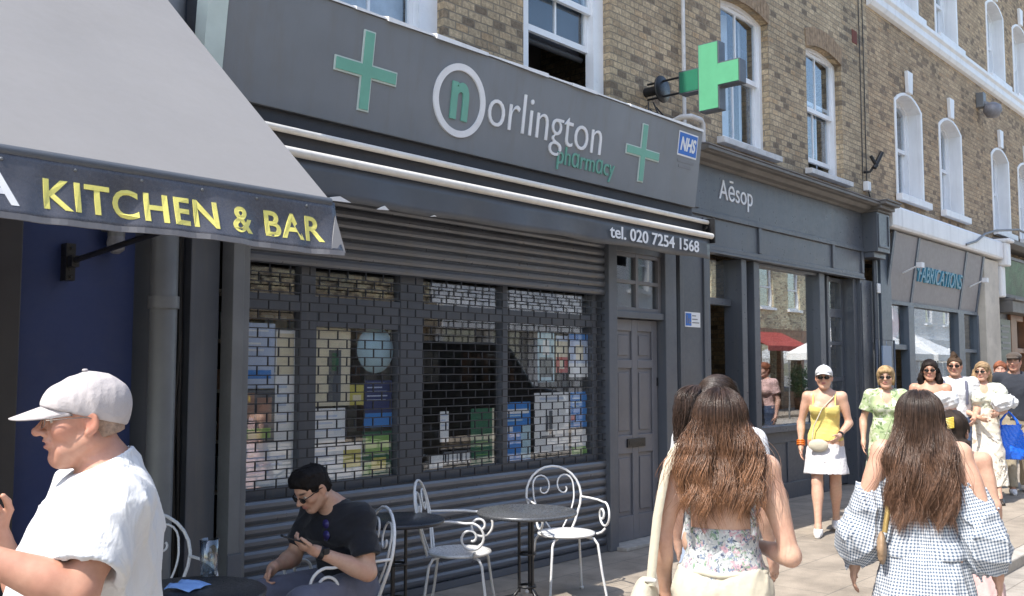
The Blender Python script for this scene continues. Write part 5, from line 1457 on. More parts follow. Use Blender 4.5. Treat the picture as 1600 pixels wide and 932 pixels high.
# ---------------------------------------------------------------- hands
def unit(v): v = A3(v); return v / max(1e-9, np.linalg.norm(v))
def hand(wrist, direction, palm, s=1.0, curl=0.5, side=1, spread=0.12, thumb=0.6, curls=None):
    """palm and five bent fingers; direction = along the hand, palm = the way the palm faces, side = which way the thumb leaves"""
    w = A3(wrist); d = unit(direction); n = unit(A3(palm) - d * float(A3(palm) @ d)); t = np.cross(d, n) * side
    P = []
    pc = w + d * 0.045 * s
    P.append(cone(w - d * 0.012 * s, w + d * 0.02 * s, 0.026 * s, 0.028 * s, 0.014))
    R = np.stack([t, d, n], 1)
    P.append(ell(pc, (0.040 * s, 0.050 * s, 0.016 * s), 0.014, R))
    P.append(ell(w + d * 0.07 * s, (0.041 * s, 0.024 * s, 0.013 * s), 0.010, R))
    L = (0.072, 0.080, 0.074, 0.058); off = (0.030, 0.010, -0.011, -0.030); rr = (0.0088, 0.0092, 0.0088, 0.0078)
    for i in range(4):
        base = w + d * (0.082 - 0.004 * abs(i - 1)) * s + t * off[i] * s
        c = (curls[i] if curls else curl) * (1 + 0.06 * i); ang = 0.0
        dirv = unit(d + t * off[i] * spread * 30 * 0.12)
        p = base - dirv * 0.012 * s
        seg = (0.45, 0.30, 0.25)
        r = rr[i] * s
        q = base
        for j, sg in enumerate(seg):
            ang += c * (0.75, 1.0, 0.7)[j]
            e = unit(dirv * math.cos(ang) + n * math.sin(ang))
            q2 = q + e * L[i] * s * sg * (1.1 if j == 0 else 1)
            P.append(cone(q if j else p, q2, r * (1 - 0.07 * j), r * (1 - 0.07 * (j + 1)), 0.004))
            q = q2
    b = w + d * 0.028 * s + t * 0.026 * s + n * 0.004 * s
    e1 = unit(d * 0.65 + t * 0.75 + n * 0.25 * thumb)
    q = b + e1 * 0.038 * s; P.append(cone(b, q, 0.016 * s, 0.0115 * s, 0.010))
    e2 = unit(d * 0.95 + t * 0.25 + n * 0.55 * thumb)
    q2 = q + e2 * 0.030 * s; P.append(cone(q, q2, 0.0108 * s, 0.010 * s, 0.004))
    e3 = unit(d * 0.95 - t * 0.05 + n * 0.6 * thumb)
    P.append(cone(q2, q2 + e3 * 0.024 * s, 0.010 * s, 0.0082 * s, 0.004))
    return P

# ---------------------------------------------------------------- heads
def frame(fwd, tilt=0.0):
    """columns: right, forward, up of a head that looks along fwd"""
    f = unit(fwd); r = unit(np.cross(f, (0, 0, 1))); u = np.cross(r, f)
    if tilt:
        c, s_ = math.cos(tilt), math.sin(tilt); r, u = r * c + u * s_, u * c - r * s_
    return np.stack([r, f, u], 1)
def head(c, R, s=1.0, male=False, old=False, mouth_open=False):
    c = A3(c)
    P = lambda x, y, z: c + R @ A3((x, y, z)) * s
    E = lambda p, r, k=0.012, sub=False: ell(P(*p), A3(r) * s, k, R, 0, sub)
    K = lambda a, b, ra, rb, k=0.010, sub=False: cone(P(*a), P(*b), ra * s, rb * s, k, sub=sub)
    jw = 0.052 if male else 0.045
    o = [E((0, -0.018, 0.037), (0.074, 0.094, 0.082), 0.02), E((0, 0.022, 0.030), (0.066, 0.070, 0.075), 0.02),
         E((0, 0.030, -0.030), (0.058, 0.058, 0.075), 0.025)]
    for q in (-1, 1):
        o += [K((q * jw, -0.004, -0.050), (q * 0.020, 0.060, -0.094), 0.024, 0.020, 0.022),
              E((q * 0.042, 0.056, -0.018), (0.022, 0.026, 0.022), 0.02),
              K((q * 0.050, 0.05, 0.028), (q * 0.010, 0.083, 0.027), 0.012, 0.013 if male else 0.010, 0.014)]
    o += [E((0, 0.066, -0.094), (0.024, 0.022, 0.020), 0.018)]
    o += [E((q * 0.033, 0.098, 0.008), (0.021, 0.020, 0.013), 0.014, True) for q in (-1, 1)]
    o += [E((q * 0.032, 0.074, 0.008), (0.0125, 0.0125, 0.0125), 0.002) for q in (-1, 1)]
    o += [K((q * 0.018, 0.080, 0.016), (q * 0.047, 0.073, 0.015), 0.0048, 0.0048, 0.005) for q in (-1, 1)]
    o += [K((q * 0.02, 0.081, 0.000), (q * 0.044, 0.075, 0.001), 0.0035, 0.0035, 0.005) for q in (-1, 1)]
    ns = 1.15 if male else 0.95
    o += [K((0, 0.084, 0.020), (0, 0.080 + 0.028 * ns, -0.018), 0.0075, 0.0105 * ns, 0.012), E((0, 0.083 + 0.028 * ns, -0.021), (0.013 * ns, 0.012, 0.0105), 0.008)]
    o += [E((q * 0.0125 * ns, 0.098, -0.026), (0.0085 * ns, 0.011, 0.0085), 0.007) for q in (-1, 1)]
    o += [E((q * 0.0075, 0.103, -0.033), (0.004, 0.006, 0.004), 0.003, True) for q in (-1, 1)]
    o += [E((0, 0.082, -0.050), (0.030, 0.016, 0.020), 0.014), E((0, 0.094, -0.0475), (0.021, 0.009, 0.0058), 0.006), E((0, 0.092, -0.0605), (0.019, 0.009, 0.0066), 0.006)]
    o += [E((0, 0.102, -0.0535), (0.022, 0.014, 0.0050 if mouth_open else 0.0016), 0.003, True)]
    if old:
        o += [E((q * 0.032, 0.060, -0.075), (0.018, 0.016, 0.020), 0.014) for q in (-1, 1)]
        o += [K((q * 0.024, 0.088, -0.026), (q * 0.034, 0.078, -0.060), 0.0022, 0.0022, 0.006, True) for q in (-1, 1)]
        o += [E((0, 0.045, -0.105), (0.036, 0.03, 0.018), 0.02)]
    for q in (-1, 1):
        Re = R @ np.array(((math.cos(0.45 * q), -math.sin(0.45 * q), 0), (math.sin(0.45 * q), math.cos(0.45 * q), 0), (0, 0, 1)))
        o += [ell(P(q * 0.078, -0.012, -0.004), A3((0.0085, 0.019, 0.032)) * s, 0.008, Re), ell(P(q * 0.087, -0.008, 0.002), A3((0.006, 0.010, 0.017)) * s, 0.006, Re, 0, True),
              ell(P(q * 0.077, -0.002, -0.030), A3((0.007, 0.009, 0.010)) * s, 0.006)]
    return o
def head_colour(c, R, s, skin, lips=(0.42, 0.16, 0.14), brow=(0.06, 0.04, 0.03), eyes=True, blush=0.12, stubble=0.0, seed=0):
    c = A3(c); skin = A3(skin)
    r = np.random.default_rng(seed + 5)
    ks = [(r.normal(size=3) * q, r.uniform(0, 6.3)) for q in (25, 45, 80, 140)]
    def f(V):
        C = np.tile(skin, (len(V), 1))
        m = sum(np.sin(V @ k + p) for k, p in ks) * 0.25
        C *= (1 + 0.06 * m)[:, None]
        C[:, 1:] *= (1 - 0.035 * np.sin(V @ ks[0][0] * 1.3 + 1))[:, None]
        L = (V - c) @ R / s
        near = (np.abs(L) < 0.16).all(1)
        x, y, z = L[:, 0], L[:, 1], L[:, 2]
        def mix(w, col):
            w = np.clip(w, 0, 1)[:, None] * near[:, None]; C[:] = C * (1 - w) + A3(col) * w
        g = lambda px, py, pz, sx, sy, sz: np.exp(-(((np.abs(x) - px) / sx) ** 2 + ((y - py) / sy) ** 2 + ((z - pz) / sz) ** 2))
        mix(blush * 1.2 * g(0.045, 0.06, -0.02, 0.025, 0.04, 0.025), skin * A3((1.0, 0.62, 0.6)))
        mix(blush * g(0.0, 0.11, -0.02, 0.016, 0.02, 0.016) * 1.5, skin * A3((1.0, 0.62, 0.6)))
        mix(blush * 2 * g(0.078, -0.01, -0.005, 0.02, 0.025, 0.035), skin * A3((1.05, 0.62, 0.55)))
        if stubble: mix(stubble * np.clip((-0.03 - z) / 0.02, 0, 1) * (y > 0.0) * (z > -0.13), skin * A3((0.55, 0.53, 0.55)))
        mix(1.6 * g(0.0, 0.1, -0.054, 0.021, 0.02, 0.0105) * (y > 0.08), lips)
        mix(1.5 * g(0.032, 0.088, 0.031, 0.020, 0.03, 0.0055), brow)
        if eyes:
            de = np.sqrt((np.abs(x) - 0.032) ** 2 + (y - 0.074) ** 2 + (z - 0.008) ** 2)
            w = (de < 0.0134) & (y > 0.078) & (np.abs(z - 0.008) < 0.0065)
            C[w & near] = (0.62, 0.58, 0.54)
            w2 = w & (np.hypot(np.abs(x) - 0.032, z - 0.008) < 0.0058); C[w2 & near] = (0.06, 0.035, 0.02)
        return np.clip(C, 0, 1)
    return f

def skin_mat(name, rough=0.48):
    m, nt, b = new_mat(name)
    a = N(nt, "ShaderNodeAttribute"); a.attribute_name = "Col"
    v = coords(nt)
    n1 = noise(nt, v, 60, 4, 0.6); n2 = noise(nt, v, 420, 2, 0.6)
    c = mixc(nt, 0.5, a.outputs["Color"], ramp(nt, n1, [(0.3, (0.82, 0.76, 0.74)), (0.65, (1, 1, 1))]), 'MULTIPLY')
    nt.links.new(c, b.inputs["Base Color"])
    b.inputs["Roughness"].default_value = rough
    b.inputs["Subsurface Weight"].default_value = 0.12
    b.inputs["Subsurface Radius"].default_value = (0.012, 0.005, 0.003)
    b.inputs["Subsurface Scale"].default_value = 0.6
    b.inputs["Specular IOR Level"].default_value = 0.4
    bump(nt, b, n2, 0.12, 0.0015)
    return m
M['skin'] = skin_mat("skin")

def cloth(name, col, rough=0.85, var=0.08, weave=900, bmp=0.25, sheen=0.15, crease=0.0):
    m, nt, b = new_mat(name)
    v = coords(nt)
    n1 = noise(nt, v, 7, 4, 0.6); n2 = noise(nt, v, weave, 2, 0.5); n3 = noise(nt, v, 26, 5, 0.6)
    c = ramp(nt, n1, [(0.3, [x * (1 - var) for x in col]), (0.7, [min(1, x * (1 + var)) for x in col])])
    nt.links.new(c, b.inputs["Base Color"])
    b.inputs["Roughness"].default_value = rough
    b.inputs["Sheen Weight"].default_value = sheen
    b.inputs["Specular IOR Level"].default_value = 0.25
    h = N(nt, "ShaderNodeMath", operation='MULTIPLY_ADD'); nt.links.new(n3, h.inputs[0]); h.inputs[1].default_value = 5.0; nt.links.new(n2, h.inputs[2])
    bump(nt, b, h.outputs[0], bmp, 0.004)
    if crease:
        b1 = b.inputs["Normal"].links[0].from_node
        mp = N(nt, "ShaderNodeMapping"); mp.inputs["Rotation"].default_value = (0.5, 0.7, 0.2); mp.inputs["Scale"].default_value = (1.0, 1.0, 0.45); nt.links.new(v, mp.inputs[0])
        n4 = noise(nt, mp.outputs[0], 11, 3, 0.5, 1.6)
        b2 = N(nt, "ShaderNodeBump"); b2.inputs["Strength"].default_value = crease; b2.inputs["Distance"].default_value = 0.05
        nt.links.new(n4, b2.inputs["Height"]); nt.links.new(b2.outputs[0], b1.inputs["Normal"])
    return m

def printed(name, base, spots, scale=30.0, rough=0.85):
    """cloth printed with irregular coloured patches: spots = [(colour, noise scale factor, threshold)]"""
    m, nt, b = new_mat(name)
    v = coords(nt)
    c = None
    for i, (col, sf, th) in enumerate(spots):
        mp = N(nt, "ShaderNodeMapping"); mp.inputs["Location"].default_value = (3.1 * i, 1.7 * i, 5.3 * i); nt.links.new(v, mp.inputs[0])
        n1 = noise(nt, mp.outputs[0], scale * sf, 3, 0.6, 0.6)
        f = ramp(nt, n1, [(th, 0.0), (th + 0.05, 1.0)])
        c = mixc(nt, f, base if c is None else c, col)
    nt.links.new(c, b.inputs["Base Color"])
    b.inputs["Roughness"].default_value = rough; b.inputs["Sheen Weight"].default_value = 0.1
    bump(nt, b, noise(nt, v, 26, 5, 0.6), 0.3, 0.012)
    return m

def gingham(name, c0, c1, period):
    m, nt, b = new_mat(name)
    a = N(nt, "ShaderNodeAttribute"); a.attribute_name = "pat"
    sp = N(nt, "ShaderNodeSeparateXYZ"); nt.links.new(a.outputs["Vector"], sp.inputs[0])
    fs_ = []
    for i in (0, 1):
        mu = N(nt, "ShaderNodeMath", operation='MULTIPLY'); nt.links.new(sp.outputs[i], mu.inputs[0]); mu.inputs[1].default_value = 2 * math.pi / period
        si = N(nt, "ShaderNodeMath", operation='SINE'); nt.links.new(mu.outputs[0], si.inputs[0])
        gt = ramp(nt, si.outputs[0], [(0.0, 0.0), (0.12, 1.0)])
        fs_.append(gt)
    ad = N(nt, "ShaderNodeMath", operation='ADD'); nt.links.new(fs_[0], ad.inputs[0]); nt.links.new(fs_[1], ad.inputs[1])
    ha = N(nt, "ShaderNodeMath", operation='MULTIPLY'); nt.links.new(ad.outputs[0], ha.inputs[0]); ha.inputs[1].default_value = 0.5
    c = ramp(nt, ha.outputs[0], [(0.0, c0), (0.5, [(x + y) / 2 for x, y in zip(c0, c1)]), (1.0, c1)])
    nt.links.new(c, b.inputs["Base Color"]); b.inputs["Roughness"].default_value = 0.85
    bump(nt, b, noise(nt, coords(nt), 30, 5, 0.6), 0.35, 0.012)
    return m

def hair_mat(name, stretch=(1, 1, 1), rough=0.38, spec=0.5):
    m, nt, b = new_mat(name)
    a = N(nt, "ShaderNodeAttribute"); a.attribute_name = "Col"
    v = coords(nt)
    mp = N(nt, "ShaderNodeMapping"); mp.inputs["Scale"].default_value = stretch; nt.links.new(v, mp.inputs[0])
    n1 = noise(nt, mp.outputs[0], 120, 4, 0.65)
    c = mixc(nt, 0.8, a.outputs["Color"], ramp(nt, n1, [(0.25, 0.45), (0.75, 1.25)]), 'MULTIPLY')
    nt.links.new(c, b.inputs["Base Color"])
    b.inputs["Roughness"].default_value = rough; b.inputs["Specular IOR Level"].default_value = spec
    b.inputs["Anisotropic"].default_value = 0.5
    bump(nt, b, n1, 0.5, 0.006)
    return m
M['hair'] = hair_mat("hair", (1, 1, 0.15), 0.6, 0.15)
M['hair_strand'] = hair_mat("hair_strands", (0.4, 0.4, 0.4), 0.33, 0.6)
M['hair_short'] = hair_mat("short_hair", (0.7, 0.7, 0.7), 0.65, 0.12)

def flat_colour(c, var=0.12, seed=0, ends=None, z0=0, z1=1):
    r = np.random.default_rng(seed)
    ks = [(r.normal(size=3) * q, r.uniform(0, 6.3)) for q in (20, 40, 70)]
    def f(V):
        C = np.tile(A3(c), (len(V), 1))
        if ends is not None:
            t = np.clip((V[:, 2] - z0) / (z1 - z0), 0, 1)[:, None]; C = C * t + A3(ends) * (1 - t)
        return np.clip(C * (1 + var * 0.5 * sum(np.sin(V @ k + p) for k, p in ks))[:, None], 0, 1)
    return f

def strands(name, paths, radii, cols, mat, parent, sides=3):
    """many hair strands (n, k, 3) as thin tapered tubes in one mesh"""
    Pn, K, _ = paths.shape
    T = np.gradient(paths, axis=1); T /= np.maximum(np.linalg.norm(T, axis=2, keepdims=True), 1e-9)
    up = np.zeros_like(T); up[..., 1] = 1.0; up = up - T * (up * T).sum(2, keepdims=True); up /= np.maximum(np.linalg.norm(up, axis=2, keepdims=True), 1e-6)
    W = np.cross(T, up)
    V = np.zeros((Pn, K, sides, 3))
    for q in range(sides):
        a = 2 * math.pi * q / sides; V[:, :, q] = paths + (up * math.cos(a) + W * math.sin(a)) * radii[..., None]
    base = (np.arange(Pn) * K * sides)[:, None, None] + (np.arange(K - 1) * sides)[None, :, None]
    q = np.arange(sides)[None, None, :]; q2 = (q + 1) % sides
    F = np.stack([base + q, base + q2, base + sides + q2, base + sides + q], -1).reshape(-1, 4)
    me = bpy.data.meshes.new(name)
    Vf = V.reshape(-1, 3)
    me.vertices.add(len(Vf)); me.vertices.foreach_set("co", Vf.astype(np.float32).ravel())
    me.loops.add(len(F) * 4); me.loops.foreach_set("vertex_index", F.astype(np.int32).ravel())
    me.polygons.add(len(F)); me.polygons.foreach_set("loop_start", np.arange(0, len(F) * 4, 4, dtype=np.int32))
    me.polygons.foreach_set("use_smooth", np.ones(len(F), dtype=bool))
    me.update(calc_edges=True)
    C = np.repeat(cols[:, :, None, :], sides, 2).reshape(-1, 3)
    a = me.color_attributes.new("Col", 'FLOAT_COLOR', 'POINT'); a.data.foreach_set("color", np.concatenate([np.clip(C, 0, 1), np.ones((len(C), 1))], 1).astype(np.float32).ravel())
    me.materials.append(mat)
    return link(bpy.data.objects.new(name, me), parent)
# ---------------------------------------------------------------- figures: local frame faces +y, right hand side is +x, up is z
class Fig:
    def __init__(s, H=1.65, female=True, **j):
        q = H / (1.65 if female else 1.76)
        s.q, s.H, s.female = q, H, female
        sh = 0.165 if female else 0.195
        zs = 1.345 if female else 1.435
        d = dict(hipL=(-0.085, 0, 0.90), hipR=(0.085, 0, 0.90), kneeL=(-0.09, 0.025, 0.49), kneeR=(0.09, 0.025, 0.49), ankL=(-0.09, -0.03, 0.085), ankR=(0.09, -0.03, 0.085),
                 shL=(-sh, -0.015, zs), shR=(sh, -0.015, zs), elL=(-sh - 0.055, -0.045, zs - 0.28), elR=(sh + 0.055, -0.045, zs - 0.28), wrL=(-sh - 0.065, 0.03, zs - 0.51), wrR=(sh + 0.065, 0.03, zs - 0.51),
                 neck=(0, -0.03, zs + 0.055))
        if not female:
            for k in ('hipL', 'hipR', 'kneeL', 'kneeR', 'ankL', 'ankR'): x, y, z = d[k]; d[k] = (x, y, z * 1.055)
        s.j = {k: A3(v) * (q if k[:3] != 'ank' else 1) for k, v in d.items()}
        for k in ('ankL', 'ankR'): s.j[k][2] = 0.085
        s.hs = 0.985 if female else 1.04
        s.headc = A3((0, 0.012, H - 0.121 * s.hs)); s.R = frame((0, 1, 0))
        s.lean = lambda z: 0.0
        if female: secs = [(0.80, .150, .098), (0.88, .170, .118), (0.96, .158, .110), (1.05, .124, .090), (1.14, .130, .094), (1.24, .140, .102), (1.31, .142, .096), (1.365, .115, .074), (1.41, .060, .055)]
        else: secs = [(0.84, .150, .105), (0.93, .165, .120), (1.02, .158, .118), (1.12, .155, .116), (1.24, .168, .122), (1.34, .178, .118), (1.42, .160, .092), (1.47, .085, .062), (1.50, .060, .056)]
        s.secs = [(0, -0.01, z * q, rx * q, ry * q) for z, rx, ry in secs]
        for k, v in j.items():
            if k in s.j: s.j[k] = A3(v)
            else: setattr(s, k, v)
    def torso(s, inf=0.0, z0=-1, z1=9, k=0.025):
        sc = [t for t in s.secs if z0 - 0.12 <= t[2] <= z1 + 0.12]
        return loft(sc, k, inf)
    def bust(s, inf=0.0, k=0.03):
        q = s.q
        return [ell((sx * 0.068 * q, 0.075 * q, 1.215 * q), (0.066 * q, 0.052 * q, 0.062 * q), k, None, inf) for sx in (-1, 1)] if s.female else [ell((sx * 0.075 * q, 0.065 * q, 1.30 * q), (0.085 * q, 0.045 * q, 0.06 * q), k, None, inf) for sx in (-1, 1)]
    def seat(s, inf=0.0, k=0.03):
        q = s.q
        return [ell((sx * 0.075 * q, -0.070 * q, 0.88 * q), (0.085 * q, 0.070 * q, 0.085 * q), k, None, inf) for sx in (-1, 1)]
    def girdle(s, inf=0.0):
        o = []
        for a in 'LR':
            c = s.j['sh' + a]; n = s.j['neck']
            o.append(cone(c * 0.45 + n * A3((0, .55, .55)) - A3((0, 0, 0.030)), c, 0.046 * s.q, (0.046 if s.female else 0.056) * s.q, 0.035, inf))
            o.append(cone(n + A3((0, -0.005, 0.0)), c * 0.75 + n * 0.25 + A3((0, -.01, -0.012)), 0.040 * s.q, 0.034 * s.q, 0.03, inf))
        return o
    def arm(s, a, inf=0.0, upto=None, lower=True):
        S, E_, W = s.j['sh' + a], s.j['el' + a], s.j['wr' + a]
        m = (1.0 if s.female else 1.22) * s.q
        if upto is not None:
            return [cone(S, S + (E_ - S) * upto, 0.047 * m, 0.042 * m, 0.03, inf, cut=True)]
        o = [cone(S, E_, 0.045 * m, 0.034 * m, 0.03, inf, bulge=0.006 * m, bt=0.4)]
        if lower: o.append(cone(E_, W, 0.036 * m, 0.0225 * m, 0.02, inf, bulge=0.008 * m, bt=0.25))
        return o
    def leg(s, a, inf=0.0, upto=1.0):
        Hp, K, An = s.j['hip' + a], s.j['knee' + a], s.j['ank' + a]
        m = (1.0 if s.female else 1.02) * s.q
        o = [cone(Hp, K, 0.082 * m, 0.052 * m, 0.03, inf)]
        d = An - K
        bk = unit(np.cross(np.cross(d, (0, 1, 0)), d))
        o.append(cone(K, An, 0.050 * m, 0.032 * m, 0.02, inf, bulge=0.012 * m, bt=0.28))
        o.append(ell(K + d * 0.27 - bk * 0.018 * m, (0.040 * m, 0.040 * m, 0.10 * m), 0.03, None, inf))
        return o
    def foot(s, a, toe=(0, 1, 0), inf=0.0, pitch=0.0):
        An = s.j['ank' + a]; t = unit(toe); q = s.q
        z = lambda v, h: A3((v[0], v[1], v[2] - h))
        return [cone(z(An - t * 0.035 * q, 0.048), z(An + t * 0.06 * q, 0.055), 0.033 * q, 0.030 * q, 0.02, inf), cone(z(An + t * 0.05 * q, 0.055), z(An + t * 0.155 * q, 0.066), 0.032 * q, 0.019 * q, 0.02, inf), cone(An, z(An, 0.045), 0.033 * q, 0.034 * q, 0.02, inf)]
    def neck_(s, inf=0.0):
        n = s.j['neck']; c = s.headc + s.R @ A3((0, -0.030, -0.065)) * s.hs; m = 1.0 if s.female else 1.22
        return [cone(n - A3((0, 0, 0.03)), c, 0.052 * m * s.q, 0.047 * m * s.hs, 0.028, inf)]
    def body(s, hands=None, feet=True, male=False, old=False, mouth_open=False, toes=None):
        P = [s.torso()] + s.bust() + s.seat() + s.girdle()
        for a in 'LR':
            P += s.arm(a) + s.leg(a)
            if feet: P += s.foot(a, (toes or {}).get(a, (0, 1, 0)))
            if hands is None or hands.get(a) is None:
                W, E_ = s.j['wr' + a], s.j['el' + a]
                d = unit(W - E_); P += hand(W, d, (-1 if a == 'R' else 1, 0.2, 0), 0.92 * s.q, 0.28, side=1 if a == 'R' else -1)
            else: P += hands[a]
        P += s.neck_() + head(s.headc, s.R, s.hs, not s.female, old, mouth_open)
        return P
    def face(s, p): return s.headc + s.R @ A3(p) * s.hs

def sub_shape(P):
    P.sub = True; return P

def sunglasses(fig, parent, dark=True, wire=False, drop=0.0):
    m = MB(); F = lambda x, y, z: tuple(fig.face((x, y, z + drop)))
    for s in (-1, 1):
        n = 18; ring = []; fan = []
        for k in range(n):
            a = 2 * math.pi * k / n; x = 0.032 + (0.0245 if not wire else 0.024) * math.cos(a); z = 0.004 + (0.0175 if not wire else 0.016) * math.sin(a) * (1 if math.sin(a) < 0 else 0.85)
            ring.append(F(s * x, 0.106 - 5.5 * (x - 0.03) ** 2 * 2, z))
        m.tube(ring, 0.0012 if wire else 0.0022, 5, closed=True)
        if not wire:
            c = F(s * 0.032, 0.107, 0.004); m.add([c] + ring, [(0, 1 + k, 1 + (k + 1) % n) for k in range(n)])
            c = F(s * 0.032, 0.104, 0.004)
        m.tube([F(s * 0.057, 0.096, 0.008), F(s * 0.072, 0.06, 0.010), F(s * 0.080, 0.0, 0.010), F(s * 0.082, -0.02, 0.002)], 0.0014 if wire else 0.0026, 5)
    m.tube([F(-0.008, 0.108, 0.008), F(0, 0.112, 0.010), F(0.008, 0.108, 0.008)], 0.0013 if wire else 0.0022, 5)
    return m.build("glasses" if wire else "sunglasses", M['wire'] if wire else M['lens'], parent, fix=False)
M['lens'] = plain("dark_lens", (0.012, 0.010, 0.010), 0.08)
M['wire'] = plain("spectacle_wire", (0.20, 0.17, 0.15), 0.3, 0.8)

def hair_cap(fig, thick=0.014, hairline=0.045, back=-0.075, side=-0.03, extra=()):
    """hair hugging the skull, with the face and ears cut free"""
    E = lambda p, r, k=0.012, sub=False: ell(fig.face(p), A3(r) * fig.hs, k, fig.R, 0, sub)
    P = [E((0, -0.018, 0.037), (0.074 + thick, 0.094 + thick, 0.082 + thick)), E((0, 0.015, 0.040), (0.068 + thick, 0.072 + thick, 0.072 + thick)), E((0, -0.055, -0.02), (0.062 + thick * .6, 0.048 + thick, 0.07))]
    P += list(extra)
    P += [E((0, 0.125, hairline - 0.075), (0.085, 0.10, 0.085), 0.012, True)]
    for q in (-1, 1): P += [E((q * 0.085, 0.045, side - 0.02), (0.04, 0.062, 0.045), 0.01, True), E((q * 0.09, -0.01, -0.02), (0.028, 0.026, 0.045), 0.008, True)]
    P += [Prim(half(fig.face((0, -0.05, back)), fig.R @ A3((0, -0.25, -1))).f, (-9, -9, -9), (9, 9, 9), 0.0, True)]
    return P

def long_hair(fig, parent, z_end, seed, c_root, c_end, N=2600, width=0.155, wave=0.012, gather=None, base_mat=None, back=None, r0=0.00085, ragged=0.06, K=26, lift=0.012, front=118):
    r = np.random.default_rng(seed)
    a, b, c = 0.074 + lift, 0.094 + lift, 0.082 + lift
    cen = A3((0, -0.018, 0.035))
    phi = np.radians(r.uniform(-front, front, N)); th0 = np.arccos(r.uniform(np.cos(np.radians(88)), 1.0, N)) * 0.95
    thE = np.radians(102 - 14 * np.abs(phi) / 2) + r.normal(0, 0.06, N)
    off = r.uniform(0, 0.022, N) * (0.5 + 0.5 * r.random(N))
    ncl = 150; cphi = np.radians(np.linspace(-front, front, ncl)) + r.normal(0, 0.05, ncl); cl = np.argmin(np.abs(phi[:, None] - cphi[None, :]) + r.uniform(0, 0.07, (N, ncl)), axis=1)
    k1 = 9
    P = np.zeros((N, K, 3))
    for i in range(k1):
        t = i / (k1 - 1); th = th0 + (thE - th0) * t
        L = np.stack([(a + off) * np.sin(th) * np.sin(phi), -(b + off) * np.sin(th) * np.cos(phi), (c + off) * np.cos(th)], 1) + cen
        P[:, i] = fig.headc + (L * fig.hs) @ fig.R.T
    start = P[:, k1 - 1].copy()
    cx = np.sin(cphi) * width * (1 + r.normal(0, 0.06, ncl)); czv = r.normal(0, 0.5, ncl); cph = 2.2 * np.sin(2.3 * cphi + seed) + 1.3 * np.sin(5.1 * cphi + 2 * seed) + r.normal(0, 0.45, ncl); lam = 0.21 + 0.04 * np.sin(3 * cphi + seed) + r.uniform(-.012, .012, ncl); amp = r.uniform(0.6, 1.2, ncl); frz = r.uniform(0, 6.28, (2, N))
    xt = cx[cl] + r.normal(0, 0.012, N) + fig.headc[0]
    zE = z_end + czv[cl] * ragged + r.normal(0, ragged * 0.45, N) + 0.10 * np.clip(np.abs(phi) - 1.2, 0, 1)
    dep = r.uniform(0, 0.045, N) ** 1.0
    zs_ = np.array([t[2] for t in fig.secs]); ys_ = np.array([t[1] - t[4] for t in fig.secs])
    for i in range(k1, K):
        t = (i - k1 + 1) / (K - k1)
        z = start[:, 2] + (zE - start[:, 2]) * t
        e = np.clip(t / 0.5, 0, 1); e = e * e * (3 - 2 * e)
        x = start[:, 0] + (xt - start[:, 0]) * e
        yb = np.interp(z, zs_, ys_, right=-0.075)
        side = np.clip(1 - (np.abs(x - fig.headc[0]) / 0.19) ** 2, 0.05, 1) ** 0.5
        yt = yb * side - 0.012 - dep + 0.012 * np.sin(cph[cl])
        y = start[:, 1] + (yt - start[:, 1]) * e
        A = wave * amp[cl] * (0.25 + t) * np.clip(t * 3, 0, 1)
        ph = cph[cl] + (start[:, 2] - z) * 2 * math.pi / lam[cl]
        x = x + A * np.sin(ph) + 0.0035 * np.sin(t * 4 + frz[0]) + 0.0012 * np.sin(t * 9 + frz[1]); y = y + 0.8 * A * np.cos(ph) - 0.2 * A
        tp = 0.5 * t ** 2
        x = x * (1 - tp) + (cx[cl] + fig.headc[0] + A * np.sin(ph)) * tp
        P[:, i, 0], P[:, i, 1], P[:, i, 2] = x, y, z
    fly = (r.random(N) < 0.035)[:, None] * np.linspace(0, 1, K)[None] ** 2
    P[..., 0] += fly * r.normal(0, 0.05, (N, 1)); P[..., 1] -= fly * np.abs(r.normal(0, 0.03, (N, 1)))
    rad = np.full((N, K), r0) * r.uniform(0.7, 1.3, (N, 1)); rad[:, -5:] *= np.linspace(1, 0.25, 5)
    tt = np.linspace(0, 1, K)[None, :, None] ** 1.6
    col = A3(c_root)[None, None] * (1 - tt) + A3(c_end)[None, None] * tt
    col = col * r.uniform(0.78, 1.25, (N, 1, 1)) * r.uniform(0.6, 1.5, ncl)[cl][:, None, None]
    base = hair_cap(fig, 0.010, 0.05, -0.07, -0.03)
    zt = fig.headc[2] - 0.06
    secs = []
    for z in np.linspace(zt, z_end + 0.06, 9):
        t = (zt - z) / (zt - z_end); yb = float(np.interp(z, zs_, ys_, right=-0.075))
        secs.append((fig.headc[0], yb - 0.002 - 0.010 * (1 - t), z, 0.070 + (width * 0.80 - 0.070) * min(1, t * 2.4) * (1 - 0.35 * max(0, t - 0.6)), 0.030 * (1 - 0.5 * t)))
    base.insert(3, loft(secs, 0.03, 0, 2.0))
    bo = skin_mesh("hair", base, 0.007, M['hair'], parent, colour=flat_colour(A3(c_root) * 0.8, 0.3, seed, A3(c_end) * 0.6, z_end, fig.headc[2]), noise_f=folds(seed, 0.010, 2.2, (1, 1, 0.15)), sm=1)
    strands("hair_strands", P, rad, col, M['hair_strand'], bo)
    return bo

def hem_cut(z, up=True):
    """drops everything below (or above) a level"""
    return half((0, 0, z), (0, 0, -1 if up else 1))

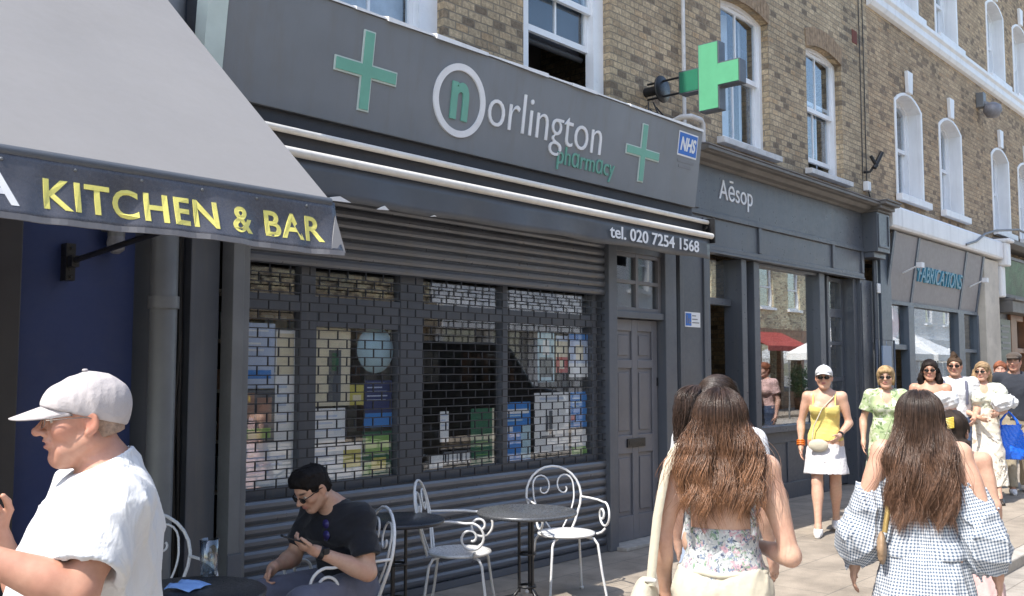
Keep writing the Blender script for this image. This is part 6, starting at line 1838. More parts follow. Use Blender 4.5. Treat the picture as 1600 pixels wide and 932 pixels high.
def swept_hair(fig, parent, tie, N, seed, c0, r0=0.0011):
    """strands combed over the skull from the hairline back to the tie"""
    r = np.random.default_rng(seed); K = 16
    phi = r.uniform(-math.pi, math.pi, N); th = np.radians(np.where(np.abs(phi) > 2.2, r.uniform(20, 58, N), r.uniform(10, 100, N)))
    d0 = np.stack([np.sin(th) * np.sin(phi), -np.sin(th) * np.cos(phi), np.cos(th)], 1)
    tl = (A3(tie) - fig.headc) @ fig.R / fig.hs - A3((0, -0.018, 0.037)); ax = A3((0.091, 0.111, 0.099))
    d1 = unit(tl / ax); P = np.zeros((N, K, 3))
    for i in range(K):
        t = i / (K - 1); d = d0 * (1 - t) + d1[None] * t; d /= np.linalg.norm(d, axis=1, keepdims=True)
        P[:, i] = fig.headc + ((d * ax * (1 + r.uniform(-.01, .012, (N, 1)) * 0 + 0.01 * np.sin(phi * 40)[:, None]) + A3((0, -0.018, 0.037))) * fig.hs) @ fig.R.T
    col = np.tile(A3(c0), (N, K, 1)) * r.uniform(0.5, 1.6, (N, 1, 1))
    return strands("hair_strands", P, np.full((N, K), r0), col, M['hair_strand'], parent)
# ---------------------------------------------------------------- man in the cap, nearest at the left
SKIN_OLD = (0.475, 0.25, 0.175); SKIN_F = (0.56, 0.34, 0.245); SKIN_M = (0.50, 0.30, 0.215)
fg = Fig(1.70, False, headc=A3((0.0, 0.030, 1.563)), hs=0.935,
         neck=(0, -0.035, 1.455), shL=(-0.190, -0.030, 1.375), shR=(0.190, -0.010, 1.375), elL=(-0.262, 0.06, 1.190), wrL=(-0.20, 0.325, 1.315), elR=(0.345, 0.115, 1.06), wrR=(0.335, 0.195, 1.245))
fg.R = frame((0.0, 1, -0.06))
fg.secs = [(0, -0.005, 0.80, .155, .125), (0, 0.0, 0.92, .175, .150), (0, 0.02, 1.02, .178, .168), (0, 0.02, 1.12, .176, .170), (0, 0.005, 1.22, .178, .160), (0, -0.012, 1.31, .176, .140), (0, -0.022, 1.38, .155, .110), (0, -0.03, 1.43, .088, .075), (0, -0.03, 1.46, .060, .060)]
pm_ = thing("person", "man in a pale cap, glasses and white T-shirt standing nearest at the left", "person", (1.128, 2.440, -0.09), math.atan2(0.955, 0.30))
hl = {'L': hand(fg.j['wrL'], (0.35, 0.95, 0.15), (0.8, -0.3, 0.4), 1.0, 0.55, side=-1), 'R': hand(fg.j['wrR'], (-0.2, 0.45, 0.85), (-0.9, 0.2, 0.1), 1.0, 0.55, side=1)}
skin_mesh("body", fg.body(hl, male=True, old=True, mouth_open=True), 0.0042, M['skin'], pm_, fz=((1.36, 1.75, 0.003), (1.0, 1.36, 0.005)), hz=0.014, colour=head_colour(fg.headc, fg.R, fg.hs, SKIN_OLD, lips=(0.40, 0.17, 0.14), brow=(0.40, 0.33, 0.28), blush=0.28, seed=3), sm=1)
M['tee_white'] = cloth("white_jersey", (0.58, 0.59, 0.61), 0.9, 0.03, 700, 0.2, crease=0.35)
sl = [cone(fg.j['shL'] + A3((0.03, 0, 0.01)), fg.j['shL'] + (fg.j['elL'] - fg.j['shL']) * 0.80, 0.080, 0.088, 0.05, cut=True), cone(fg.j['shR'] + A3((-0.03, 0, 0.01)), fg.j['shR'] + (fg.j['elR'] - fg.j['shR']) * 0.80, 0.080, 0.088, 0.05, cut=True)]
inner = [sub_shape(cone(fg.j['sh' + a] + (fg.j['el' + a] - fg.j['sh' + a]) * 0.66, fg.j['sh' + a] + (fg.j['el' + a] - fg.j['sh' + a]) * 1.1, 0.060, 0.072, 0.004)) for a in 'LR']
tee = [fg.torso(0.016)] + fg.bust(0.014) + fg.girdle(0.013) + sl + [sub_shape(loft([(0, -0.005, 0.70, .165, .140), (0, 0.0, 0.95, .165, .140)], 0.004))] + inner
tee += [cone((0, -0.040, 1.38), (0, -0.012, 1.50), 0.090, 0.076, 0.02), hem_cut(0.86), Prim(half((0, -0.03, 1.470), (0, 0.50, 1)).f, (-9, -9, -9), (9, 9, 9), 0.006, True), sub_shape(cone((0, -0.035, 1.40), (0, 0.0, 1.56), 0.066, 0.066, 0.003))]
skin_mesh("t_shirt", tee, 0.0050, M['tee_white'], pm_, noise_f=folds(11, 0.016, 1.05, (0.9, 1.0, 0.55)), sm=2)
M['jeans'] = cloth("blue_denim", (0.05, 0.075, 0.14), 0.9, 0.15, 900, 0.3)
skin_mesh("trousers", [loft([(0, -.005, 0.78, .165, .130), (0, 0, 0.90, .182, .150), (0, .01, 1.0, .180, .165)], 0.03, 0.006)] + fg.seat(0.014) + [cone(fg.j['hip' + a], fg.j['knee' + a], 0.098, 0.078, 0.03) for a in 'LR'] + [cone(fg.j['knee' + a], fg.j['ank' + a] - A3((0, 0, 0.03)), 0.076, 0.066, 0.02, cut=True) for a in 'LR'], 0.010, M['jeans'], pm_, noise_f=folds(13, 0.010, 1.0), sm=1)
M['shoe_dark'] = plain("dark_leather", (0.03, 0.025, 0.022), 0.4); M['shoe_white'] = plain("white_canvas_shoe", (0.72, 0.71, 0.70), 0.7); M['shoe_tan'] = plain("tan_leather", (0.30, 0.20, 0.12), 0.5)
def shoes(fig, parent, mat, h=0.007, toes=None, inf=0.008, top=0.075):
    for a in 'LR':
        an = fig.j['ank' + a]
        skin_mesh("shoe", fig.foot(a, (toes or {}).get(a, (0, 1, 0)), inf) + [hem_cut(an[2] - 0.015, False), hem_cut(an[2] - 0.0855)], h, mat, parent, sm=1)
shoes(fg, pm_, M['shoe_dark'], 0.009)
M['cap_grey'] = cloth("pale_cap_cotton", (0.44, 0.405, 0.405), 0.9, 0.05, 600, 0.35)
def baseball_cap(fig, parent, mat, h=0.004, tilt=0.0, z=0.052, fold=0.004, name="cap"):
    c, s_ = math.cos(tilt), math.sin(tilt)
    T = fig.R @ np.array(((1, 0, 0), (0, c, -s_), (0, s_, c)))
    pt = lambda p: fig.headc + fig.R @ (A3((0, 0, 0.05)) * fig.hs) + T @ (A3(p) - A3((0, 0, 0.05))) * fig.hs
    E = lambda p, r, k=0.01, sub=False: ell(pt(p), A3(r) * fig.hs, k, T, 0, sub)
    crown = [E((0, -0.018, 0.040), (0.085, 0.107, 0.092)), E((0, 0.040, 0.050), (0.073, 0.066, 0.050), 0.03), E((0, -0.06, 0.02), (0.072, 0.060, 0.075)),
             Prim(half(pt((0, 0.085, 0.046)), T @ A3((0, 0.40, -1))).f, (-9, -9, -9), (9, 9, 9), 0.004, True)]
    o = skin_mesh(name, crown, h, mat, parent, noise_f=folds(21, fold, 2.0, (1, 1, 0.6)), sm=1)
    m2 = MB(); nx, ny = 22, 10; v = []; f = []
    for dz in (0.0, -0.0035):
        for j in range(ny + 1):
            for i in range(nx + 1):
                u = i / nx * 2 - 1; t = j / ny
                x = u * (0.080 - 0.010 * t); y = 0.098 * math.sqrt(max(0, 1 - (u * 0.86) ** 2)) - 0.014 + t * 0.098 * (1 - abs(u) ** 3.2)
                zz = 0.058 - 0.034 * u * u - 0.024 * t * (1 - abs(u) ** 3) + dz
                v.append(tuple(pt((x, y, zz))))
    Q = (nx + 1) * (ny + 1)
    for j in range(ny):
        for i in range(nx):
            a = j * (nx + 1) + i; f.append((a, a + 1, a + nx + 2, a + nx + 1)); f.append((Q + a, Q + a + nx + 1, Q + a + nx + 2, Q + a + 1))
    rim = [j * (nx + 1) for j in range(ny + 1)] + [ny * (nx + 1) + i for i in range(1, nx + 1)] + [j * (nx + 1) + nx for j in range(ny - 1, -1, -1)]
    for a, b_ in zip(rim[:-1], rim[1:]): f.append((a, b_, Q + b_, Q + a))
    m2.add(v, f, 0, True); m2.build("brim", mat, o)
    m2 = MB(); m2.lathe([(0, 0.006), (0.006, 0.005), (0.008, 0.0), (0.0, -0.002)], tuple(pt((0, -0.014, 0.133))), 12); m2.build("button", mat, o)
    return o
baseball_cap(fg, pm_, M['cap_grey'], 0.0036, -0.07)
sunglasses(fg, pm_, wire=True, drop=0.002)
skin_mesh("hair", hair_cap(fg, 0.0012, 0.03, -0.045, -0.02), 0.004, M['hair_short'], pm_, colour=flat_colour((0.33, 0.235, 0.18), 0.25, 2), sm=1)

# ---------------------------------------------------------------- man in black on the chair
sg = Fig(1.76, False, headc=A3((0.01, 0.245, 1.068)), hs=0.95, neck=(0, 0.115, 0.985),
         shL=(-0.185, 0.075, 0.915), shR=(0.185, 0.075, 0.915), elL=(-0.265, 0.115, 0.655), wrL=(-0.115, 0.325, 0.775), elR=(0.235, 0.17, 0.68), wrR=(0.165, 0.36, 0.665),
         hipL=(-0.09, 0.0, 0.535), hipR=(0.09, 0.0, 0.535), kneeL=(-0.14, 0.44, 0.545), kneeR=(0.15, 0.44, 0.545), ankL=(-0.15, 0.42, 0.085), ankR=(0.16, 0.46, 0.085))
sg.R = frame((0.10, 0.82, -0.55), 0.04)
sg.secs = [(0, -0.02, 0.465, .165, .120), (0, -0.015, 0.56, .165, .125), (0, 0.0, 0.65, .155, .118), (0, 0.02, 0.75, .160, .118), (0, 0.045, 0.84, .170, .118), (0, 0.07, 0.91, .160, .100), (0, 0.09, 0.965, .095, .070), (0, 0.10, 1.0, .055, .055)]
SMX, SMY, SMS = 3.12, 3.92, 0.95
ps = thing("person", "dark haired man in a black T-shirt and sunglasses sitting with a phone", "person", (SMX, SMY, 0.01), facing(-0.99, -0.10))
ps.scale = (SMS, SMS, SMS)
lh = hand(sg.j['wrL'], (0.55, 0.72, 0.30), (0.25, -0.25, 0.95), 0.95, 0.62, side=-1)
rh = hand(sg.j['wrR'], (-0.15, 0.75, -0.62), (-0.75, -0.2, -0.5), 0.95, 0.95, side=1)
P = [sg.torso()] + [ell((sx * 0.075, 0.145, 0.84), (0.08, 0.045, 0.06), 0.03) for sx in (-1, 1)] + sg.girdle()
for a in 'LR': P += sg.arm(a) + [cone(sg.j['hip' + a], sg.j['knee' + a], 0.085, 0.056, 0.03), cone(sg.j['knee' + a], sg.j['ank' + a], 0.054, 0.036, 0.02, bulge=0.012, bt=0.28)] + sg.foot(a)
P += lh + rh + sg.neck_() + head(sg.headc, sg.R, sg.hs, True)
skin_mesh("body", P, 0.0052, M['skin'], ps, colour=head_colour(sg.headc, sg.R, sg.hs, SKIN_M, brow=(0.03, 0.02, 0.02), stubble=0.35, seed=8), sm=1)
M['tee_black'] = cloth("black_jersey", (0.012, 0.013, 0.018), 0.9, 0.1, 700, 0.2)
tee = [sg.torso(0.016)] + [ell((sx * 0.075, 0.145, 0.84), (0.08, 0.045, 0.06), 0.03, None, 0.014) for sx in (-1, 1)] + sg.girdle(0.013)
tee += [cone(sg.j['sh' + a] - A3((0.03 * (1 if a == 'R' else -1), 0, 0)), sg.j['sh' + a] + (sg.j['el' + a] - sg.j['sh' + a]) * 0.72, 0.074, 0.079, 0.04, cut=True) for a in 'LR']
tee += [sub_shape(cone(sg.j['sh' + a] + (sg.j['el' + a] - sg.j['sh' + a]) * 0.60, sg.j['sh' + a] + (sg.j['el' + a] - sg.j['sh' + a]), 0.050, 0.066, 0.004)) for a in 'LR']
tee += [hem_cut(0.50), sub_shape(cone((0, 0.10, 0.975), (0, 0.16, 1.10), 0.074, 0.078, 0.008)), sub_shape(ell((0, 0.165, 0.962), (0.052, 0.045, 0.036), 0.01))]
skin_mesh("t_shirt", tee, 0.0062, M['tee_black'], ps, noise_f=folds(31, 0.009, 1.1), sm=1)
M['trouser_grey'] = cloth("grey_blue_cotton", (0.115, 0.12, 0.165), 0.9, 0.12, 800, 0.3)
tr_ = [loft([(0, -0.02, 0.455, .180, .150), (0, -0.01, 0.52, .180, .150), (0, 0, 0.60, .165, .13)], 0.04)]
for a in 'LR': tr_ += [cone(sg.j['hip' + a], sg.j['knee' + a], 0.100, 0.078, 0.04), cone(sg.j['knee' + a], sg.j['ank' + a] + A3((0, 0, 0.01)), 0.076, 0.062, 0.03, cut=True)]
tr_ += [hem_cut(0.452)] if False else []
skin_mesh("trousers", tr_, 0.0075, M['trouser_grey'], ps, noise_f=folds(33, 0.010, 1.0), sm=1)
shoes(sg, ps, M['shoe_white'], 0.008)
ex = [ell(sg.face((0, 0.035, 0.095)), A3((0.064, 0.064, 0.046)), 0.02, sg.R), ell(sg.face((0.01, 0.080, 0.080)), A3((0.046, 0.026, 0.022)), 0.02, sg.R)]
skin_mesh("hair", hair_cap(sg, 0.010, 0.062, -0.058, -0.025, ex), 0.005, M['hair_short'], ps, colour=flat_colour((0.012, 0.010, 0.010), 0.3, 4), noise_f=folds(35, 0.010, 3.5), sm=1)
sunglasses(sg, ps)
m2 = MB(); w = sg.j['wrL']; d = unit(sg.j['wrL'] - sg.j['elL'])
m2.tube([tuple(w - d * 0.040), tuple(w - d * 0.015)], 0.034, 16); fc = unit(np.cross(d, (0, 0, 1))); m2.box(*[0] * 6) if False else None
c0 = w - d * 0.028 + A3((-0.03, -0.0, 0.012)); m2.box(c0[0] - .012, c0[0] + .006, c0[1] - .018, c0[1] + .018, c0[2] - .016, c0[2] + .016); m2.build("watch", M['black_metal'], ps, bevel=0.003)
m2 = MB(); c0 = A3((-0.045, 0.0, 0.0)); y = 0.188
for q in (0, 1): m2.tube([(-0.040 + q * 0.012, 0.175, 0.905), (-0.050 + q * .012, 0.192, 0.86), (-0.055 + q * 0.016, 0.198, 0.80)], 0.0035, 6)
m2.lathe([(0, 0), (0.022, 0), (0.024, 0.004), (0, 0.005)], (-0.045, 0.195, 0.885), 16, axis='y'); m2.lathe([(0, 0), (0.022, 0), (0.024, 0.004), (0, 0.005)], (-0.055, 0.200, 0.83), 16, axis='y')
m2.build("hung_sunglasses", plain("violet_lens", (0.035, 0.03, 0.14), 0.15), ps)
fwd = A3((-0.99, -0.10, 0)); rgt = A3((-0.10, 0.99, 0))
def s2w(p): return A3((SMX, SMY, 0.01)) + (rgt * p[0] + fwd * p[1] + A3((0, 0, p[2]))) * SMS
ph_c = s2w(sg.j['wrL'] + A3((0.05, 0.085, 0.058)))
pn = thing("mobile_phone", "dark mobile phone held by the seated man in black", "phone", tuple(ph_c), facing(-0.75, 0.35))
m2 = MB(); m2.box(-0.036, 0.036, -0.075, 0.075, -0.004, 0.004); ob = m2.build("case", M['black_metal'], pn, bevel=0.003); ob.rotation_euler = (0.35, 0.1, 0)
m2 = MB(); m2.box(-0.032, 0.032, -0.07, 0.07, 0.0043, 0.005); ob = m2.build("screen", M['lens'], pn); ob.rotation_euler = (0.35, 0.1, 0)
rhw = sg.j['wrR'] + A3((-0.02, 0.07, -0.055))
m2 = MB(); pts = [s2w(rhw + A3(o)) for o in ((0.012, -0.02, 0.03), (-0.004, 0.0, -0.01), (0.02, 0.02, -0.10), (0.03, 0.03, -0.25), (0.05, 0.0, -0.45), (0.07, 0.02, -0.645))]
m2.tube([tuple(p - pts[0]) for p in pts], 0.009, 8); m2.tube([tuple(pts[1] - pts[0] + A3((0.01, 0, 0))), tuple(pts[2] - pts[0] + A3((-0.012, 0.004, 0.02)))], 0.006, 6)
ob = m2.build("dog_lead", M['black_metal']); ob.location = tuple(pts[0]); tag(ob, "black strap hanging from the seated man's lower hand beside his knee", "strap")

FPOS, GPOS, PPOS, KPOS = (3.23, 1.845, -0.09), (4.52, 1.56, -0.09), (4.075, 2.332, -0.09), (5.75, 1.80, -0.09)
# ---------------------------------------------------------------- woman in the floral top, seen from behind
wf = Fig(1.63, True, elL=(-0.222, -0.03, 1.055), wrL=(-0.215, 0.04, 0.825), elR=(0.243, -0.045, 1.02), wrR=(0.11, 0.17, 1.02))
wf.headc = A3((0, 0.02, 1.612 - 0.128)); wf.R = frame((0.05, 1, -0.05))
pf = thing("person", "woman with long brown hair in a pale floral strappy top, seen from behind", "person", FPOS, math.atan2(-0.895, 0.446))
skin_mesh("body", wf.body(), 0.0062, M['skin'], pf, colour=head_colour(wf.headc, wf.R, wf.hs, SKIN_F, seed=11), sm=1)
M['floral'] = printed("floral_cotton", (0.44, 0.455, 0.45), [((0.46, 0.29, 0.32), 0.9, 0.54), ((0.16, 0.20, 0.28), 1.6, 0.56), ((0.20, 0.29, 0.20), 1.3, 0.57), ((0.52, 0.51, 0.50), 2.2, 0.57), ((0.06, 0.07, 0.11), 2.6, 0.585)], 30)
top = [wf.torso(0.009)] + wf.bust(0.010) + [hem_cut(0.935), Prim(lambda X, Y, Z: -(Z - (1.115 + 0.10 * np.clip(Y / 0.1, 0.0, 1))), (-9, -9, -9), (9, 9, 9), 0.004, True)]
skin_mesh("top", top, 0.0055, M['floral'], pf, noise_f=folds(41, 0.008, 1.4, (0.5, 0.5, 1.6)), sm=1)
m2 = MB()
for s in (-1, 1):
    pts = [(s * 0.118, -0.104, 1.10), (s * 0.114, -0.112, 1.23), (s * 0.108, -0.092, 1.34), (s * 0.104, -0.040, 1.392), (s * 0.100, 0.03, 1.36), (s * 0.09, 0.085, 1.28)]
    m2.tube(pts, 0.0115, 8)
m2.build("strap", M['floral'], pf)
M['cream'] = cloth("cream_linen", (0.50, 0.455, 0.355), 0.9, 0.06, 700, 0.3)
def skirt(fig, name, secs, mat, parent, seed, h=0.008, inner=True, amp=0.012, extra=(), aniso=(1, 1, 0.18)):
    P = [loft(secs, 0.03)] + list(extra)
    if inner:
        zz = sorted(s[2] for s in secs)
        P.append(sub_shape(loft([(s[0], s[1], s[2] - (0.03 if s[2] == zz[0] else 0.0), s[3] - 0.016, s[4] - 0.016) for s in secs if s[2] < zz[0] + 0.5 * (zz[-1] - zz[0])] + [(secs[0][0], secs[0][1], zz[0] + 0.5 * (zz[-1] - zz[0]) + 0.01, 0.05, 0.05)], 0.004)))
    return skin_mesh(name, P, h, mat, parent, noise_f=folds(seed, amp, 1.3, aniso), sm=1)
skin_mesh("trousers", [loft([(0, -.01, 0.82, .168, .125), (0, -.01, 0.88, .178, .130), (0, -.01, 0.94, .162, .116), (0, -.01, 0.965, .152, .106)], 0.03)] + wf.seat(0.012) + [cone(wf.j['hip' + a], wf.j['ank' + a] + A3((0, 0.03, 0.1)), 0.100, 0.10, 0.03, cut=True) for a in 'LR'], 0.008, M['cream'], pf, noise_f=folds(43, 0.012, 1.1, (1, 1, 0.4)), sm=1)
m2 = MB(); ring = [(0.158 * math.cos(2 * math.pi * k / 40), -0.01 + 0.112 * math.sin(2 * math.pi * k / 40), 0.955 + 0.004 * math.sin(k)) for k in range(40)]
m2.tube(ring, 0.011, 8, closed=True); m2.build("waistband", M['cream'], pf)
long_hair(wf, pf, 1.215, 51, (0.048, 0.028, 0.020), (0.27, 0.130, 0.065), N=4400, width=0.128, wave=0.017, ragged=0.06)
shoes(wf, pf, M['shoe_tan'], 0.01)
# cream shoulder bag hanging from her left shoulder
PF = pf.matrix_basis.copy()
bgx = thing("shoulder_bag", "cream shoulder bag with a broad strap at the floral top woman's left side", "bag", tuple(pf.location), pf.rotation_euler[2])
m2 = MB(); v = []
path = [(-0.135, 0.03, 1.405), (-0.150, -0.02, 1.415), (-0.172, -0.065, 1.385), (-0.200, -0.088, 1.30), (-0.228, -0.100, 1.15), (-0.245, -0.108, 1.0), (-0.255, -0.110, 0.90)]
for i, p in enumerate(path):
    t = i / (len(path) - 1); w = 0.017
    v += [(p[0] - w, p[1] + 0.004, p[2]), (p[0] + w, p[1] - 0.006, p[2]), (p[0] + w, p[1] - 0.010, p[2] + .001), (p[0] - w, p[1] - 0.001, p[2] + .001)]
f = [(i * 4 + q, i * 4 + (q + 1) % 4, (i + 1) * 4 + (q + 1) % 4, (i + 1) * 4 + q) for i in range(len(path) - 1) for q in range(4)]
m2.add(v, f, 0, True); m2.build("strap", M['cream'], bgx)
m2 = MB(); m2.box(-0.278, -0.232, -0.120, -0.103, 0.915, 0.93); m2.build("buckle", M['sill'], bgx, bevel=0.004)
skin_mesh("bag_body", [ell((-0.285, -0.06, 0.80), (0.06, 0.15, 0.12), 0.02), ell((-0.285, -0.06, 0.73), (0.065, 0.14, 0.10), 0.03)], 0.008, M['cream'], bgx, noise_f=folds(47, 0.01, 1.3), sm=1)

# ---------------------------------------------------------------- ponytail woman walking ahead of her
wp = Fig(1.665, True); wp.headc = A3((0, 0.015, 1.665 - 0.128)); wp.R = frame((0.35, 1, 0.0))
pp = thing("person", "woman with a dark ponytail and white short sleeved top, half hidden", "person", PPOS, math.atan2(-0.99, 0.12))
skin_mesh("body", wp.body(), 0.008, M['skin'], pp, colour=head_colour(wp.headc, wp.R, wp.hs, SKIN_F, seed=12), sm=1)
tee = [wp.torso(0.016)] + wp.bust(0.014) + wp.girdle(0.014) + [cone(wp.j['sh' + a], wp.j['sh' + a] + (wp.j['el' + a] - wp.j['sh' + a]) * 0.6, 0.070, 0.072, 0.03, cut=True) for a in 'LR'] + [hem_cut(0.87), sub_shape(cone((0, -0.02, 1.385), (0, 0.0, 1.5), 0.075, 0.085, 0.008))]
skin_mesh("t_shirt", tee, 0.008, M['tee_white'], pp, noise_f=folds(53, 0.008, 1.1), sm=1)
skirt(wp, "skirt", [(0, -.01, 0.50, .24, .20), (0, -.01, 0.80, .19, .15), (0, -.01, 0.95, .15, .11)], cloth("pale_blue_denim", (0.30, 0.38, 0.52), 0.9, 0.1), pp, 55, 0.010)
skin_mesh("hair", hair_cap(wp, 0.014, 0.05, -0.07), 0.006, M['hair'], pp, colour=flat_colour((0.022, 0.014, 0.011), 0.3, 5), noise_f=folds(57, 0.006, 3.0, (1, 0.3, 1)), sm=1)
r = np.random.default_rng(59); Np, Kp = 900, 20
Pp = np.zeros((Np, Kp, 3)); ang = r.uniform(0, 6.28, Np); rr = np.sqrt(r.random(Np)); tie = wp.face((-0.045, -0.112, 0.085))
zl = r.uniform(0.19, 0.29, Np)
for i in range(Kp):
    t = i / (Kp - 1); wd = 0.014 + 0.045 * math.sin(min(1, t * 1.25) * math.pi * 0.75)
    Pp[:, i, 0] = tie[0] - 0.045 * t + rr * np.cos(ang) * wd + 0.008 * np.sin(ang * 3 + t * 9) * t
    Pp[:, i, 1] = tie[1] - 0.075 * math.sin(min(1, t * 1.6) * math.pi / 2) + rr * np.sin(ang) * wd
    Pp[:, i, 2] = tie[2] + 0.03 * math.sin(t * math.pi) * (t < 0.5) - zl * t ** 1.25
colp = np.tile(A3((0.05, 0.03, 0.022)), (Np, Kp, 1)) * r.uniform(0.5, 1.6, (Np, 1, 1))
strands("ponytail", Pp, np.full((Np, Kp), 0.0016) * np.linspace(1, 0.4, Kp)[None], colp, M['hair_strand'], pp)
swept_hair(wp, pp, tie, 1800, 58, (0.032, 0.020, 0.015))
shoes(wp, pp, M['shoe_white'], 0.01)

# ---------------------------------------------------------------- woman in the gingham dress
wg = Fig(1.62, True, elL=(-0.262, -0.05, 1.03), wrL=(-0.295, 0.0, 0.80), elR=(0.262, -0.05, 1.03), wrR=(0.295, 0.0, 0.80)); wg.headc = A3((0, 0.02, 1.588 - 0.128)); wg.R = frame((-0.06, 1, -0.04))
pg = thing("person", "woman with very long brown hair in a gingham dress with huge puff sleeves", "person", GPOS, math.atan2(-0.945, 0.326))
skin_mesh("body", wg.body(), 0.0066, M['skin'], pg, colour=head_colour(wg.headc, wg.R, wg.hs, SKIN_F, seed=13), sm=1)
M['gingham'] = gingham("gingham_cotton", (0.60, 0.62, 0.64), (0.065, 0.10, 0.16), 0.0140)
bod = [wg.torso(0.011)] + wg.bust(0.011) + wg.seat(0.012) + [hem_cut(0.86), Prim(lambda X, Y, Z: -(Z - (1.165 + 0.25 * np.clip(Y + 0.02, 0, 0.3))), (-9, -9, -9), (9, 9, 9), 0.004, True)]
flat_uv = lambda V: np.stack([np.arctan2(V[:, 0], -(V[:, 1] + 0.01) + 1e-6) * 0.135, V[:, 2], V[:, 2] * 0], 1)
skin_mesh("dress_bodice", bod, 0.0055, M['gingham'], pg, uvw=flat_uv, noise_f=folds(61, 0.006, 1.3, (0.6, 0.6, 1.4)), sm=1)
SK = [(0, -.015, 0.35, .30, .26), (0, -.015, 0.60, .24, .20), (0, -.015, 0.78, .198, .165), (0, -.012, 0.88, .175, .142), (0, -.01, 0.95, .160, .120), (0, -.01, 1.0, .144, .108)]
sk_ = [loft(SK, 0.03), sub_shape(loft([(0, -.015, 0.30, .29, .25), (0, -.015, 0.60, .22, .18), (0, -.015, 0.70, .08, .08)], 0.004))]
skin_mesh("dress_skirt", sk_, 0.0075, M['gingham'], pg, uvw=lambda V: np.stack([np.arctan2(V[:, 0], -(V[:, 1] + 0.01) + 1e-6) * 0.19, V[:, 2], V[:, 2] * 0], 1), noise_f=folds(63, 0.014, 1.2, (1, 1, 0.12)), sm=1)
for a, s in (('L', -1), ('R', 1)):
    S = A3((s * (0.182 if s < 0 else 0.172), -0.018, 1.175)); Eb = A3((s * (0.285 if s < 0 else 0.262), -0.03, 0.805))
    d = Eb - S; c = (S + Eb) / 2
    pf_ = [ell(S + d * 0.42 + A3((s * 0.012, 0, 0)), (0.092, 0.105, 0.155), 0.05), ell(S + d * 0.70 + A3((s * 0.018, 0, 0)), (0.110, 0.118, 0.115), 0.05), cone(S, S + d * 0.3, 0.056, 0.085, 0.04), cone(S + d * 0.9, Eb + d * 0.04, 0.075, 0.045, 0.03),
           sub_shape(cone(Eb + d * 0.02, Eb + d * 0.3, 0.036, 0.036, 0.004))]
    ax = unit(d); e1 = unit(np.cross(ax, (0, 1, 0))); e2 = np.cross(ax, e1)
    def suv(V, S=S, ax=ax, e1=e1, e2=e2):
        L = V - S; return np.stack([np.arctan2(L @ e2, L @ e1) * 0.11, L @ ax, V[:, 2] * 0], 1)
    skin_mesh("puff_sleeve", pf_, 0.0055, M['gingham'], pg, uvw=suv, noise_f=folds(67 + s, 0.030, 1.0, (1.3, 1.3, 0.6)), sm=1)
m2 = MB()
for s in (-1, 1): m2.tube([(s * 0.118, -0.105, 1.17), (s * 0.116, -0.108, 1.25), (s * 0.112, -0.085, 1.345), (s * 0.108, -0.03, 1.388), (s * 0.10, 0.05, 1.33)], 0.0065, 8)
m2.build("strap", M['tee_white'], pg)
long_hair(wg, pg, 1.04, 71, (0.042, 0.028, 0.022), (0.20, 0.105, 0.062), N=4600, width=0.125, wave=0.015, ragged=0.05)
shoes(wg, pg, M['shoe_tan'], 0.01)
bg2 = thing("shoulder_bag", "small brown and gold bag at the gingham dress woman's left hip", "bag", tuple(pg.location), pg.rotation_euler[2])
m2 = MB(); m2.tube([(-0.135, -0.10, 1.12), (-0.145, -0.12, 1.05), (-0.158, -0.135, 0.97)], 0.012, 8); m2.build("strap", plain("gold_chain_strap", (0.42, 0.29, 0.10), 0.4, 0.5), bg2)
skin_mesh("bag_body", [ell((-0.172, -0.125, 0.90), (0.022, 0.05, 0.075), 0.02)], 0.007, M['shoe_tan'], bg2, noise_f=folds(73, 0.006, 2.0), sm=1)
# dark haired girl with a yellow clip ahead of the gingham woman
kg = Fig(1.46, True); kg.R = frame((0.2, 1, -0.1)); kg.hs = 0.96
kp = thing("person", "girl with a yellow hair clip in a pink dress beyond the gingham woman", "person", KPOS, math.atan2(-0.95, 0.30))
skin_mesh("body", kg.body(), 0.009, M['skin'], kp, colour=head_colour(kg.headc, kg.R, kg.hs, SKIN_F, seed=14), sm=1)
M['pink'] = cloth("pale_pink_cotton", (0.62, 0.42, 0.40), 0.9, 0.08)
skirt(kg, "dress", [(0, -.01, 0.45, .24, .20), (0, -.01, 0.75, .18, .14), (0, -.01, 0.93, .125, .095), (0, -.01, 1.10, .135, .10), (0, -.01, 1.20, .12, .085)], M['pink'], kp, 75, 0.010)
skin_mesh("hair", hair_cap(kg, 0.016, 0.05, -0.09, -0.05, [loft([(0, -.085, 1.02, .055, .022), (0, -0.085, 1.15, .085, .03), (0, -.07, 1.30, .085, .04)], 0.03)]), 0.008, M['hair'], kp, colour=flat_colour((0.035, 0.025, 0.02), 0.3, 6), noise_f=folds(77, 0.010, 2.5, (1, 1, 0.2)), sm=1)
m2 = MB(); c = kg.face((-0.01, -0.122, 0.03))
for k in range(-3, 4): m2.tube([tuple(c + A3((-0.035, -0.004 - 0.01, 0.012 * k * 0.7))), tuple(c + A3((0.0, -0.024, 0.012 * k * 0.7 + 0.012))), tuple(c + A3((0.035, -0.012, 0.012 * k * 0.7 + 0.02)))], 0.006, 6)
m2.build("hair_clip", plain("yellow_plastic", (0.62, 0.46, 0.06), 0.3), kp)
shoes(kg, kp, M['shoe_white'], 0.012)
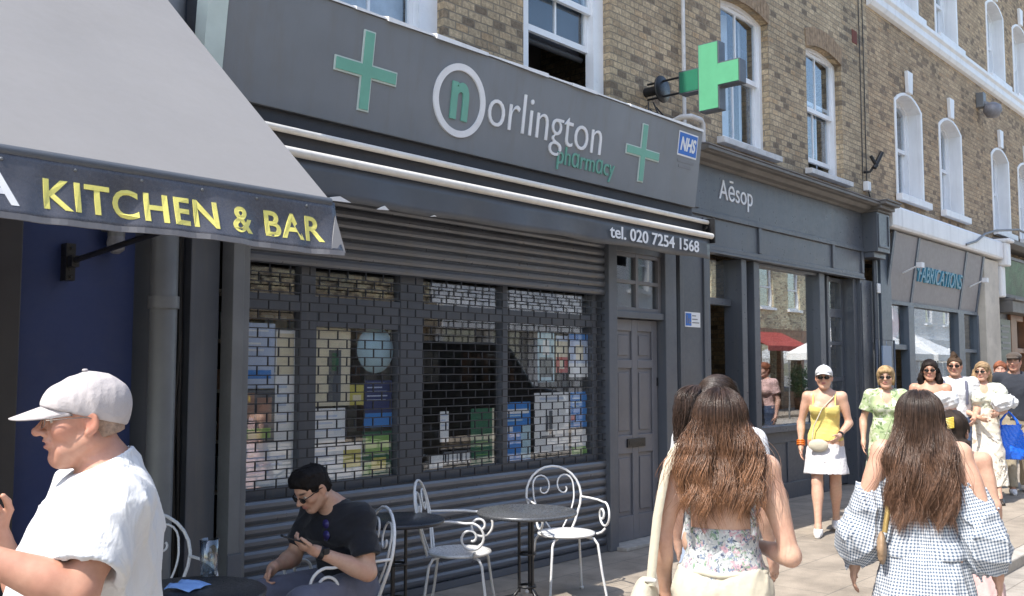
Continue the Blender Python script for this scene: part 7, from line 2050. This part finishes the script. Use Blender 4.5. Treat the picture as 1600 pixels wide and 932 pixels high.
# ---------------------------------------------------------------- the crowd walking towards us
def crowd(label, loc, face_dir, fig, skin, seed, hands=None, toes=None, h=0.0085, brow=(0.06, 0.04, 0.03)):
    t = thing("person", label, "person", loc, facing(*face_dir))
    skin_mesh("body", fig.body(hands, toes=toes), h, M['skin'], t, fz=((fig.headc[2] - 0.14, fig.headc[2] + 0.14, 0.006),), colour=head_colour(fig.headc, fig.R, fig.hs, skin, brow=brow, seed=seed, blush=0.2, eyes=False), sm=1)
    return t
def shirt(fig, parent, mat, upto=0.55, hem=0.93, seed=1, neck=0.075, inf=0.015, h=0.009, name="t_shirt"):
    q = fig.q
    P = [fig.torso(inf)] + fig.bust(inf) + fig.girdle(inf) + [cone(fig.j['sh' + a], fig.j['sh' + a] + (fig.j['el' + a] - fig.j['sh' + a]) * upto, 0.066 * q * (1 if fig.female else 1.15), 0.068 * q * (1 if fig.female else 1.15), 0.03, cut=True) for a in 'LR']
    P += [hem_cut(hem * q), sub_shape(cone(fig.j['neck'] + A3((0, 0.01, -0.01)), fig.j['neck'] + A3((0, 0.05, 0.12)), neck, neck + 0.01, 0.008))]
    return skin_mesh(name, P, h, mat, parent, noise_f=folds(seed, 0.008, 1.1), sm=1)
def slacks(fig, parent, mat, seed, wide=1.0, h=0.009):
    q = fig.q; P = [fig.torso(0.018, 0.8 * q, 0.97 * q)] + fig.seat(0.014) + [hem_cut(1.0 * q * (1.04 if not fig.female else 1), False)]
    for a in 'LR': P += [cone(fig.j['hip' + a], fig.j['knee' + a], 0.096 * q, 0.074 * q * wide, 0.03), cone(fig.j['knee' + a], fig.j['ank' + a] + A3((0, 0, 0.0)), 0.072 * q * wide, 0.060 * q * wide, 0.02, cut=True)]
    return skin_mesh("trousers", P, h, mat, parent, noise_f=folds(seed, 0.010, 1.0), sm=1)

# yellow top, white cap, white skirt
f1 = Fig(1.645, True, hipL=(-0.085, 0.0, 0.90), kneeL=(-0.085, -0.02, 0.48), ankL=(-0.075, -0.20, 0.115), kneeR=(0.08, 0.13, 0.50), ankR=(0.075, 0.24, 0.085),
         elL=(-0.225, -0.05, 1.075), wrL=(-0.13, 0.13, 0.955), elR=(0.235, -0.05, 1.07), wrR=(0.235, 0.03, 0.84))
p1 = crowd("woman in a white cap, sunglasses, yellow camisole and short white skirt", (9.26, 4.115, 0), (-0.93, -0.36), f1, SKIN_F, 101)
M['yellow'] = cloth("yellow_cotton", (0.66, 0.53, 0.16), 0.9, 0.06)
tp = [f1.torso(0.012)] + f1.bust(0.012) + [hem_cut(0.905), Prim(lambda X, Y, Z: -(Z - (1.235 + 0.3 * np.clip(Y, -0.03, 0.0) + 0.25 * np.clip(np.abs(X) - 0.05, 0, 0.1))), (-9, -9, -9), (9, 9, 9), 0.004, True)]
skin_mesh("camisole", tp, 0.008, M['yellow'], p1, noise_f=folds(103, 0.007, 1.2), sm=1)
m2 = MB()
for s in (-1, 1): m2.tube([(s * 0.105, 0.095, 1.235), (s * 0.105, 0.065, 1.33), (s * 0.103, 0.0, 1.385), (s * 0.10, -0.07, 1.34), (s * 0.09, -0.10, 1.24)], 0.008, 6)
m2.build("strap", M['yellow'], p1)
skirt(f1, "skirt", [(0, 0.02, 0.585, .220, .215), (0, 0.01, 0.70, .200, .178), (0, -.01, 0.82, .182, .138), (0, -.01, 0.90, .162, .118), (0, -.01, 0.945, .145, .105)], cloth("white_lace_cotton", (0.56, 0.54, 0.55), 0.9, 0.06, 300, 0.5), p1, 105, 0.008)
baseball_cap(f1, p1, M['tee_white'], 0.006, 0.05, fold=0.002)
sunglasses(f1, p1)
skin_mesh("hair", hair_cap(f1, 0.006, 0.045, -0.06, -0.03, [cone(f1.face((0.0, -0.115, -0.01)), f1.face((0.03, -0.13, -0.17)), 0.03, 0.016, 0.02)]), 0.008, M['hair'], p1, colour=flat_colour((0.04, 0.025, 0.02), 0.2, 7), sm=1)
M['orange'] = plain("orange_beads", (0.55, 0.14, 0.02), 0.4)
m2 = MB(); w = f1.j['wrR']; d = unit(w - f1.j['elR'])
for q in (0.02, 0.04, 0.058): m2.tube([tuple(w - d * q + (np.cross(d, (1, 0, 0)) * math.sin(a) + A3((1, 0, 0)) * math.cos(a)) * 0.034) for a in np.linspace(0, 6.28, 14)[:-1]], 0.010, 6, closed=True)
m2.build("bracelet", M['orange'], p1)
m2 = MB(); w = f1.j['wrL']; d = unit(w - f1.j['elL']); m2.tube([tuple(w - d * 0.05), tuple(w - d * 0.025)], 0.031, 12); m2.build("watch", M['black_metal'], p1)
shoes(f1, p1, M['shoe_white'], 0.008)
b1 = thing("belt_bag", "small beige bag worn at the waist of the woman in yellow", "bag", tuple(p1.location), p1.rotation_euler[2])
skin_mesh("bag_body", [ell((0.06, 0.155, 0.865), (0.095, 0.035, 0.062), 0.02)], 0.007, M['cream'], b1, sm=1)
m2 = MB(); m2.tube([(0.12, 0.135, 0.91), (0.10, 0.12, 1.05), (0.02, 0.135, 1.22), (-0.09, 0.07, 1.34), (-0.10, -0.02, 1.395)], 0.006, 6); m2.build("strap", M['cream'], b1)

# green dress
f2 = Fig(1.64, True, kneeL=(-0.085, 0.12, 0.50), ankL=(-0.085, 0.20, 0.085), ankR=(0.085, -0.20, 0.10), kneeR=(0.085, -0.03, 0.48), elR=(0.235, -0.05, 1.07), wrR=(0.245, 0.06, 0.84))
f2.R = frame((0.15, 1, 0.02))
p2 = crowd("woman with a fair fringed bob and sunglasses in a pale green dress", (10.27, 3.88, 0), (-0.90, -0.42), f2, SKIN_F, 111)
M['green_print'] = printed("green_print", (0.36, 0.44, 0.24), [((0.56, 0.58, 0.46), 0.6, 0.50), ((0.13, 0.21, 0.08), 1.1, 0.56), ((0.40, 0.48, 0.28), 1.6, 0.60)], 22)
skirt(f2, "dress_skirt", [(0, -.0, 0.42, .26, .23), (0, -.0, 0.62, .225, .19), (0, -.01, 0.85, .185, .14), (0, -.005, 0.97, .172, .135), (0, -.0, 1.06, .148, .122), (0, -.0, 1.10, .142, .118)], M['green_print'], p2, 113, 0.009, amp=0.007)
P = [f2.torso(0.014, 1.05, 1.6)] + f2.bust(0.015) + f2.girdle(0.014) + [cone(f2.j['sh' + a], f2.j['sh' + a] + (f2.j['el' + a] - f2.j['sh' + a]) * 0.62, 0.064, 0.074, 0.03, cut=True) for a in 'LR'] + [hem_cut(1.03), sub_shape(cone((0, -0.02, 1.385), (0, 0.0, 1.5), 0.07, 0.085, 0.008)), sub_shape(ell((0, 0.10, 1.36), (0.050, 0.06, 0.115), 0.01))]
skin_mesh("dress_bodice", P, 0.008, M['green_print'], p2, noise_f=folds(115, 0.007, 1.2), sm=1)
fr_ = [ell(f2.face((s * 0.030, 0.075, 0.070)), (0.042, 0.034, 0.028), 0.02, f2.R) for s in (-1, 1)] + [ell(f2.face((s * 0.072, -0.01, -0.02)), (0.026, 0.055, 0.065), 0.02, f2.R) for s in (-1, 1)]
skin_mesh("hair", hair_cap(f2, 0.018, 0.045, -0.085, -0.10, fr_), 0.007, M['hair'], p2, colour=flat_colour((0.36, 0.245, 0.13), 0.35, 8), noise_f=folds(117, 0.008, 2.6, (1, 1, 0.4)), sm=1)
sunglasses(f2, p2)
shoes(f2, p2, M['shoe_tan'], 0.009)

# white off-shoulder blouse
f3 = Fig(1.715, True, elL=(-0.24, 0.0, 1.12), wrL=(-0.10, 0.19, 1.08), elR=(0.25, -0.03, 1.12), wrR=(0.24, 0.14, 0.97), kneeR=(0.085, 0.13, 0.52), ankR=(0.085, 0.20, 0.085))
p3 = crowd("woman with dark shoulder length hair and sunglasses in a puffy white blouse", (11.45, 3.82, 0), (-0.95, -0.30), f3, (0.52, 0.29, 0.20), 121)
P = [f3.torso(0.02, 0.95, 1.36)] + f3.bust(0.02) + [ell((s * 0.20, -0.01, 1.26), (0.10, 0.105, 0.115), 0.05) for s in (-1, 1)] + [ell((s * 0.10, 0.03, 1.30), (0.11, 0.10, 0.07), 0.05) for s in (-1, 1)] + [hem_cut(0.98), sub_shape(loft([(0, -0.01, 1.335, .165, .115), (0, -0.01, 1.55, .24, .2)], 0.01))]
skin_mesh("blouse", P, 0.008, M['tee_white'], p3, noise_f=folds(123, 0.018, 1.3), sm=1)
skirt(f3, "skirt", [(0, -.01, 0.30, .22, .19), (0, -.01, 0.70, .19, .155), (0, -.01, 0.90, .175, .135), (0, -.01, 1.04, .142, .108)], cloth("stone_linen", (0.42, 0.37, 0.31), 0.9, 0.1), p3, 125, 0.010)
hx = [loft([(s * 0.085, -0.02, f3.headc[2] - 0.20, .040, .05), (s * 0.098, -0.015, f3.headc[2] - 0.10, .042, .055), (s * 0.070, -0.02, f3.headc[2] + 0.02, .035, .06)], 0.03) for s in (-1, 1)] + [loft([(0, -0.085, f3.headc[2] - 0.20, .10, .04), (0, -0.09, f3.headc[2], .09, .05)], 0.03)]
P = hair_cap(f3, 0.020, 0.055, -0.5, -0.2, hx)
skin_mesh("hair", P, 0.008, M['hair'], p3, colour=flat_colour((0.022, 0.016, 0.014), 0.3, 9), noise_f=folds(127, 0.012, 2.4, (1, 1, 0.5)), sm=1)
sunglasses(f3, p3); shoes(f3, p3, M['shoe_tan'], 0.010)

# man with sunglasses and rucksack straps
f4 = Fig(1.775, False, wrL=(-0.20, 0.22, 1.0), kneeL=(-0.09, 0.14, 0.54), ankL=(-0.09, 0.22, 0.085))
p4 = crowd("man with tousled brown hair, sunglasses and a white T-shirt with rucksack straps", (12.66, 3.92, 0), (-0.97, -0.24), f4, (0.54, 0.31, 0.22), 131, h=0.009)
shirt(f4, p4, M['tee_white'], 0.55, 0.92, 133)
slacks(f4, p4, M['jeans'], 135)
m2 = MB()
for s in (-1, 1): m2.tube([(s * 0.13, 0.10, 1.18), (s * 0.135, 0.125, 1.32), (s * 0.125, 0.07, 1.45), (s * 0.12, -0.02, 1.485), (s * 0.12, -0.12, 1.42)], 0.018, 6)
m2.build("rucksack_strap", M['trouser_grey'], p4)
skin_mesh("hair", hair_cap(f4, 0.012, 0.055, -0.05, -0.02, [ell(f4.face((0, 0.03, 0.125)), (0.045, 0.05, 0.045), 0.02), ell(f4.face((0.01, 0.02, 0.155)), (0.025, 0.03, 0.03), 0.02)]), 0.008, M['hair_short'], p4, colour=flat_colour((0.07, 0.045, 0.03), 0.3, 10), noise_f=folds(137, 0.012, 3.0), sm=1)
sunglasses(f4, p4); shoes(f4, p4, M['shoe_white'], 0.010)

# fair haired woman in a patterned maxi dress
f5 = Fig(1.70, True, hs=0.985, elL=(-0.235, 0.0, 1.11), wrL=(-0.10, 0.20, 1.07), elR=(0.245, 0.0, 1.11), wrR=(0.10, 0.21, 1.03), kneeL=(-0.085, 0.14, 0.50), ankL=(-0.085, 0.26, 0.085), ankR=(0.085, -0.15, 0.09))
f5.R = frame((0.55, 1, 0.0))
p5 = crowd("fair haired woman in sunglasses and a long cream patterned dress with puff sleeves", (12.79, 3.64, 0), (-0.88, -0.47), f5, SKIN_F, 141, h=0.009)
M['cream_print'] = printed("cream_print", (0.66, 0.60, 0.50), [((0.42, 0.34, 0.26), 0.8, 0.58), ((0.70, 0.66, 0.58), 1.3, 0.56), ((0.32, 0.30, 0.22), 1.9, 0.64)], 18)
skirt(f5, "dress_skirt", [(0, 0.05, 0.20, .25, .24), (0, 0.03, 0.55, .215, .20), (0, -.0, 0.82, .185, .145), (0, -.005, 0.98, .178, .138), (0, -.0, 1.08, .152, .125), (0, -.0, 1.13, .148, .12)], M['cream_print'], p5, 143, 0.010, amp=0.014)
P = [f5.torso(0.016, 1.05, 1.6)] + f5.bust(0.016) + f5.girdle(0.014) + [ell((s * 0.205, -0.01, 1.30), (0.088, 0.095, 0.115), 0.04) for s in (-1, 1)] + [hem_cut(1.06), sub_shape(cone((0, -0.02, 1.42), (0, 0.03, 1.58), 0.07, 0.09, 0.008)), sub_shape(ell((0, 0.10, 1.40), (0.055, 0.06, 0.09), 0.01))]
skin_mesh("dress_bodice", P, 0.008, printed("pale_green_print", (0.60, 0.60, 0.50), [((0.36, 0.38, 0.28), 0.8, 0.56), ((0.68, 0.66, 0.60), 1.5, 0.58)], 20), p5, noise_f=folds(145, 0.014, 1.3), sm=1)
hx = [loft([(s * 0.080, -0.03, f5.headc[2] - 0.13, .034, .05), (s * 0.090, -0.02, f5.headc[2] - 0.05, .036, .055), (s * 0.066, -0.02, f5.headc[2] + 0.03, .035, .06)], 0.03) for s in (-1, 1)] + [loft([(0, -0.09, f5.headc[2] - 0.12, .08, .045), (0, -0.09, f5.headc[2], .085, .05)], 0.03)]
skin_mesh("hair", hair_cap(f5, 0.018, 0.055, -0.5, -0.2, hx), 0.008, M['hair'], p5, colour=flat_colour((0.36, 0.245, 0.14), 0.35, 11), noise_f=folds(147, 0.012, 2.4, (1, 1, 0.5)), sm=1)
sunglasses(f5, p5); shoes(f5, p5, M['shoe_dark'], 0.010)
tb = thing("tote_bag", "white cloth tote bag carried under the arm of the woman in the cream dress", "bag", tuple(p5.location), p5.rotation_euler[2])
skin_mesh("bag_body", [ell((-0.17, 0.16, 1.21), (0.13, 0.10, 0.12), 0.02), ell((-0.26, 0.12, 1.22), (0.12, 0.05, 0.09), 0.04)], 0.010, M['tee_white'], tb, noise_f=folds(149, 0.03, 1.4), sm=1)

# man in the dark cap at the right edge
f6 = Fig(1.835, False, hs=1.04, kneeR=(0.10, 0.15, 0.55), ankR=(0.10, 0.26, 0.085), ankL=(-0.10, -0.18, 0.10), wrR=(0.27, 0.12, 0.93))
f6.R = frame((0.3, 1, -0.05))
p6 = crowd("man in a dark flat cap and navy T-shirt with khaki trousers at the right edge", (13.98, 3.58, 0), (-0.93, -0.37), f6, (0.50, 0.28, 0.20), 151, h=0.009)
M['tee_navy'] = cloth("navy_jersey", (0.030, 0.034, 0.045), 0.9, 0.1)
shirt(f6, p6, M['tee_navy'], 0.70, 0.90, 153, inf=0.02)
slacks(f6, p6, cloth("khaki_twill", (0.33, 0.28, 0.20), 0.9, 0.1), 155)
cp_ = [ell(f6.face((0, -0.010, 0.075)), (0.095, 0.125, 0.055), 0.02, f6.R), ell(f6.face((0, 0.095, 0.055)), (0.072, 0.06, 0.018), 0.02, f6.R)]
skin_mesh("cap", cp_, 0.007, cloth("brown_tweed", (0.07, 0.055, 0.045), 0.9, 0.2, 300), p6, noise_f=folds(157, 0.005, 2), sm=1)
skin_mesh("hair", hair_cap(f6, 0.006, 0.04, -0.05), 0.008, M['hair_short'], p6, colour=flat_colour((0.05, 0.035, 0.03), 0.2, 12), sm=1)
shoes(f6, p6, M['shoe_white'], 0.010)
# figure mostly hidden behind the fair haired woman
f7 = Fig(1.72, True)
p7 = crowd("person with reddish hair and a pink top, mostly hidden beside the capped man", (14.25, 3.82, 0), (-0.97, -0.25), f7, (0.60, 0.36, 0.28), 161, h=0.010)
shirt(f7, p7, M['pink'], 0.6, 0.95, 163)
slacks(f7, p7, M['jeans'], 165)
skin_mesh("hair", hair_cap(f7, 0.016, 0.05, -0.09, -0.06), 0.008, M['hair'], p7, colour=flat_colour((0.24, 0.09, 0.05), 0.3, 13), noise_f=folds(167, 0.008, 2.4), sm=1)
shoes(f7, p7, M['shoe_white'], 0.012)
BAGPOS = (13.03, 3.42, 0.48)
# bright blue carrier bag
cb = thing("carrier_bag", "bright blue plastic carrier bag hanging beside the woman in the cream dress", "bag", BAGPOS, facing(-0.85, -0.5))
M['bag_blue'] = plain("blue_plastic", (0.015, 0.14, 0.72), 0.25)
P = [loft([(0, 0, 0.02, .17, .07), (0, 0, 0.12, .185, .09), (0, 0, 0.34, .175, .065), (0, 0, 0.45, .14, .03)], 0.02, 0, 3.0)]
skin_mesh("bag_body", P, 0.009, M['bag_blue'], cb, noise_f=folds(171, 0.022, 1.6, (1.4, 1.4, 0.5)), sm=1)
for s in (-1, 1):
    m2 = MB(); m2.tube([(s * 0.11, 0, 0.43), (s * 0.09, 0.0, 0.50), (s * 0.03, 0.0, 0.58), (0.0, 0.0, 0.61)], [0.022, 0.016, 0.012, 0.010], 6); m2.build("handle", M['bag_blue'], cb)
